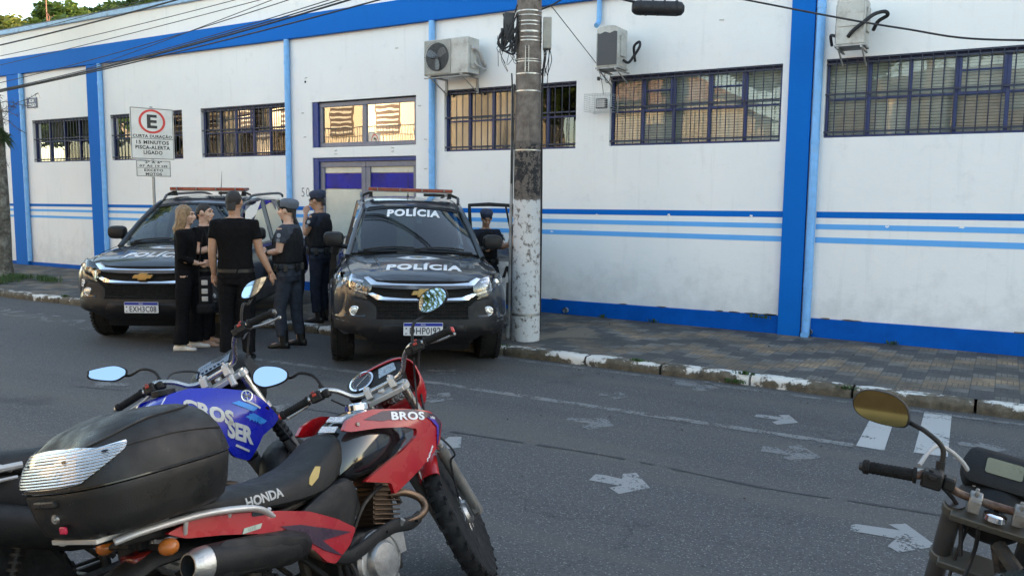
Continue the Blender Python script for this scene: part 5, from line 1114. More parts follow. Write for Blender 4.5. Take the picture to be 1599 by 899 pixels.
ENG = mat('engine_black', (.011, .0105, .010), .6, bump=.4, bscale=60, dirt=.4, dirtcol=(.05, .04, .03), spec=.3); HEATS = mat('burnt_steel', (.13, .085, .055), .4, metal=.8, vscale=9, var=.5); RUB = mat('grip_rubber', (.009, .009, .009), .75, bump=.6, bscale=240, spec=.25)
LCDM = mat('lcd_face', (.22, .28, .33), .2, vscale=80, var=.35); LCDO = mat('lcd_olive', (.17, .17, .11), .3); SKYB = mat('mirror_silver_bike', (.62, .74, .86), .015, metal=1, var=0, rvar=0)
CASE = mat('case_plastic', (.011, .0108, .0105), .45, bump=.25, bscale=420, dirt=.25, dirtcol=(.034, .031, .026), vscale=5, rvar=.3, spec=.34)
RAKE = R(27)
def fork_matrix(head, steer):
    ax = Vector((-math.sin(RAKE), 0, math.cos(RAKE))); h = Vector(head)
    return Matrix.Translation(h) @ Matrix.Rotation(steer, 4, ax) @ Matrix.Translation(-h)
class Bike:
    def __init__(s, label, loc, hd, lean, steer, head=(1.02, 0, .98)):
        s.t = thing('motorcycle', label, 'motorcycle', loc, group='motorcycles parked along the near kerb')
        s.M = Matrix.Rotation(hd, 4, 'Z') @ Matrix.Rotation(-lean, 4, 'X'); s.t.rotation_euler = s.M.to_3x3().to_euler(); s.W = Matrix.Translation(loc) @ s.M
        s.S = fork_matrix(head, steer)
    def add(s, name, mb, m, parent=None, st=False, **k):
        if st: mb.bm.transform(s.S)
        return mb.build(name, m, parent or s.t, **k)
    def wheel(s, x, r, wd, hub, st=False, drum=True, rimm=None):
        w_ = bpy.data.objects.new('wheel', None); COL.objects.link(w_); w_.parent = s.t; T = Matrix.Translation((x, 0, r)) @ Matrix.Rotation(math.pi/2, 4, 'X')
        mb = MB(); rt = r-.055; n = 56
        mb.lathe([(rt, -wd*.38), (rt+.02, -wd*.5), (r-.02, -wd*.46), (r-.004, -wd*.25), (r, 0), (r-.004, wd*.25), (r-.02, wd*.46), (rt+.02, wd*.5), (rt, wd*.38)], n, T)
        for k in range(n):
            a = k*2*math.pi/n; e = (k % 2)*.5-.25; c = T @ Vector(((r-.0055)*math.cos(a), (r-.0055)*math.sin(a), wd*e*.9)); rot = (T.to_3x3() @ Matrix.Rotation(a, 3, 'Z')).to_euler()
            mb.box(c, (.009, .020, wd*.36), rot); c2_ = T @ Vector(((r-.014)*math.cos(a+.05), (r-.014)*math.sin(a+.05), -wd*.43*(1 if k % 2 else -1))); mb.box(c2_, (.014, .016, wd*.12), rot)
        s.add('tyre', mb, TYRE, w_, st)
        mb = MB(); mb.lathe([(rt+.004, -wd*.36), (rt-.006, -wd*.36), (rt-.012, -wd*.2), (rt-.016, 0), (rt-.012, wd*.2), (rt-.006, wd*.36), (rt+.004, wd*.36), (rt-.002, 0)], 44, T); s.add('rim', mb, rimm or STL, w_, st)
        mb = MB(); mb.lathe([(.001, -.055), (.05, -.055), (.062, -.04), (.062, .04), (.05, .055), (.001, .055)], 20, T); s.add('hub', mb, ALU, w_, st)
        mb = MB()
        for k in range(32):
            a = k*2*math.pi/32; sd_k = 1 if k % 2 else -1; b = a+.5*(1 if k % 4 < 2 else -1)
            mb.tube([T @ Vector((.058*math.cos(b), .058*math.sin(b), .035*sd_k)), T @ Vector(((rt-.012)*math.cos(a), (rt-.012)*math.sin(a), .01*sd_k))], .0018, 4)
        s.add('spokes', mb, STL, w_, st); return w_
    def mirror(s, c, aim, outline, stem, frame=1.13, gm=None):
        """round mirror whose glass is turned so that the rider's side sees `aim`"""
        WS = s.W @ s.S; cw = WS @ Vector(c); tc = (Vector((0, 0, CAM_H))-cw).normalized(); n = (tc+Vector(aim).normalized()).normalized()
        right = Vector((0, 0, 1)).cross(n).normalized(); up = n.cross(right); Wi = (s.W @ s.S).inverted()
        right = _r-n*n.dot(_r); right.normalize(); up = n.cross(right); 
        if up.dot(_u) < 0: up = -up
        def f(o): return lambda u, v, t: Wi @ (cw+right*u+up*v+n*(o+t))
        ol = c2(outline, 5); mb = MB(); fo = [(u*frame, v*frame) for u, v in ol]
        for k, (sc, d0) in enumerate(((1, 0),)): pass
        rings = [[f(0)(u*q, v*q, dz) for u, v in fo] for q, dz in ((.965, .003), (1.0, -.002), (1.0, -.010), (.86, -.026), (.5, -.036), (.05, -.038))]
        mb.loft(rings); 
        pj = WS @ Vector(stem[-2])-cw; pj = (pj-n*pj.dot(n)).normalized(); rad = max((right*u+up*v).dot(pj) for u, v in ol); st_ = catmull([Vector(q) for q in stem[:-1]]+[Wi @ (cw+pj*(rad*frame+.012)-n*.012), Wi @ (cw+pj*rad*.55-n*.026)], 5); mb.tube(st_, .0068, 8); mb.tube([stem[0], Vector(stem[0])+(Vector(stem[1])-Vector(stem[0]))*.45], .011, 8)
        m_ = s.add('mirror', mb, MBK, None, True); mb = MB(); mb.prism(ol, f(.0032), 0, .0008); s.add('glass', mb, gm or SKYB, m_, True, smooth=False)
    def controls(s, bar, L=.40, gr=RUB, tip=None, levers=True, barm=STL, hb=.011, boxes=True):
        mb = MB(); mb.tube(catmull(bar, 6), hb, 12); s.add('handlebar', mb, barm, None, True)
        for sg_, e in ((1, bar[0]), (-1, bar[-1])):
            e = Vector(e); nx = Vector(bar[1] if sg_ > 0 else bar[-2]); d = (nx-e).normalized()
            mb = MB(); mb.tube([e-d*.004, e, e+d*.012, e+d*.014, e+d*.118, e+d*.12, e+d*.128], [.014, .0195, .0195, .0155, .0165, .021, .021], 16)
            for k in range(9): mb.tube([e+d*(.022+k*.0105), e+d*(.026+k*.0105)], .0172, 14)
            g = s.add('grip', mb, gr, None, True)
            mb = MB(); mb.tube([e-d*.012, e-d*.003], [.011, .014], 12); s.add('bar_end', mb, tip or ALU, g, True)
            if boxes:
                c = e+d*.165; mb = MB(); mb.box(c+Vector((.006, 0, -.004)), (.05, .05, .044)); mb.box(c+d*.04+Vector((.015, 0, -.01)), (.04, .03, .035)); mb.tube([c+d*.02+Vector((.03, 0, .005)), c-d*.01+Vector((.05, 0, .0))], .014, 10); s.add('switch_box', mb, MBK, None, True, bevel=.006)
                mb = MB(); mb.box(c+Vector((-.021, 0, .006)), (.006, .018, .012)); mb.box(c+Vector((-.006, .006*sg_, .02)), (.014, .012, .008)); s.add('switch', mb, (mat('switch_red', (.30, .025, .015), .4) if barm is STL else MBK), None, True, bevel=.002)
            if levers:
                p = e+d*.17+Vector((.05, 0, 0)); mb = MB(); mb.curve([p, p-d*.04+Vector((.012, 0, -.004)), p-d*.10+Vector((.010, 0, -.014)), p-d*.165+Vector((.004, 0, -.016))], [.0065]*99 if False else .006, 8, 5); mb.ell(p-d*.168+Vector((.004, 0, -.016)), (.009, .009, .009), 8, 6); s.add('lever', mb, ALU if sg_ > 0 or True else MBK, None, True)
    def fork(s, axle, top, dy, slider, stanch, split=.48, rs=.027, rt=.0195, boot=None, clampm=None):
        A, T = Vector(axle), Vector(top)
        for sg_ in (1, -1):
            o = Vector((0, dy*sg_, 0)); mb = MB(); p = A+(T-A)*split
            mb.tube([A+o-(T-A)*.05, A+o-(T-A)*.04, A+o+(T-A)*.02, p+o-(T-A)*.02, p+o], [rs*.6, rs*1.05, rs*.95, rs, rs*1.12], 14); mb.box(A+o+Vector((.0, 0, .0)), (.05, .034, .05)); lg = s.add('fork_leg', mb, slider, None, True)
            mb = MB(); mb.tube([p+o, T+o+(T-A)*.03], rt, 14); s.add('stanchion', mb, stanch, lg, True)
            if boot: mb = MB(); q = p+(T-A)*boot; n = 12; mb.tube([p+o+(q-p)*k/n for k in range(n+1)], [rs*(1.18 if k % 2 else .98) for k in range(n+1)], 12); s.add('boot', mb, MBK, lg, True)
        mb = MB(); ax = T-A; ax.normalize()
        for h, w_ in ((.0, .05), (-.19, .055)):
            c = T+ax*h; mb.box(c+Vector((-.01, 0, 0)), (.075, dy*2+.01, .024), Euler((0, -RAKE, 0)))
            for sg_ in (1, -1): mb.tube([c+Vector((0, dy*sg_, 0))-ax*.015, c+Vector((0, dy*sg_, 0))+ax*.015], .030, 14)
        mb.tube([T+ax*.012+Vector((-.03, 0, 0)), T+ax*.028+Vector((-.03, 0, 0))], .018, 6); s.add('triple_clamp', mb, clampm or SILV, None, True, bevel=.004)
    def frame_engine(s, drum=True, cover=ALU, top=.70):
        mb = MB()
        mb.curve([(.98, 0, .92), (.94, 0, .70), (.90, 0, .50), (.88, 0, .32)], .020, 8); mb.curve([(.98, 0, .92), (.78, 0, .82), (.55, 0, .72), (.42, 0, .55), (.42, 0, .32)], .020, 8)
        for y in (-.10, .10): mb.curve([(.55, y*.6, .70), (.2, y, .69), (-.15, y, .76), (-.30, y*.8, .78)], .013, 8); mb.curve([(.42, y, .40), (.2, y, .64), (.1, y, .70)], .011, 8)
        s.add('frame', mb, ENG)
        mb = MB()
        for y in (-.10, .10): mb.curve([(.44, y*.9, .36), (.2, y, .335), (0, y*.95, .31)], [(.022)]*1 if False else .020, 8)
        mb.tube([(.32, -.09, .35), (.32, .09, .35)], .018, 8); s.add('swingarm', mb, ENG)
        mb = MB()
        mb.box((.66, 0, .38), (.34, .20, .20)); mb.box((.60, 0, .30), (.30, .16, .10)); mb.tube([(.60, -.13, .40), (.60, .13, .40)], .10, 20); mb.tube([(.76, -.11, .39), (.76, .10, .39)], .085, 20); en = s.add('engine', mb, ENG, bevel=.012)
        mb = MB(); q = Vector((.80, 0, .47)); d = Vector((.30, 0, 1)).normalized(); rt = Euler((0, math.atan2(.30, 1), 0))
        mb.box(q+d*.07, (.105, .10, .17), rt)
        for k in range(9): mb.box(q+d*(.005+k*.019), (.150, .165, .006), rt)
        mb.box(q+d*.185, (.125, .13, .055), rt); mb.box(q+d*.22, (.10, .11, .03), rt); s.add('cylinder', mb, HEATS, en, bevel=.002)
        mb = MB(); M_ = Matrix.Translation((.655, -.125, .375)) @ Matrix.Rotation(math.pi/2, 4, 'X')
        mb.lathe([(.118, -.01), (.118, .02), (.108, .034), (.102, .036), (.098, .030), (.078, .030), (.074, .050), (.066, .060), (.02, .064), (.001, .064)], 36, M_)
        mb.box((.75, -.135, .41), (.12, .03, .10)); mb.tube([(.79, -.15, .46), (.80, -.172, .49)], .012, 8)
        for k in range(7): a = k*.9; mb.tube([(.655+.108*math.cos(a), -.15, .375+.108*math.sin(a)), (.655+.108*math.cos(a), -.165, .375+.108*math.sin(a))], .007, 8)
        s.add('clutch_cover', mb, cover, en)
        mb = MB(); M_ = Matrix.Translation((.655, .125, .375)) @ Matrix.Rotation(-math.pi/2, 4, 'X'); mb.lathe([(.11, -.01), (.11, .02), (.09, .035), (.001, .04)], 30, M_); s.add('stator_cover', mb, cover, en)
        for k in (-1, 1): mb = MB(); mb.tube([(.50, .12*k, .28), (.50, .24*k, .27)], .012, 8); mb.box((.50, .25*k, .275), (.06, .09, .018)); s.add('footpeg', mb, ENG)
        mb = MB(); mb.curve([(.50, -.15, .28), (.60, -.17, .25), (.70, -.18, .24)], .008, 8); mb.box((.71, -.185, .245), (.03, .05, .012)); s.add('brake_pedal', mb, STL)
        mb = MB(); mb.curve([(.48, .11, .30), (.44, .20, .15), (.40, .28, .075)], .012, 8); mb.box((.40, .285, .07), (.05, .04, .01)); s.add('side_stand', mb, ENG)
        mb = MB()
        for z in (.375, .255): mb.tube([(0, .09, .31+(z-.315)*.9), (.52, .09, z+.02)], .008, 6)
        mb.tube([(0, .085, .31), (0, .095, .31)], .08, 24); s.add('chain', mb, ENG)
        mb = MB()
        for y in (-.13, .13):
            mb.tube([(.03, y, .33), (.15, y*.92, .68)], .012, 8)
            for k in range(11): c = Vector((.055, y*.98, .40))+Vector((.085, -y*.06, .25))*k/10; mb.tube([c, c+Vector((.003, 0, .010))], .026, 12)
        s.add('shock', mb, ENG)
    def exhaust(s, pts, muff, r=.062, tip=True, mm=MBK, tm=STL):
        mb = MB(); mb.curve(pts, .0165, 12); ex = s.add('exhaust_pipe', mb, HEATS)
        a, b = Vector(muff[0]), Vector(muff[1]); mb = MB(); mb.tube([a, a+(b-a)*.04, a+(b-a)*.2, a+(b-a)*.74, a+(b-a)*.93], [r*.45, r*.72, r, r, r*.94], 22, cap=False); mf = s.add('muffler', mb, mm)
        if tip:
            mb = MB(); d = (b-a).normalized(); mb.tube([a+(b-a)*.92, b-d*.0, b+d*.02, b+d*.03, b+d*.0305], [r*.93, r*.86, r*.72, r*.66, r*.58], 26, cap=False); s.add('tip', mb, ALU, mf)
            mb = MB(); mb.tube([b+d*.0306, b+d*.0, b-d*.10], [r*.59, r*.56, r*.5], 24, cap=False); mb.tube([b-d*.095, b-d*.10], r*.51, 20); s.add('bore', mb, mat('soot', (.008, .008, .008), .9), mf)
        mb = MB(); e = [(.0, -.0)]; 
        return mf
def SY(y0, rows):  # side panel surface: y as function of x and z
    return None

# ---------------------------------------------------------------- red trail bike
rb = Bike('red and black trail motorcycle with large black top case, nearest the camera', (-2.10, 1.709, 0), R(87.9), R(14.5), R(35.6))
rb.wheel(0, .305, .11, .06); rb.wheel(1.356, .335, .084, .06, st=True); rb.frame_engine()
rb.exhaust([(.87, -.05, .57), (.94, -.07, .565), (1.0, -.10, .52), (.985, -.13, .475), (.90, -.145, .46), (.76, -.15, .475), (.62, -.155, .45), (.48, -.16, .44), (.36, -.165, .50), (.27, -.17, .575)], ((.30, -.175, .565), (-.15, -.20, .655)), .060)
mb = MB()
def bar_path(pts, r0): return [(Vector(p)) for p in pts]
hs = [(.93, -.142, .462), (.86, -.152, .455), (.76, -.158, .475), (.66, -.164, .470), (.56, -.168, .455), (.48, -.17, .452), (.38, -.175, .50)]
mb.tube(catmull(hs, 4), [(.027, .012)]*25, 10)
for x, z in ((.88, .458), (.70, .474), (.52, .452)): mb.tube([(x, -.16, z), (x, -.182, z)], .006, 8)
rb.add('heat_shield', mb, MBK)
mb = MB(); patch(round_poly([(.26, .60), (.10, .66), (-.06, .70), (-.12, .66), (-.10, .59), (.12, .555), (.26, .535)], .02), lambda u, v, t: Vector((u, -.232-t+.35*(v-.63)**2*8, v)), 0, .006, g=.04, puff=.006, pw=.02, mb=mb); rb.add('muffler_guard', mb, MBK)
# tank
mb = MB(); rings = []
for x, zt, w_, zb in ((.555, .845, .085, .73), (.60, .895, .115, .70), (.66, .935, .140, .685), (.74, .958, .155, .685), (.83, .962, .158, .70), (.92, .945, .145, .73), (.99, .915, .11, .77), (1.03, .885, .06, .81)):
    pr = [(0, zt), (.35, zt-.006), (.62, zt-.022), (.82, zt-.052), (.95, zt-.095), (1.0, zt-.15), (.94, zb+.03), (.6, zb), (0, zb)]
    rings.append([(x, w_*a, z) for a, z in pr]+[(x, -w_*a, z) for a, z in reversed(pr[1:-1])])
mb.loft(rings); tk = rb.add('fuel_tank', mb, TBK, ang=50)
tk_s = tk.modifiers.new('s', 'SUBSURF'); tk_s.levels = 1; tk_s.render_levels = 1
mb = MB(); T = Matrix.Translation((.835, 0, .962)) @ Matrix.Rotation(R(6), 4, 'Y'); mb.lathe([(.052, -.01), (.052, .012), (.046, .018), (.044, .013), (.030, .013), (.028, .020), (.001, .021)], 28, T); mb.box((.80, 0, .982), (.03, .016, .006)); rb.add('fuel_cap', mb, CHR, tk)
mb = MB()
for x, z in ((.665, .943), (.615, .914)): mb.box((x, -.045, z+.001), (.032, .085, .003), Euler((R(7), R(-33 if x < .64 else -27), 0)))
rb.add('warning_label', mb, mat('label_white', (.50, .52, .54), .5, vscale=150, var=.5), tk)
# shrouds, both sides, with lettering on the camera's side too
sho = [(.60, .905), (.635, .938), (.70, .953), (.76, .955), (.90, .925), (1.03, .885), (1.125, .815), (1.07, .745), (.99, .70), (.88, .645), (.775, .600), (.765, .650), (.645, .690), (.73, .722), (.85, .762), (.925, .800), (.935, .828), (.88, .850), (.75, .878), (.63, .893)]
def SH(sg_, o=0): return lambda u, v, t: Vector((u, sg_*(.128+.085*min(1, max(0, (u-.56)/.42))**.8-.30*max(0, v-.865)-.06*max(0, .80-v)-.5*max(0, u-1.03)**1.2+o+t), v))
for sg_ in (-1, 1):
    mb = MB(); patch(round_poly(sho, .010, 3), SH(sg_), -.004, .0155, g=.03, mb=mb); sh = rb.add('shroud', mb, RED, bevel=.006)
    mb = MB(); patch(round_poly([(.70, .925), (.80, .938), (.94, .913), (1.06, .862), (1.115, .815), (1.03, .725), (1.065, .81), (1.02, .855), (.90, .890), (.78, .900)], .006, 2), SH(sg_, .0145), 0, .0035, g=.02, mb=mb); dc = rb.add('graphic', mb, mat('graphic_dark', (.035, .015, .03), .3), sh)
    mb = MB(); patch([(1.00, .862), (1.05, .842), (1.075, .812), (1.035, .735), (1.055, .808), (1.02, .845)], SH(sg_, .0175), 0, .003, g=.02, mb=mb); rb.add('graphic_violet', mb, mat('graphic_violet', (.06, .03, .30), .3), sh)
    mb = MB(); k = 1 if sg_ < 0 else -1
    text('BROS', .165, .036, lambda u, v, t: SH(sg_, .0185)(.905+u*k, .892+v-.24*u*k-.0, t), bold=.035, shear=.25, space=1.1, t0=0, t1=.0022, g=.02, mb=mb); rb.add('lettering', mb, WTX, sh)
    mb = MB(); text('NXR', .060, .012, lambda u, v, t: SH(sg_, .012)(.985+u*.8*k, .715+v+.9*u*k, t), bold=.03, t0=0, t1=.006, mb=mb); text('150', .030, .011, lambda u, v, t: SH(sg_, .0185)(1.035+u*k, .853+v-.3*u*k, t), bold=.03, t0=0, t1=.003, mb=mb); rb.add('small_lettering', mb, WTX, sh)
    mb = MB(); p = SH(sg_, .014)(.668, .915, 0); mb.tube([p, p+Vector((0, sg_*.008, 0))], .008, 12); rb.add('screw', mb, ALU, sh)
    # side covers
    mb = MB(); patch(round_poly([(.30, .655), (.42, .70), (.56, .735), (.605, .70), (.60, .60), (.53, .50), (.47, .50), (.40, .57)], .02, 3), lambda u, v, t: Vector((u, sg_*(.135+t), v)), -.01, .006, g=.04, puff=.02, pw=.03, mb=mb); rb.add('side_cover', mb, MBK)
    mb = MB(); tl = round_poly([(.53, .545), (.485, .495), (.40, .455), (.365, .475), (.32, .535), (.23, .612), (.11, .665), (-.02, .705), (-.14, .735), (-.20, .770), (-.10, .785), (.06, .752), (.20, .715), (.33, .672), (.45, .605)], .012, 3)
    TF = lambda o: (lambda u, v, t: Vector((u, sg_*(.150+.02*max(0, min(1, u/.4))-.06*max(0, -u)+o+t), v))); patch(tl, TF(0), 0, .018, g=.03, mb=mb); tp = rb.add('tail_panel', mb, RED, bevel=.006)
    mb = MB(); patch([(.20, .660), (.28, .640), (.40, .585), (.50, .540), (.36, .555), (.40, .51), (.44, .47), (.36, .52), (.30, .575)], TF(.0195), 0, .003, g=.03, mb=mb); rb.add('graphic', mb, mat('graphic_dark', (.035, .015, .03), .3), tp)
    mb = MB(); patch([(.06, .700), (.13, .695), (.12, .680), (.05, .684)], TF(.0195), 0, .003, mb=mb); text('FLEX', .03, .009, lambda u, v, t: TF(.0225)(.09+u*k, .69+v, t), t0=0, t1=.002, mb=mb); rb.add('sticker', mb, mat('sticker_grey', (.35, .40, .33), .4), tp)
    mb = MB(); patch(round_poly([(.17, .713), (.10, .726), (.10, .740), (.18, .728)], .005), TF(.018), 0, .003, mb=mb); rb.add('tail_slot', mb, GBLK, tp)
# seat
mb = MB(); rings = []
for x, zt, w_, zb in ((.640, .895, .07, .86), (.615, .908, .105, .80), (.57, .892, .125, .735), (.50, .848, .130, .695), (.42, .822, .132, .690), (.30, .812, .138, .700), (.20, .818, .145, .715), (.12, .832, .150, .735), (0, .848, .148, .765), (-.15, .856, .138, .790), (-.24, .855, .115, .800), (-.27, .845, .08, .81)):
    pr = [(0, zt), (.45, zt-.003), (.78, zt-.014), (.94, zt-.036), (1.0, (zt+zb)/2+.01), (1.02, zb+.01), (.85, zb), (0, zb)]
    rings.append([(x, w_*a, z) for a, z in pr]+[(x, -w_*a, z) for a, z in reversed(pr[1:-1])])
mb.loft(rings); sea = rb.add('seat', mb, SEATB, ang=60); q = sea.modifiers.new('s', 'SUBSURF'); q.levels = 1; q.render_levels = 1
dgm = bpy.context.evaluated_depsgraph_get(); mev = bpy.data.meshes.new_from_object(sea.evaluated_get(dgm)); bvb = bmesh.new(); bvb.from_mesh(mev); SEATBVH = BVHTree.FromBMesh(bvb)
def on_seat(x, z, off, side=-1):
    h = SEATBVH.ray_cast(Vector((x, side*.5, z)), Vector((0, -side, 0)))[0]; return Vector((x, (h.y if h else side*.14)+side*off, z))
mb = MB(); text('HONDA', .165, .034, lambda u, v, t: on_seat(.185+u, .768+v-.05*u, .0015+t), bold=.03, t0=-.004, t1=.0015, g=.02, mb=mb); rb.add('lettering', mb, mat('seat_print', (.34, .34, .33), .5), sea)
mb = MB(); patch([(.405, .745), (.445, .765), (.472, .80), (.455, .806), (.43, .792), (.405, .775), (.395, .755)], lambda u, v, t: on_seat(u, v, .001+t), -.004, .0015, g=.02, mb=mb); rb.add('torn_patch', mb, mat('seat_foam', (.42, .30, .11), .9), sea)
# grab rail and rack
mb = MB()
for sg_ in (-1, 1):
    pts = catmull([(-.36, sg_*.15, .80), (-.28, sg_*.175, .806), (-.10, sg_*.180, .795), (.05, sg_*.180, .768), (.13, sg_*.176, .742), (.185, sg_*.160, .700)], 5); mb.tube(pts, [(.012, .021)]*len(pts), 10)
    for x, z in ((-.14, .798), (.02, .785), (.17, .735)): mb.tube([(x, sg_*.178, z), (x, sg_*.155, z-.05)], .008, 8)
mb.b2(-.40, -.02, -.13, .13, .806, .822); rb.add('grab_rail', mb, SILV, bevel=.003)
# top case
CX, CY, CZ = -.185, -.005, .975
def sp_(a, e): return math.copysign(abs(a)**e, a)
def CL(th, ph, o=0):
    q = max(0, math.cos(ph))**.42; x = sp_(math.cos(th), .62)*q; y = sp_(math.sin(th), .62)*q; rear = max(0, -x)
    z = .192*math.sin(ph)**.95*(1-.30*rear**1.5)*(1-.08*max(0, x)); r = 1-.05*(z/.19)
    p = Vector((CX+.262*x*r-(.015*rear), CY+.268*y*r, CZ+z)); nrm = Vector((math.cos(th)*math.cos(ph), math.sin(th)*math.cos(ph), math.sin(ph))); return p+nrm*o
mb = MB(); n = 72; rings = [[CL(2*math.pi*k/n, R(a)) for k in range(n)] for a in (0, 2, 6, 12, 20, 30, 40, 50, 60, 68, 75, 81, 86, 89.2)]
mb.loft(rings); tc_ = rb.add('top_case', mb, CASE, ang=70)
mb = MB(); rings = []
for z, sc in ((-.155, .62), (-.150, .80), (-.135, .87), (-.09, .93), (-.03, .975), (-.012, .99), (-.004, .985)):
    rings.append([Vector((CX+(CL(2*math.pi*k/n, 0)-Vector((CX, CY, CZ))).x*sc, CY+(CL(2*math.pi*k/n, 0)-Vector((CX, CY, CZ))).y*sc, CZ+z)) for k in range(n)])
mb.loft(rings); rb.add('base', mb, CASE, tc_, ang=70)
mb = MB(); mb.tube([CL(2*math.pi*k/n, R(1), -.004) for k in range(n+1)], (.004, .007), 6); rb.add('seal', mb, GBLK, tc_)
# raised ridges on the lid
for s0 in (-1, 1):
    mb = MB(); mb.tube([CL(R(90*s0+a*s0*.62), R(34-.10*abs(a-40)), .001) for a in range(-70, 60, 5)], .0035, 6); rb.add('lid_ridge', mb, CASE, tc_)
    mb = MB(); mb.tube([CL(R(s0*(150-k*7)), R(46+k*1.3), .0015) for k in range(16)], .004, 6); rb.add('lid_ridge', mb, CASE, tc_)
# clear reflector wrapped on the rear of the lid
def rm():
    m, nt, b = newmat('prismatic_reflector'); L = nt.links; co = objco(nt); wv = N(nt, 'ShaderNodeTexWave'); wv.bands_direction = 'Z'; wv.inputs['Scale'].default_value = 38; wv.inputs['Distortion'].default_value = .3; L.new(co, wv.inputs['Vector'])
    bp = N(nt, 'ShaderNodeBump'); bp.inputs['Strength'].default_value = .9; bp.inputs['Distance'].default_value = .006; L.new(wv.outputs['Fac'], bp.inputs['Height']); L.new(bp.outputs[0], b.inputs['Normal'])
    b.inputs['Base Color'].default_value = (.62, .64, .66, 1); b.inputs['Metallic'].default_value = .85; b.inputs['Roughness'].default_value = .22; b.inputs['Coat Weight'].default_value = 1; b.inputs['Coat Roughness'].default_value = .05; return m
mb = MB(); o = [(112, 30), (125, 22), (146, 9), (150, 6), (180, 5), (210, 6), (214, 9), (235, 22), (248, 30), (250, 38), (225, 40), (205, 47), (180, 50), (155, 47), (135, 40), (110, 38)]
patch(round_poly(o, 3, 3), lambda u, v, t: CL(R(u), R(v), .003+t), -.002, .004, g=3, puff=.003, pw=3, mb=mb); rf = rb.add('reflector', mb, rm(), tc_)
mb = MB()
for a in (150, 210): mb.tube([CL(R(a), R(8+k*4), .0085) for k in range(10)], .0015, 5)
for a in (128, 165, 195, 232): mb.tube([CL(R(a), R(33), .006), CL(R(a), R(33), .011)], (.004, .010), 8)
rb.add('reflector_seam', mb, GBLK, rf)
mb = MB(); mb.quad(*[CL(R(a), R(b), .002) for a, b in ((98, 55), (112, 52), (115, 60), (100, 63))]); rb.add('sticker', mb, mat('label_white2', (.4, .4, .4), .5), tc_)
mb = MB(); p = Vector((CX-.262, CY-.02, CZ-.075)); mb.tube([p+Vector((.012, 0, 0)), p+Vector((-.006, 0, 0))], [.016, .014], 14); mb.tube([p+Vector((-.006, 0, 0)), p+Vector((-.010, 0, 0))], .008, 10); rb.add('lock', mb, ALU, tc_)
mb = MB(); mb.box(p+Vector((0, -.03, -.035)), (.010, .034, .022)); rb.add('release_button', mb, mat('button_red', (.45, .01, .05), .35), tc_, bevel=.004)
mb = MB(); mb.box((CX-.268, CY, CZ-.03), (.03, .12, .022)); rb.add('latch', mb, CASE, tc_, bevel=.006)
# tail, lamps, rear mudguard
mb = MB(); mb.curve([(.12, 0, .66), (-.05, 0, .68), (-.22, 0, .66), (-.38, 0, .58), (-.46, 0, .48)], (.055), 10) if False else None
rings = [[(x, w_*math.cos(a), z+.05*math.sin(a)) for a in [R(k*180/10) for k in range(11)]]+[(x, -w_*math.cos(a)*.93, z-.006+.044*math.sin(a)) for a in [R(k*180/10) for k in range(11)]] for x, z, w_ in ((.18, .63, .06), (0, .66, .07), (-.2, .67, .075), (-.34, .63, .075), (-.44, .56, .07), (-.50, .47, .06))]
mb.loft(rings); rb.add('rear_mudguard', mb, MBK)
mb = MB(); mb.box((-.22, 0, .70), (.07, .09, .035)); rb.add('tail_lamp', mb, mat('tail_red_dark', (.10, .008, .006), .2), bevel=.012)
for sg_ in (-1, 1):
    mb = MB(); mb.tube([(-.20, sg_*.06, .73), (-.215, sg_*.16, .735)], .010, 8); wk = rb.add('turn_signal', mb, MBK); mb = MB(); mb.ell((-.215, sg_*.18, .735), (.030, .034, .026)); rb.add('lens', mb, mat('amber_dark', (.34, .10, .015), .25), wk)
# front end
rb.fork((1.356, 0, .335), (1.02, 0, .985), .088, SLD, STL, .50, boot=None)
mb = MB(); rings = []
for k in range(15):
    a = R(66+k*72/14); r0 = .368; wd = .052-.010*abs(k-7)/7; c = (1.356+r0*math.cos(a), .335+r0*math.sin(a))
    rings.append([(c[0]+.022*math.cos(a)*math.cos(b)*.0+math.cos(a)*.03*(math.cos(b)-1)*1.0, wd*math.sin(b)*1.15, c[1]+math.sin(a)*.03*(math.cos(b)-1)) for b in [R(-100+j*200/10) for j in range(11)]]+[(c[0]-math.cos(a)*.005+math.cos(a)*.03*(math.cos(b)-1), wd*math.sin(b)*1.08, c[1]-math.sin(a)*.005+math.sin(a)*.03*(math.cos(b)-1)) for b in [R(100-j*200/10) for j in range(11)]])
mb.loft(rings); rb.add('front_mudguard', mb, RED, st=True)
BARP = [(.86, .405, 1.09), (.875, .26, 1.10), (.89, .215, 1.112), (.925, .165, 1.085), (.965, .12, 1.035), (.985, .06, 1.022), (.985, -.06, 1.022), (.965, -.12, 1.035), (.925, -.165, 1.085), (.89, -.215, 1.112), (.875, -.26, 1.10), (.86, -.405, 1.09)]
rb.controls(BARP, tip=mat('bar_end_red', (.5, .06, .05), .4))
for y in (-.058, .058):
    mb = MB(); mb.box((.985, y, 1.012), (.045, .028, .040)); mb.tube([(.985, y-.014, 1.024), (.985, y+.014, 1.024)], .021, 12); mb.tube([(.972, y, 1.03), (.972, y, 1.052)], .006, 6); mb.tube([(.998, y, 1.03), (.998, y, 1.052)], .006, 6)
    rb.add('bar_clamp', mb, SILV, st=True, bevel=.003)
def gaugeplane(c, tilt): 
    T = Matrix.Translation(c) @ Matrix.Rotation(R(-90+tilt), 4, 'Y') @ Matrix.Rotation(R(-90), 4, 'Z'); return T  # u right for the rider, v up, t towards the rider
def GP(c, tilt):
    c = Vector(c); n = Vector((-math.cos(R(tilt)), 0, math.sin(R(tilt)))); v_ = Vector((math.sin(R(tilt)), 0, math.cos(R(tilt)))); u_ = Vector((0, -1, 0)); return lambda o=0: (lambda u, v, t: c+u_*u+v_*v+n*(o+t))
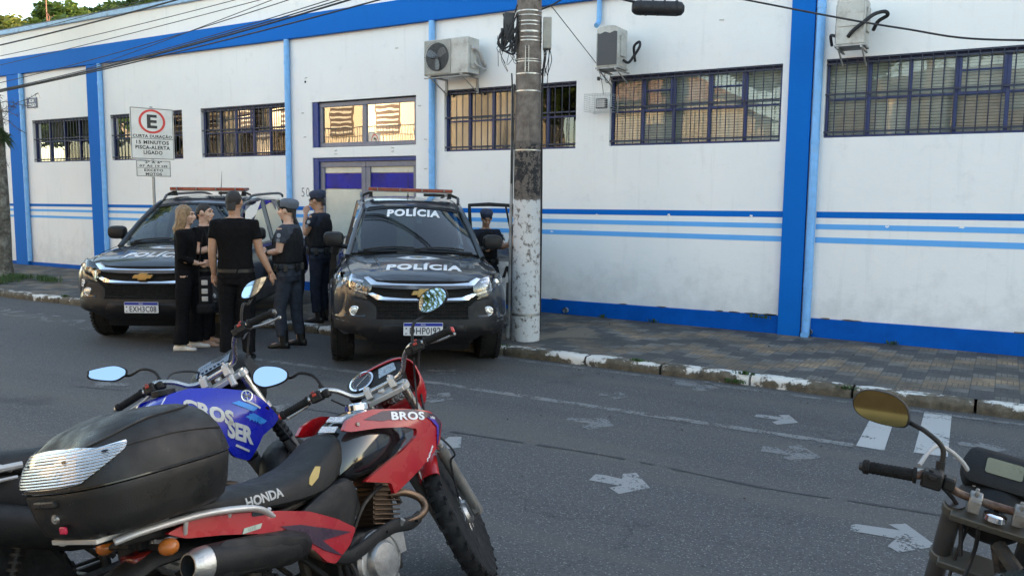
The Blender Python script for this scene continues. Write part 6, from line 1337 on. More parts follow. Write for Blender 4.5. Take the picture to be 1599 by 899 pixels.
G = GP((1.085, .015, 1.075), 48)
mb = MB(); patch(round_poly([(-.150, -.055), (-.120, -.080), (.10, -.080), (.125, -.05), (.120, .055), (.09, .085), (-.12, .085), (-.150, .05)], .02), G(), -.05, .0, g=.04, puff=.008, pw=.02, mb=mb); gg = rb.add('instrument_panel', mb, MBK, st=True)
mb = MB()
T = G(.010); rg = lambda r, o: [T(-.070+r*math.cos(k*2*math.pi/36), .005+r*math.sin(k*2*math.pi/36), o) for k in range(36)]
mb.loft([rg(.058, 0), rg(.060, .006), rg(.052, .008), rg(.050, .002)], cap=False); rb.add('dial_ring', mb, CHR, gg, st=True)
mb = MB(); mb._f([mb.bm.verts.new(p) for p in rg(.051, .003)]); dl = rb.add('dial', mb, mat('dial_black', (.01, .01, .012), .2), gg, st=True, smooth=False)
mb = MB()
for k in range(21):
    a = R(225-k*13.5); mb.tube([T(-.070+.040*math.cos(a), .005+.040*math.sin(a), .004), T(-.070+.047*math.cos(a), .005+.047*math.sin(a), .004)], .0008 if k % 2 else .0014, 4)
mb.tube([T(-.070-.03, .005-.02, .0045), T(-.070+.034, .005+.024, .0045)], .0015, 4); rb.add('scale', mb, mat('dial_white', (.4, .4, .4), .4), dl, st=True)
mb = MB(); patch(round_poly([(.012, -.030), (.100, -.025), (.095, .030), (.018, .035)], .006), G(.009), 0, .002, g=.03, mb=mb); rb.add('display', mb, LCDM, gg, st=True)
mb = MB(); rings = []
for k, (x, hw, zt, zb) in enumerate(((1.105, .162, 1.12, .93), (1.14, .162, 1.13, .89), (1.18, .155, 1.12, .86), (1.215, .140, 1.09, .85), (1.245, .12, 1.05, .87), (1.26, .09, 1.02, .90))):
    o1 = [(x, hw*sp_(math.cos(a), .7), (zt+zb)/2+(zt-zb)/2*sp_(math.sin(a), .7)) for a in [j*2*math.pi/32 for j in range(32)]]; rings.append(o1)
mb.loft(rings, cap=False); mb._f(list(mb.bm.verts)[-32:]); cw = rb.add('headlight_cowl', mb, RED, st=True, ang=60); sm = cw.modifiers.new('t', 'SOLIDIFY'); sm.thickness = .004
mb = MB(); mb.ell((1.245, 0, .965), (.03, .085, .065)); rb.add('headlight', mb, LENS if False else REFL, st=True)
# hoses and cables
mb = MB()
mb.curve([(.93, -.21, 1.08), (1.06, -.24, 1.13), (1.14, -.16, 1.02), (1.13, -.10, .80), (1.17, -.14, .62), (1.20, -.10, .58), (1.28, -.05, .42)], .005, 6); mb.curve([(.93, .21, 1.08), (1.06, .22, 1.12), (1.12, .12, .98), (1.02, .09, .86)], .005, 6); mb.curve([(.92, .2, 1.06), (1.03, .16, .98), (1.0, .1, .86)], .004, 6); mb.curve([(.92, -.2, 1.06), (1.04, -.15, 1.0), (1.02, -.1, .86)], .004, 6)
rb.add('cables', mb, INS, st=True)
mb = MB(); mb.curve([(.92, .06, .62), (.98, .05, .60), (1.0, .02, .5)], .012, 8); mb.box((.93, 0, .66), (.05, .09, .08)); mb.box((.62, 0, .60), (.14, .12, .10)); mb.curve([(.60, -.10, .52), (.66, -.12, .60), (.78, -.11, .64)], .008, 6); mb.curve([(.50, -.12, .46), (.52, -.15, .36), (.46, -.15, .28)], .010, 6); rb.add('hoses', mb, ENG)
S1 = [(-.074, .008), (-.065, .043), (-.035, .072), (.027, .072), (.062, .03), (.070, .006), (.062, -.013), (.026, -.033), (-.023, -.048), (-.062, -.033)]
S1 = [(u*1.0, v) for u, v in [(-.073, -.006), (-.065, .022), (-.034, .042), (.027, .042), (.062, .027), (.070, .007), (.062, -.013), (.027, -.034), (-.023, -.048), (-.062, -.034)]]
SKYAIM = (.55, -.55, .62)
rb.mirror((1.0, .425, 1.285), SKYAIM, S1, [(.935, .215, 1.105), (.955, .235, 1.19), (.965, .29, 1.235), (.985, .36, 1.272)])
S2 = [(-.057, -.008), (-.043, .026), (-.007, .049), (.038, .054), (.062, .031), (.062, .006), (.038, -.028), (-.007, -.052), (-.048, -.047)]
rb.mirror((1.0, -.372, 1.262), (.0, -.85, .60), S2, [(.935, -.215, 1.105), (.95, -.23, 1.15), (.955, -.26, 1.20), (.98, -.32, 1.235)])

# ---------------------------------------------------------------- blue trail bike behind it
bb = Bike('blue trail motorcycle with pale hexagonal mirror, behind the black top case', (-2.985, 1.398, 0), R(76.4), R(16.9), R(44))
bb.wheel(0, .31, .12, .06, rimm=ALU); bb.wheel(1.38, .34, .095, .06, st=True, rimm=ALU); bb.frame_engine()
bb.exhaust([(.87, -.05, .57), (.96, -.07, .55), (.99, -.11, .48), (.88, -.14, .44), (.62, -.15, .43), (.42, -.16, .48)], ((.38, -.185, .50), (-.16, -.20, .70)), .072, tip=False)
mb = MB(); rings = []
for x, zt, w_, zb in ((.56, .90, .08, .75), (.62, .95, .13, .72), (.70, .995, .16, .72), (.80, 1.012, .175, .73), (.90, 1.00, .17, .75), (.98, .97, .14, .80), (1.02, .93, .08, .85)):
    pr = [(0, zt), (.4, zt-.004), (.7, zt-.02), (.9, zt-.06), (1.0, zt-.12), (.94, zb+.03), (.6, zb), (0, zb)]; rings.append([(x, w_*a, z) for a, z in pr]+[(x, -w_*a, z) for a, z in reversed(pr[1:-1])])
mb.loft(rings); tk = bb.add('fuel_tank', mb, BLU, ang=50); q = tk.modifiers.new('s', 'SUBSURF'); q.levels = 1; q.render_levels = 1
mb = MB(); T = Matrix.Translation((.74, 0, 1.005)); mb.lathe([(.05, -.01), (.05, .012), (.04, .016), (.001, .017)], 24, T); bb.add('fuel_cap', mb, MBK, tk)
bo = [(.655, .945), (.69, .985), (.78, 1.0), (.88, .985), (1.0, .95), (1.08, .90), (1.165, .805), (1.13, .772), (1.06, .74), (1.02, .685), (.985, .645), (.925, .675), (.895, .72), (.86, .78), (.74, .86)]
def BH(sg_, o=0): return lambda u, v, t: Vector((u, sg_*(.165+.045*min(1, max(0, (u-.62)/.4))-.42*max(0, v-.93)-.16*max(0, .84-v)-.35*max(0, u-1.04)+.25*max(0, .905-v)*max(0, min(1, (v-.84)/.065))+o+t), v))
for sg_ in (-1, 1):
    k = 1 if sg_ < 0 else -1
    mb = MB(); patch(round_poly(bo, .012, 3), BH(sg_), -.004, .0165, g=.03, mb=mb); sh = bb.add('shroud', mb, BLU, bevel=.006)
    mb = MB(); text('CROS', .23, .066, lambda u, v, t: BH(sg_, .0185)(.835+u*k*.85, .885+v-.42*u*k, t), bold=.05, shear=.1, t0=0, t1=.0022, g=.02, mb=mb); text('SER', .125, .078, lambda u, v, t: BH(sg_, .0185)(.955+u*k*.85, .775+v-.45*u*k, t), bold=.05, shear=.1, t0=0, t1=.0022, g=.02, mb=mb); bb.add('lettering', mb, mat('letter_silver', (.48, .47, .44), .4), sh)
    mb = MB(); text('XTZ', .07, .030, lambda u, v, t: BH(sg_, .0185)(1.03+u*k*.9, .818+v-.45*u*k, t), bold=.03, shear=.1, t0=0, t1=.0022, g=.02, mb=mb)
    patch([(.935, .905), (.965, .91), (1.045, .865), (1.02, .852)], BH(sg_, .0185), 0, .003, g=.02, mb=mb); patch([(.985, .835), (1.02, .845), (1.09, .80), (1.07, .79), (1.02, .815)], BH(sg_, .017), 0, .002, g=.02, mb=mb); bb.add('graphic', mb, mat('graphic_cyan', (.03, .22, .60), .3), sh)
    mb = MB(); patch([(.995, .902), (1.0, .907), (1.06, .864), (1.055, .858)], BH(sg_, .0185), 0, .0035, g=.02, mb=mb); patch([(.93, .72), (.935, .728), (.99, .69), (.985, .683)], BH(sg_, .0185), 0, .0035, g=.02, mb=mb); bb.add('pinstripe', mb, mat('letter_silver', (.48, .47, .44), .4), sh)
    # round maker's badge: ring with three crossed bars
    mb = MB(); n = 28; BT = BH(sg_, .017)
    rr_ = lambda r, o: [BT(1.005+r*math.cos(j*2*math.pi/n), .925+r*math.sin(j*2*math.pi/n), o) for j in range(n)]
    mb.loft([rr_(.026, 0), rr_(.026, .004), rr_(.021, .004), rr_(.021, 0)], cap=False)
    for j in range(3): a = R(90+60*j); mb.tube([BT(1.005+.021*math.cos(a), .925+.021*math.sin(a), .003), BT(1.005-.021*math.cos(a), .925-.021*math.sin(a), .003)], .0028, 5)
    bb.add('badge', mb, mat('badge_chrome', (.55, .53, .45), .25, metal=.9), sh)
    mb = MB()
    for (a, b) in ((1.055, .905), (1.08, .885), (1.105, .855)): patch([(a-.03, b+.012), (a+.0, b+.01), (a+.02, b-.035), (a, b-.01)], BH(sg_, .010), 0, .006, mb=mb)
    bb.add('vent', mb, GBLK, sh)
    mb = MB(); patch(round_poly([(.30, .70), (.5, .76), (.64, .74), (.60, .60), (.50, .52), (.42, .58)], .02), lambda u, v, t: Vector((u, sg_*(.13+t), v)), -.01, .01, g=.05, puff=.02, pw=.03, mb=mb); bb.add('side_cover', mb, MBK)
    mb = MB(); patch(round_poly([(.42, .60), (.30, .56), (0, .70), (-.25, .80), (-.22, .84), (.1, .79), (.35, .71)], .02), lambda u, v, t: Vector((u, sg_*(.145+t-.05*max(0, -u)), v)), -.01, .01, g=.05, puff=.01, pw=.03, mb=mb); bb.add('tail_panel', mb, MBK)
    mb = MB(); pts = catmull([(-.34, sg_*.12, .85), (-.2, sg_*.17, .86), (0, sg_*.175, .845), (.10, sg_*.165, .81)], 5); mb.tube(pts, [(.010, .016)]*len(pts), 8); bb.add('grab_rail', mb, SILV)
mb = MB(); rings = []
for x, zt, w_, zb in ((.62, .93, .09, .86), (.58, .94, .12, .78), (.48, .90, .13, .74), (.3, .875, .14, .745), (.1, .89, .15, .77), (-.12, .91, .14, .81), (-.25, .90, .11, .83)):
    pr = [(0, zt), (.5, zt-.004), (.82, zt-.02), (1.0, (zt+zb)/2), (1.0, zb+.01), (0, zb)]; rings.append([(x, w_*a, z) for a, z in pr]+[(x, -w_*a, z) for a, z in reversed(pr[1:-1])])
mb.loft(rings); o = bb.add('seat', mb, SEATB, ang=60); q = o.modifiers.new('s', 'SUBSURF'); q.levels = q.render_levels = 1
rings = [[(x, w_*math.cos(a), z+.05*math.sin(a)) for a in [R(j*18) for j in range(11)]]+[(x, -w_*math.cos(a)*.93, z-.006+.044*math.sin(a)) for a in [R(j*18) for j in range(11)]] for x, z, w_ in ((.18, .64, .07), (0, .68, .08), (-.2, .70, .085), (-.40, .66, .08), (-.55, .56, .07))]
mb = MB(); mb.loft(rings); bb.add('rear_mudguard', mb, MBK); mb = MB(); mb.box((-.34, 0, .79), (.09, .12, .06)); bb.add('tail_lamp', mb, mat('tail_red', (.3, .012, .008), .15), bevel=.012)
mb = MB()
for y in (-.19, .19): mb.tube([(-.62, y, .815), (.13, y, .82)], [(.013, .010)]*2, 8); mb.tube([(-.62, y, .775), (.11, y, .78)], .007, 8)
mb.tube([(-.62, -.11, .865), (-.62, .11, .865)], .010, 8); mb.box((-.55, 0, .875), (.2, .2, .008)); bb.add('luggage_rack', mb, SILV)
bb.fork((1.38, 0, .34), (1.03, 0, 1.01), .095, SLD, STL, .50, rs=.030, rt=.022, boot=.22)
mb = MB(); rings = []
for k in range(17):
    a = R(40+k*112/16); r0 = .385; c = (1.38+r0*math.cos(a), .34+r0*math.sin(a)); wd = .068
    rings.append([(c[0]+math.cos(a)*.05*(math.cos(b)-1), wd*math.sin(b), c[1]+math.sin(a)*.05*(math.cos(b)-1)) for b in [R(-100+j*20) for j in range(11)]]+[(c[0]+math.cos(a)*(.05*(math.cos(b)-1)-.005), wd*.95*math.sin(b), c[1]+math.sin(a)*(.05*(math.cos(b)-1)-.005)) for b in [R(100-j*20) for j in range(11)]])
mb.loft(rings); bb.add('front_mudguard', mb, MBK, st=True)
BB = [(.85, .41, 1.10), (.865, .265, 1.11), (.88, .22, 1.125), (.92, .165, 1.10), (.96, .12, 1.06), (.985, .06, 1.052), (.985, -.06, 1.052), (.96, -.12, 1.06), (.92, -.165, 1.115), (.88, -.22, 1.145), (.865, -.265, 1.14), (.85, -.41, 1.12)]
bb.controls(BB, tip=ALU)
for y in (-.06, .06):
    mb = MB(); mb.box((.985, y, 1.035), (.05, .032, .045)); mb.tube([(.985, y-.016, 1.053), (.985, y+.016, 1.053)], .022, 12); mb.tube([(.985, y, .96), (.985, y, 1.02)], .016, 10); mb.tube([(.97, y, 1.06), (.97, y, 1.082)], .006, 6)
    bb.add('bar_clamp', mb, SILV, st=True, bevel=.003)
G = GP((1.10, .035, 1.13), 46)
mb = MB(); patch(round_poly([(-.125, -.07), (.10, -.07), (.125, -.02), (.115, .07), (-.10, .075), (-.135, .02)], .015), G(), -.045, 0, g=.04, puff=.008, pw=.02, mb=mb); gg = bb.add('instrument_panel', mb, MBK, st=True)
mb = MB(); patch(round_poly([(-.095, -.045), (.085, -.045), (.09, .045), (-.09, .05)], .01), G(.009), 0, .002, g=.03, mb=mb); sc_ = bb.add('display', mb, mat('display_blue_black', (.012, .02, .05), .12), gg, st=True)
mb = MB(); T = G(.012)
for k in range(14): mb.tube([T(-.075+k*.011, .012+.006*math.sin(k*.3), 0), T(-.075+k*.011, .030+.004*math.sin(k*.3), 0)], .0015, 4)
for k in range(6): mb.box(T(-.06+k*.022, -.02, 0), (.012, .012, .003))
bb.add('segments', mb, mat('segment_grey', (.20, .24, .30), .3), sc_, st=True)
mb = MB(); rings = []
for x, hw, zt, zb in ((1.06, .12, 1.10, .93), (1.12, .13, 1.17, .90), (1.19, .12, 1.15, .87), (1.24, .09, 1.08, .90)): rings.append([(x, hw*sp_(math.cos(a), .7), (zt+zb)/2+(zt-zb)/2*sp_(math.sin(a), .7)) for a in [j*2*math.pi/28 for j in range(28)]])
mb.loft(rings); cw = bb.add('headlight_cowl', mb, MBK, st=True, ang=60); mb = MB(); mb.ell((1.235, 0, .99), (.03, .08, .06)); bb.add('headlight', mb, REFL, st=True)
mb = MB(); mb.curve([(.92, .21, 1.10), (1.03, .20, 1.18), (1.10, .10, 1.12), (1.06, .06, .95)], .005, 6); mb.curve([(.92, -.21, 1.11), (1.05, -.2, 1.17), (1.12, -.1, 1.05), (1.1, -.1, .85), (1.2, -.12, .62)], .005, 6); mb.curve([(.90, .2, 1.08), (1.0, .14, 1.0), (1.0, .08, .9)], .004, 6); bb.add('cables', mb, INS, st=True)
H1 = [(-.078, -.003), (-.070, .010), (.016, .037), (.066, .027), (.074, .006), (.066, -.006), (.026, -.031), (-.066, -.028)]
bb.mirror((1.0, .475, 1.33), SKYAIM, H1, [(.93, .22, 1.12), (.95, .24, 1.20), (.965, .30, 1.25), (.985, .38, 1.30)], frame=1.12)
L1 = [(-.052, -.043), (-.048, -.014), (-.023, .021), (.050, .050), (.051, .031), (.035, -.003), (.007, -.037), (-.032, -.050)]
bb.mirror((.985, -.335, 1.325), (.05, -.85, .52), L1, [(.93, -.22, 1.14), (.935, -.235, 1.2), (.94, -.27, 1.26), (.965, -.31, 1.30)], frame=1.10)

# ---------------------------------------------------------------- black bike at the right edge
kb = Bike('black motorcycle with rusty handlebar and olive display, cut by the right edge of the photo', (.655, 1.696, 0), R(121.8), R(7.5), R(-35.6), head=(1.0, 0, .98))
kb.wheel(0, .31, .12, .06); kb.wheel(1.33, .30, .10, .06, st=True); kb.frame_engine()
kb.exhaust([(.87, -.05, .57), (.96, -.07, .55), (.99, -.11, .48), (.88, -.14, .38), (.62, -.15, .33), (.42, -.16, .34)], ((.38, -.185, .36), (-.20, -.20, .44)), .055)
mb = MB(); rings = []
for x, zt, w_, zb in ((.42, .84, .09, .72), (.50, .89, .13, .70), (.62, .93, .15, .70), (.76, .935, .155, .71), (.88, .91, .14, .74), (.95, .87, .10, .78)):
    pr = [(0, zt), (.4, zt-.004), (.7, zt-.02), (.9, zt-.06), (1.0, zt-.12), (.94, zb+.03), (.6, zb), (0, zb)]; rings.append([(x, w_*a, z) for a, z in pr]+[(x, -w_*a, z) for a, z in reversed(pr[1:-1])])
mb.loft(rings); o = kb.add('fuel_tank', mb, mat('tank_grey_green', (.035, .045, .045), .2, coat=.6), ang=50); q = o.modifiers.new('s', 'SUBSURF'); q.levels = q.render_levels = 1
mb = MB(); mb.lathe([(.05, -.01), (.05, .012), (.04, .018), (.001, .019)], 24, Matrix.Translation((.72, 0, .935))); kb.add('fuel_cap', mb, CHR, o)
mb = MB(); rings = []
for x, zt, w_, zb in ((.46, .86, .09, .78), (.36, .82, .12, .72), (.2, .81, .14, .72), (0, .83, .145, .75), (-.25, .85, .11, .79)):
    pr = [(0, zt), (.5, zt-.004), (.82, zt-.02), (1.0, (zt+zb)/2), (1.0, zb+.01), (0, zb)]; rings.append([(x, w_*a, z) for a, z in pr]+[(x, -w_*a, z) for a, z in reversed(pr[1:-1])])
mb.loft(rings); kb.add('seat', mb, SEATB, ang=60)
for sg_ in (-1, 1): mb = MB(); patch(round_poly([(.45, .70), (.15, .70), (-.2, .78), (-.3, .80), (-.1, .68), (.2, .58), (.42, .56)], .02), lambda u, v, t: Vector((u, sg_*(.13+t), v)), -.01, .01, g=.06, puff=.01, mb=mb); kb.add('side_cover', mb, MBK)
mb = MB(); mb.loft([[(x, w_*math.cos(a), z+.05*math.sin(a)) for a in [R(j*18) for j in range(11)]]+[(x, -w_*math.cos(a)*.93, z-.006+.044*math.sin(a)) for a in [R(j*18) for j in range(11)]] for x, z, w_ in ((.18, .64, .07), (0, .66, .08), (-.2, .66, .085), (-.40, .60, .08), (-.5, .5, .07))]); kb.add('rear_mudguard', mb, MBK)
mb = MB(); mb.box((-.33, 0, .77), (.08, .12, .06)); kb.add('tail_lamp', mb, mat('tail_red', (.3, .012, .008), .15), bevel=.012)
kb.fork((1.33, 0, .30), (1.0, 0, .985), .095, mat('fork_dark', (.05, .047, .045), .5, dirt=.3), mat('fork_dark2', (.10, .095, .09), .35, metal=.6), .50, rs=.031, rt=.026, clampm=mat('clamp_dull', (.085, .085, .075), .5, metal=.3, dirt=.4))
RUST = mat('rusty_bar', (.085, .042, .026), .55, metal=.4, var=.6, vscale=25, dirt=.4, dirtcol=(.16, .13, .10))
KB = [(.84, .325, 1.070), (.85, .205, 1.085), (.87, .18, 1.092), (.92, .135, 1.075), (.955, .105, 1.045), (.965, .055, 1.035), (.965, -.055, 1.035), (.955, -.105, 1.045), (.92, -.135, 1.075), (.87, -.18, 1.092), (.85, -.205, 1.085), (.84, -.325, 1.070)]
kb.controls(KB, tip=mat('bar_end_black', (.02, .02, .02), .5), barm=RUST)
for y in (-.052, .052):
    mb = MB(); mb.box((.965, y, 1.02), (.046, .030, .036)); mb.tube([(.965, y-.015, 1.036), (.965, y+.015, 1.036)], .021, 14); mb.tube([(.952, y, 1.04), (.952, y, 1.062)], .006, 6); mb.tube([(.980, y, 1.04), (.980, y, 1.062)], .006, 6)
    kb.add('bar_clamp', mb, mat('clamp_pale', (.26, .26, .25), .4, metal=.5, dirt=.4), st=True, bevel=.003)
mb = MB(); mb.lathe([(.028, 0), (.028, .014), (.022, .018), (.001, .018)], 20, Matrix.Translation((.955, 0, 1.0))); kb.add('ignition_lock', mb, CHR, st=True)
mb = MB(); mb.box((.955, -.0, 1.021), (.028, .012, .004)); kb.add('key_slot', mb, GBLK, st=True)
G = GP((1.075, .0, 1.10), 42)
mb = MB(); patch(round_poly([(-.085, -.055), (.085, -.055), (.105, -.01), (.085, .055), (-.085, .055), (-.105, -.005)], .02), G(), -.05, 0, g=.04, puff=.008, pw=.02, mb=mb); gg = kb.add('instrument_panel', mb, MBK, st=True)
mb = MB(); patch(round_poly([(-.045, -.020), (.045, -.020), (.045, .026), (-.045, .026)], .008), G(.009), 0, .002, mb=mb); kb.add('display', mb, LCDO, gg, st=True)
mb = MB(); mb.ell((1.10, 0, .98), (.10, .10, .095), 24, 14); kb.add('headlight_shell', mb, MBK, st=True); mb = MB(); mb.ell((1.165, 0, .98), (.045, .085, .08)); kb.add('headlight', mb, REFL, st=True)
mb = MB(); mb.curve([(.90, .20, 1.10), (1.0, .17, 1.14), (1.05, .10, 1.10), (1.06, .05, 1.03)], .006, 8); kb.add('clutch_cable', mb, mat('cable_white', (.30, .30, .30), .4), st=True)
mb = MB(); mb.curve([(.90, -.20, 1.10), (1.02, -.17, 1.14), (1.1, -.10, 1.05), (1.08, -.08, .85)], .005, 6); mb.curve([(.92, .14, 1.06), (1.0, .08, .98), (1.02, .05, .85)], .006, 6); mb.curve([(.96, .03, .97), (1.03, .02, .88), (1.0, .03, .78)], .006, 6); mb.curve([(1.02, .05, .95), (1.06, .06, .8), (1.0, .06, .7)], .005, 6); kb.add('cables', mb, INS, st=True)
mb = MB(); rings = []
for k in range(15):
    a = R(50+k*100/14); r0 = .345; c = (1.33+r0*math.cos(a), .30+r0*math.sin(a)); wd = .066
    rings.append([(c[0]+math.cos(a)*.05*(math.cos(b)-1), wd*math.sin(b), c[1]+math.sin(a)*.05*(math.cos(b)-1)) for b in [R(-100+j*20) for j in range(11)]]+[(c[0]+math.cos(a)*(.05*(math.cos(b)-1)-.005), wd*.95*math.sin(b), c[1]+math.sin(a)*(.05*(math.cos(b)-1)-.005)) for b in [R(100-j*20) for j in range(11)]])
mb.loft(rings); kb.add('front_mudguard', mb, mat('mudguard_slate', (.04, .05, .055), .3), st=True)
OLV = mat('mirror_olive', (.085, .10, .07), .03, metal=1, var=.1, rvar=0)
K1 = [(u/558., v/558.) for u, v in [(-38, 2), (-36, 16), (-24, 26), (-7, 27), (15, 22), (29, 13), (36.6, 2), (38, -15), (32, -25), (15, -25), (-10, -20), (-29, -11)]]
kb.mirror((.93, .325, 1.215), (-.22, -.95, .02), K1, [(.90, .150, 1.10), (.905, .155, 1.16), (.91, .20, 1.19), (.918, .27, 1.20)], frame=1.06, gm=OLV)
kb.mirror((.93, -.330, 1.215), (.2, -.85, .3), K1, [(.90, -.150, 1.10), (.905, -.155, 1.16), (.91, -.20, 1.19), (.918, -.27, 1.20)], frame=1.06)
# ================================================================ people
from mathutils import noise as mnoise
def skinmat(n, c): return mat(n, c, .5, var=.12, vscale=30, Subsurface_Weight=.08)
SK1 = skinmat('skin_light', (.50, .31, .22)); SK2 = skinmat('skin_tan', (.34, .19, .12)); SK3 = skinmat('skin_brown', (.22, .12, .075))
BLK = mat('black_cotton', (.0045, .0045, .005), .9, var=.3, vscale=20, spec=.12); BLK2 = mat('black_trousers', (.006, .006, .007), .9, var=.3, vscale=14, spec=.12); UNI = mat('uniform_grey', (.042, .048, .062), .9, var=.25, vscale=16, bump=.3, bscale=200, spec=.15); UNI2 = mat('uniform_dark', (.020, .024, .036), .9, var=.25, vscale=16, spec=.15)
VEST = mat('vest_black', (.008, .0085, .010), .8, bump=.5, bscale=120, spec=.2); BOOT = mat('boot_black', (.010, .010, .010), .4); HAIRD = mat('hair_dark', (.012, .009, .007), .55, bump=1, bscale=150); HAIRB = mat('hair_blond', (.23, .145, .07), .45, var=.4, vscale=40, bump=1, bscale=120)
CAPM = mat('cap_grey', (.085, .10, .125), .85, var=.15); CAPN = mat('cap_navy', (.020, .028, .055), .85); EYE = mat('eye_dark', (.01, .01, .01), .2); LIP = mat('lip', (.30, .12, .10), .5); SHOEW = mat('shoe_white', (.62, .58, .52), .5); SOLE = mat('shoe_tan', (.32, .20, .14), .6)
def remesh(mb, vox, it=4, fold=0, fs=9):
    bmesh.ops.recalc_face_normals(mb.bm, faces=mb.bm.faces)
    me = bpy.data.meshes.new('r'); mb.bm.to_mesh(me); mb.bm.free(); o = bpy.data.objects.new('r', me); COL.objects.link(o)
    m = o.modifiers.new('r', 'REMESH'); m.mode = 'VOXEL'; m.voxel_size = vox; m.use_smooth_shade = True; q = o.modifiers.new('s', 'SMOOTH'); q.iterations = it; q.factor = .5
    dg = bpy.context.evaluated_depsgraph_get(); dg.update(); me2 = bpy.data.meshes.new_from_object(o.evaluated_get(dg)); bpy.data.objects.remove(o)
    out = MB(); out.bm.from_mesh(me2); bpy.data.meshes.remove(me2)
    if fold:
        out.bm.normal_update()
        for v in out.bm.verts:
            c = v.co; n = mnoise.noise(Vector((c.x*fs, c.y*fs, c.z*fs*.45)))+.5*mnoise.noise(Vector((c.x*fs*2, c.y*fs*2, c.z*fs*1.4+7))); v.co = c+v.normal*n*fold
    return out
def ring(c, rx, ry, n=20, e=.85): return [(c[0]+rx*sp_(math.cos(a), e), c[1]+ry*sp_(math.sin(a), e), c[2]) for a in [k*2*math.pi/n for k in range(n)]]
def hand(mb, wr, dr, side, curl=.5, palm_n=None):
    """wrist point, direction of the hand, palm normal"""
    d = Vector(dr).normalized(); pn = (palm_n or Vector((0, -side, 0))); pn = (pn-d*pn.dot(d)).normalized(); w_ = d.cross(pn); c = Vector(wr)
    mb.tube([c-d*.01, c+d*.03, c+d*.07, c+d*.095], [(.016, .024), (.016, .036), (.014, .040), (.011, .037)] if abs(pn.z) < 2 else .02, 12)
    for k, (off, ln) in enumerate(((-.030, .062), (-.010, .074), (.011, .070), (.031, .054))):
        b = c+d*.085+w_*off; p1 = b+d*ln*.45+pn*ln*.15*curl; p2 = p1+d*ln*.30+pn*ln*.38*curl; p3 = p2+d*ln*.12+pn*ln*.34*curl; mb.tube([b-d*.02, b, p1, p2, p3], [.009, .0088, .0082, .0075, .006], 8)
    t0 = c+d*.03-w_*.030; mb.tube([t0, t0+d*.025-w_*.018+pn*.01, t0+d*.055-w_*.022+pn*.022*curl, t0+d*.075-w_*.014+pn*.032*curl], [.012, .011, .0095, .007], 8)
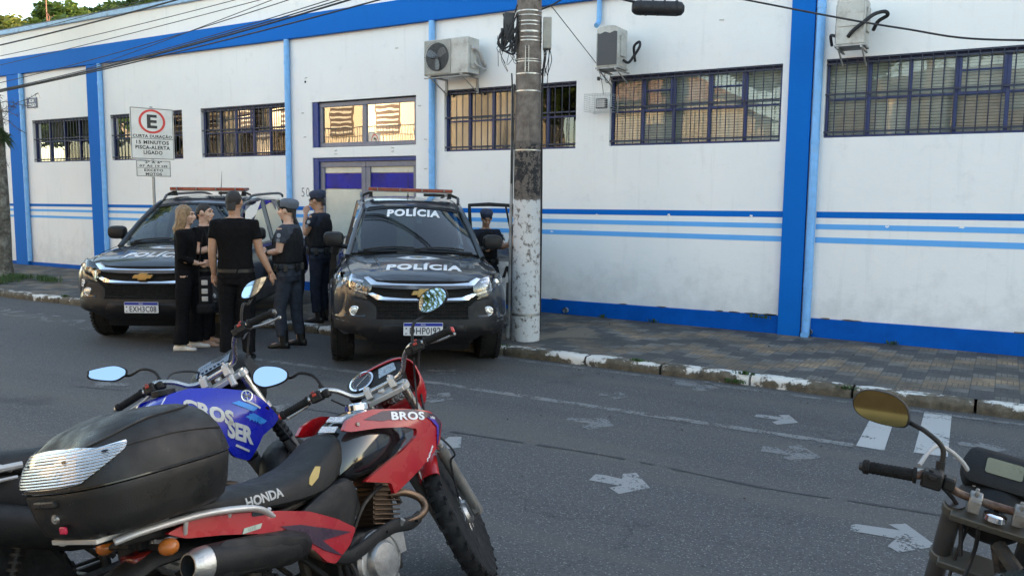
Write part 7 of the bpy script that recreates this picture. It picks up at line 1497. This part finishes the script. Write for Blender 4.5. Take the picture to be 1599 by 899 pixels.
def person(label, loc, face, h, skin, arms, hair=None, top=BLK, bottom=BLK2, cap=None, vest=False, shoes=BOOT, head_yaw=0, sleeve=.55, female=False, wide=1.0, stance=.0, print_=False, head_pitch=0, group=None):
    t = thing('person', label, 'person', loc, R(face), group); s = h/1.75; S4 = Matrix.Scale(s, 4)
    W_ = wide*(.90 if female else 1.0)
    sh = {1: Vector((-.01, .182*W_, 1.425)), -1: Vector((-.01, -.182*W_, 1.425))}; J = {}
    for k in (1, -1): J[k] = [sh[k], Vector(arms[k][0]), Vector(arms[k][1])]
    legs = {1: [(0, .092, .90), (.02+stance, .105, .48), (-.01+stance, .12, .085)], -1: [(0, -.092, .90), (.02-stance, -.105, .48), (-.01-stance, -.12, .085)]}
    # ---- the body, one surface
    mb = MB()
    mb.loft([ring((0, 0, z), a, b*W_) for z, a, b in ((.84, .09, .13), (.92, .105, .162), (1.02, .095, .142), (1.12, .095, .135), (1.28, .112, .158), (1.38, .105, .175), (1.44, .085, .165), (1.475, .06, .10), (1.49, .05, .06))])
    mb.tube([(-.012, 0, 1.44), (-.002, 0, 1.50), (.010, 0, 1.58)], [.062, .055, .058], 14)
    for k in (1, -1):
        a, b, c = J[k]; mb.tube([a+Vector((0, -.03*k, 0)), a, a+(b-a)*.5, b, b+(c-b)*.3, b+(c-b)*.7, c], [.05, .056, .050, .041, .042, .034, .027], 12); d = (c-b).normalized(); dh = Vector(arms[k][2]) if len(arms[k]) > 2 else d; hand(mb, c, dh, k, arms[k][3] if len(arms[k]) > 3 else .5)
        hp, kn, an = [Vector(p) for p in legs[k]]; mb.tube([hp+Vector((0, 0, .02)), hp+(kn-hp)*.3, kn, kn+(an-kn)*.3, an], [.088, .082, .056, .057, .038], 14); mb.tube([an+Vector((-.05, 0, -.04)), an+Vector((.03, 0, -.05)), an+Vector((.14, 0, -.06))], [.035, .042, .028], 10)
    # head with its features, turned on the neck
    hm = Matrix.Translation((.012, 0, 1.55)) @ Matrix.Rotation(R(head_yaw), 4, 'Z') @ Matrix.Rotation(R(head_pitch), 4, 'Y'); H = MB()
    H.ell((-.012, 0, .105), (.094, .077, .098), 20, 14); H.ell((.022, 0, .060), (.070, .060, .078), 18, 12); H.ell((.055, 0, .0), (.032, .034, .024), 12, 8); H.tube([(-.02, 0, -.03), (-.015, 0, .06)], .055, 12)
    H.tube([(.082, 0, .105), (.098, 0, .082), (.113, 0, .060), (.108, 0, .050), (.088, 0, .046)], [.010, .011, .0145, .013, .010], 10); H.tube([(.078, -.045, .118), (.094, -.015, .120), (.094, .015, .120), (.078, .045, .118)], .0095, 8); H.tube([(.084, -.020, .022), (.094, 0, .024), (.084, .020, .022)], .008, 8)
    for k in (1, -1): H.ell((.0, .079*k, .085), (.020, .010, .031), 10, 8); H.ell((.060, .036*k, .062), (.026, .022, .022), 10, 8)
    H.bm.transform(hm); mb.add_bm(H.bm); mb = remesh(mb, .0085, 3); mb.bm.transform(S4); body = mb.build('body', skin, t, ang=180)
    for k in (1, -1):
        e = MB(); e.ell((.089, .030*k, .100), (.008, .0125, .0065), 10, 6); e.bm.transform(S4 @ hm); e.build('eye', EYE, body)
    e = MB(); e.tube([(.088, -.020, .024), (.099, 0, .026), (.088, .020, .024)], .0045, 8); e.bm.transform(S4 @ hm); e.build('lips', LIP, body)
    if hair:
        e = MB(); hr = hair
        if female:
            e.ell((-.022, 0, .118), (.100, .092, .100), 20, 12)
            for k in range(26):
                a = R(70+k*220/25); x, y = .085*math.cos(a), .088*math.sin(a); wv = .012*math.sin(k*1.7)
                e.tube(catmull([(x*.8, y*.8, .17), (x-.01, y*1.05, .10), (x*1.10-.012, y*1.12+wv, .0), (x*1.15-.03+wv, y*1.12, -.08), (x*1.05-.03, y*.95+wv*1.5, -.15-.02*math.sin(k*2.3))], 4), [.022]*5+[.019]*8+[.014]*3+[.006], 7)
            e = remesh(e, .008, 2, .004, 40)
        else:
            e.ell((-.016, 0, .114), (.096, .0805, .095), 20, 12); e.tube([(-.088, 0, .0), (-.088, 0, .09)], [(.010, .045), (.018, .058)], 10)
            q = e.bm; bmesh.ops.bisect_plane(q, geom=q.verts[:]+q.edges[:]+q.faces[:], plane_co=(.052, 0, .118), plane_no=(.80, 0, -.60), clear_outer=True)
            bmesh.ops.bisect_plane(q, geom=q.verts[:]+q.edges[:]+q.faces[:], plane_co=(-.02, 0, .045), plane_no=(.55, 0, -1), clear_outer=True)
        e.bm.transform(S4 @ hm); e.build('hair', hr, t, ang=180)
        if not female:
            for k in (1, -1): e = MB(); e.tube([(.086, -.045*k, .121), (.102, -.02*k, .125)], .004, 6); e.bm.transform(S4 @ hm); e.build('eyebrow', hr, body)
    if cap:
        e = MB(); e.loft([ring((-.012, 0, z), a, b, 24, 1) for z, a, b in ((.120, .100, .085), (.138, .106, .092), (.165, .114, .101), (.195, .113, .100), (.218, .094, .083), (.232, .055, .048), (.235, .02, .02))])
        e.bm.transform(Matrix.Translation((-.004, 0, 0)) @ Matrix.Rotation(R(-5), 4, 'Y')); e.bm.transform(S4 @ hm); c_ = e.build('cap', cap, t, ang=60); e = MB()
        e.loft([ring((-.012, 0, z), a, b, 24, 1) for z, a, b in ((.112, .1005, .0855), (.116, .1035, .0885), (.130, .1035, .0885), (.134, .1005, .0855))]); e.bm.transform(S4 @ hm); e.build('band', VEST, c_)
    # ---- shirt with sleeves that end in a clean hem
    mb = MB(); mb.loft([ring((-.002, 0, z), a+.016, (b+.018)*W_) for z, a, b in ((.86, .108, .164), (.98, .108, .158), (1.08, .104, .150), (1.18, .104, .150), (1.30, .114, .165), (1.38, .106, .178), (1.44, .085, .160), (1.468, .060, .098), (1.478, .05, .07))])
    for k in (1, -1):
        a, b, c = J[k]; p = [a+Vector((0, -.05*k, -.005)), a+Vector((0, 0, .0)), a+(b-a)*.35, a+(b-a)*min(1, sleeve*1.0)] if sleeve <= 1 else [a+Vector((0, -.05*k, 0)), a, a+(b-a)*.6, b, b+(c-b)*.5, b+(c-b)*(sleeve-1)]
        r = [.055, .060, .061, .063] if sleeve <= 1 else [.055, .060, .057, .052, .046, .040]; mb.tube(p, r, 14)
    mb = remesh(mb, .012, 3, .009, 8); mb.bm.transform(S4); shirt = mb.build('shirt', top, t, ang=180)
    # ---- trousers
    mb = MB(); mb.loft([ring((0, 0, z), a+.012, (b+.012)*W_) for z, a, b in ((.80, .10, .15), (.86, .108, .168), (.93, .110, .165), (1.06, .092, .135))])
    for k in (1, -1):
        hp, kn, an = [Vector(p) for p in legs[k]]; fl = female
        mb.tube([hp+Vector((0, -.02*k, .07)), hp+(kn-hp)*.25, kn, kn+(an-kn)*.4, an+Vector((0, 0, -.0 if not vest else .06))], [.105, .099, .078, .082 if fl else .074, .098 if fl else .066], 16)
    mb = remesh(mb, .012, 3, .008, 9); mb.bm.transform(S4); mb.build('trousers', bottom, t, ang=180)
    # ---- shoes
    for k in (1, -1):
        an = Vector(legs[k][2]); mb = MB(); rings = []
        for x, w_, zt in ((-.085, .022, .05), (-.075, .034, .075), (-.03, .040, .085), (.04, .042, .080), (.10, .047, .052), (.15, .042, .042), (.18, .022, .030)): rings.append([(an.x+x, an.y+w_*sp_(math.cos(a), .7), (zt/2+zt/2*sp_(math.sin(a), .7))) for a in [j*2*math.pi/16 for j in range(16)]])
        mb.loft(rings)
        if vest: mb.tube([an+Vector((-.02, 0, -.04)), an+Vector((-.012, 0, .14))], [.050, .056], 14)
        mb.bm.transform(S4); sh_ = mb.build('shoe' if not vest else 'boot', shoes, t, ang=50)
    if vest:
        mb = MB(); mb.loft([ring((0, 0, z), a+.040, (b+.026)*W_) for z, a, b in ((1.02, .104, .150), (1.04, .108, .155), (1.15, .108, .155), (1.28, .118, .160), (1.36, .110, .150), (1.42, .080, .12), (1.45, .05, .08))])
        for y in (-.07, 0, .07): mb.box((.150, y, 1.10), (.045, .060, .12))
        for y in (-.05, .06): mb.box((.155, y, 1.27), (.035, .07, .09))
        mb = remesh(mb, .012, 2, .003, 14); mb.bm.transform(S4); mb.build('vest', VEST, t, ang=180)
        mb = MB(); mb.loft([ring((0, 0, z), .132, .186*W_, 24) for z in (.955, .96, 1.0, 1.005)])
        for a, sz in ((20, .05), (60, .06), (110, .05), (160, .06), (200, .05), (-30, .06), (-110, .05)): c = Vector((.140*math.cos(R(a)), .195*W_*math.sin(R(a)), .97)); mb.box(c, (.045, sz, .085), Euler((0, 0, R(a))))
        mb.box((.02, -.215*W_, .88), (.075, .04, .20)); mb.bm.transform(S4); bl = mb.build('duty_belt', BOOT, t, bevel=.006)
        for k in (1, -1):
            a, b, c = J[k]; q = a+(b-a)*.30; o_ = Vector((0, k, 0)); dn = (b-a).normalized(); nrm = (o_-dn*o_.dot(dn)).normalized(); fwd = dn.cross(nrm)
            mb = MB(); n = 14; cc = q+nrm*.0705; mb.prism([(.022*math.cos(j*2*math.pi/n), .026*math.sin(j*2*math.pi/n)) for j in range(n)], lambda u, v, tt: cc+fwd*u-dn*v+nrm*tt, -.006, .004); mb.bm.transform(S4); mb.build('patch', mat('patch_grey', (.30, .33, .36), .7), shirt)
            mb = MB(); cc2 = q+dn*.062+nrm*.071; mb.prism([(-.018, -.022), (.018, -.022), (.018, .022), (-.018, .022)], lambda u, v, tt: cc2+fwd*u-dn*v+nrm*tt, -.006, .004); mb.prism([(-.008, -.010), (.008, -.010), (.008, .012), (-.008, .012)], lambda u, v, tt: cc2+fwd*u-dn*v+nrm*(tt+.004), 0, .002); mb.bm.transform(S4); mb.build('badge', mat('badge_dim', (.16, .17, .18), .7), shirt)
        a, b, c = J[-1 if vest != 'L' else 1]; mb = MB(); q = c-(c-b).normalized()*.035; mb.tube([q, q+(c-b).normalized()*.030], .033, 14); mb.bm.transform(S4); mb.build('wristwatch', BOOT, t)
    if print_:
        mb = MB(); rr = random.Random(3)
        for k in range(9): mb = MB(); y = -.07+.14*rr.random(); z = 1.10+.26*rr.random(); x = .132; mb.box((x+.006, y, z), (.006, rr.uniform(.015, .05), rr.uniform(.012, .035)), Euler((rr.uniform(-1, 1), 0, 0))); mb.bm.transform(S4); mb.build('print', mat('print_white', (.5, .5, .5), .8), shirt)
    if not vest and not female: 
        mb = MB(); mb.loft([ring((0, 0, z), .128, .180*W_, 24) for z in (.925, .93, .955, .96)]); mb.bm.transform(S4); mb.build('belt', BOOT, t)
    return t
def PXY(px, depth):
    d = _f+_r*((px-799.5)/1270); return (d.x*depth, d.y*depth)
HANG = lambda k, fx=0: ((-.03+fx, .245*k, 1.14), (.03+fx, .255*k, .90), (.1, 0, -1), .7)
# woman
x, y = PXY(292, 9.62)
person('blonde woman in black with white shoes, standing in profile left of the group', (x, y, 0), 38, 1.70, SK1, {1: ((-.02, .20, 1.14), (.14, .16, 1.02), (1, 0, .1), .6), -1: ((.0, -.21, 1.13), (.17, -.12, 1.06), (1, .3, .1), .6)}, hair=HAIRB, female=True, sleeve=1.7, shoes=SHOEW, stance=.05)
x, y = PXY(322, 9.95)
person('young man in a printed black t-shirt, between the blonde woman and the tall man', (x, y, 0), 22, 1.725, SK1, {1: ((-.02, .25, 1.15), (.05, .24, .93), (.2, 0, -1), .7), -1: ((.02, -.24, 1.16), (.20, -.10, 1.24), (.6, .7, .3), .9)}, hair=HAIRD, shoes=SOLE, print_=True, stance=-.04)
x, y = PXY(369, 9.0)
person('tall man in plain black t-shirt and trousers, seen from behind', (x, y, 0), 128, 1.87, SK2, {1: ((-.03, .225, 1.14), (.03, .225, .90), (.1, 0, -1), .7), -1: ((.0, -.245, 1.13), (.03, -.34, .92), (.25, -.3, -1), .5)}, hair=HAIRD, head_yaw=-12, wide=1.04, shoes=BOOT, stance=.02)
x, y = PXY(452, 9.85)
person('officer in grey cap and black vest facing the tall man', (x, y, 0), 205, 1.765, SK1, {1: ((.02, .25, 1.17), (.22, .10, 1.14), (.9, -.4, .1), .8), -1: ((.03, -.24, 1.16), (.22, -.06, 1.13), (.9, .4, 0), .8)}, hair=HAIRD, cap=CAPM, vest='L', top=UNI, bottom=UNI, stance=.06, sleeve=.62, wide=1.22)
x, y = PXY(500, 11.25)
person('officer in navy cap with one hand at his mouth, standing before the entrance door', (x, y, PV), 200, 1.78, SK2, {1: ((.10, .22, 1.20), (.165, .06, 1.46), (.2, -.5, .9), .8), -1: ((.0, -.24, 1.16), (.14, -.10, 1.18), (.6, .8, .2), .8)}, hair=HAIRD, cap=CAPN, vest='R', top=UNI2, bottom=UNI2, head_pitch=12, stance=.0, sleeve=.5, wide=1.14)
cA = lambda a, b: (-6.61+a*.669+b*.743, 8.30-a*.743+b*.669)
x, y = PXY(758, 11.25)
person('officer with sleeve badges looking down behind the open car door', (x, y, PV), -45, 1.55, SK2, {1: ((.05, .26, 1.18), (.20, .05, 1.26), (.5, -.8, .2), .9), -1: ((.03, -.24, 1.16), (.20, -.08, 1.18), (.6, .8, .2), .8)}, hair=HAIRD, cap=CAPN, vest='R', top=UNI2, bottom=UNI2, head_pitch=22, sleeve=.55)
x, y = PXY(812, 10.95)
person('person in dark clothes mostly hidden between the open car door and the utility pole', (x, y, PV), 190, 1.68, SK2, {1: ((.06, .25, 1.17), (.26, .20, 1.12), (1, -.1, .0), .7), -1: ((.05, -.24, 1.16), (.25, -.12, 1.14), (1, .2, 0), .7)}, hair=HAIRD, top=UNI2, bottom=UNI2, head_pitch=20, sleeve=.55)
# bag with pale labels hanging at the young man's hip
x, y = PXY(321, 9.55)
bg_ = thing('shoulder_bag', 'black shoulder bag with pale square labels hanging beside the blonde woman', 'bag', (x, y, .62), R(-50))
mb = MB(); mb.box((0, 0, .09), (.09, .15, .34)); mb.box((.01, 0, -.12), (.12, .20, .12)); mb.build('bag', VEST, bg_, bevel=.03)
for z in (.19, .09, -.0): mb = MB(); mb.box((.052, .0, z), (.012, .07, .06)); mb.build('label_patch', mat('label_pale', (.42, .41, .38), .6), bg_, bevel=.008)
mb = MB(); mb.curve([(0, .07, .25), (.0, .06, .45), (-.03, 0, .80), (0, -.06, .45), (0, -.07, .25)], .009, 6); mb.build('strap', VEST, bg_)
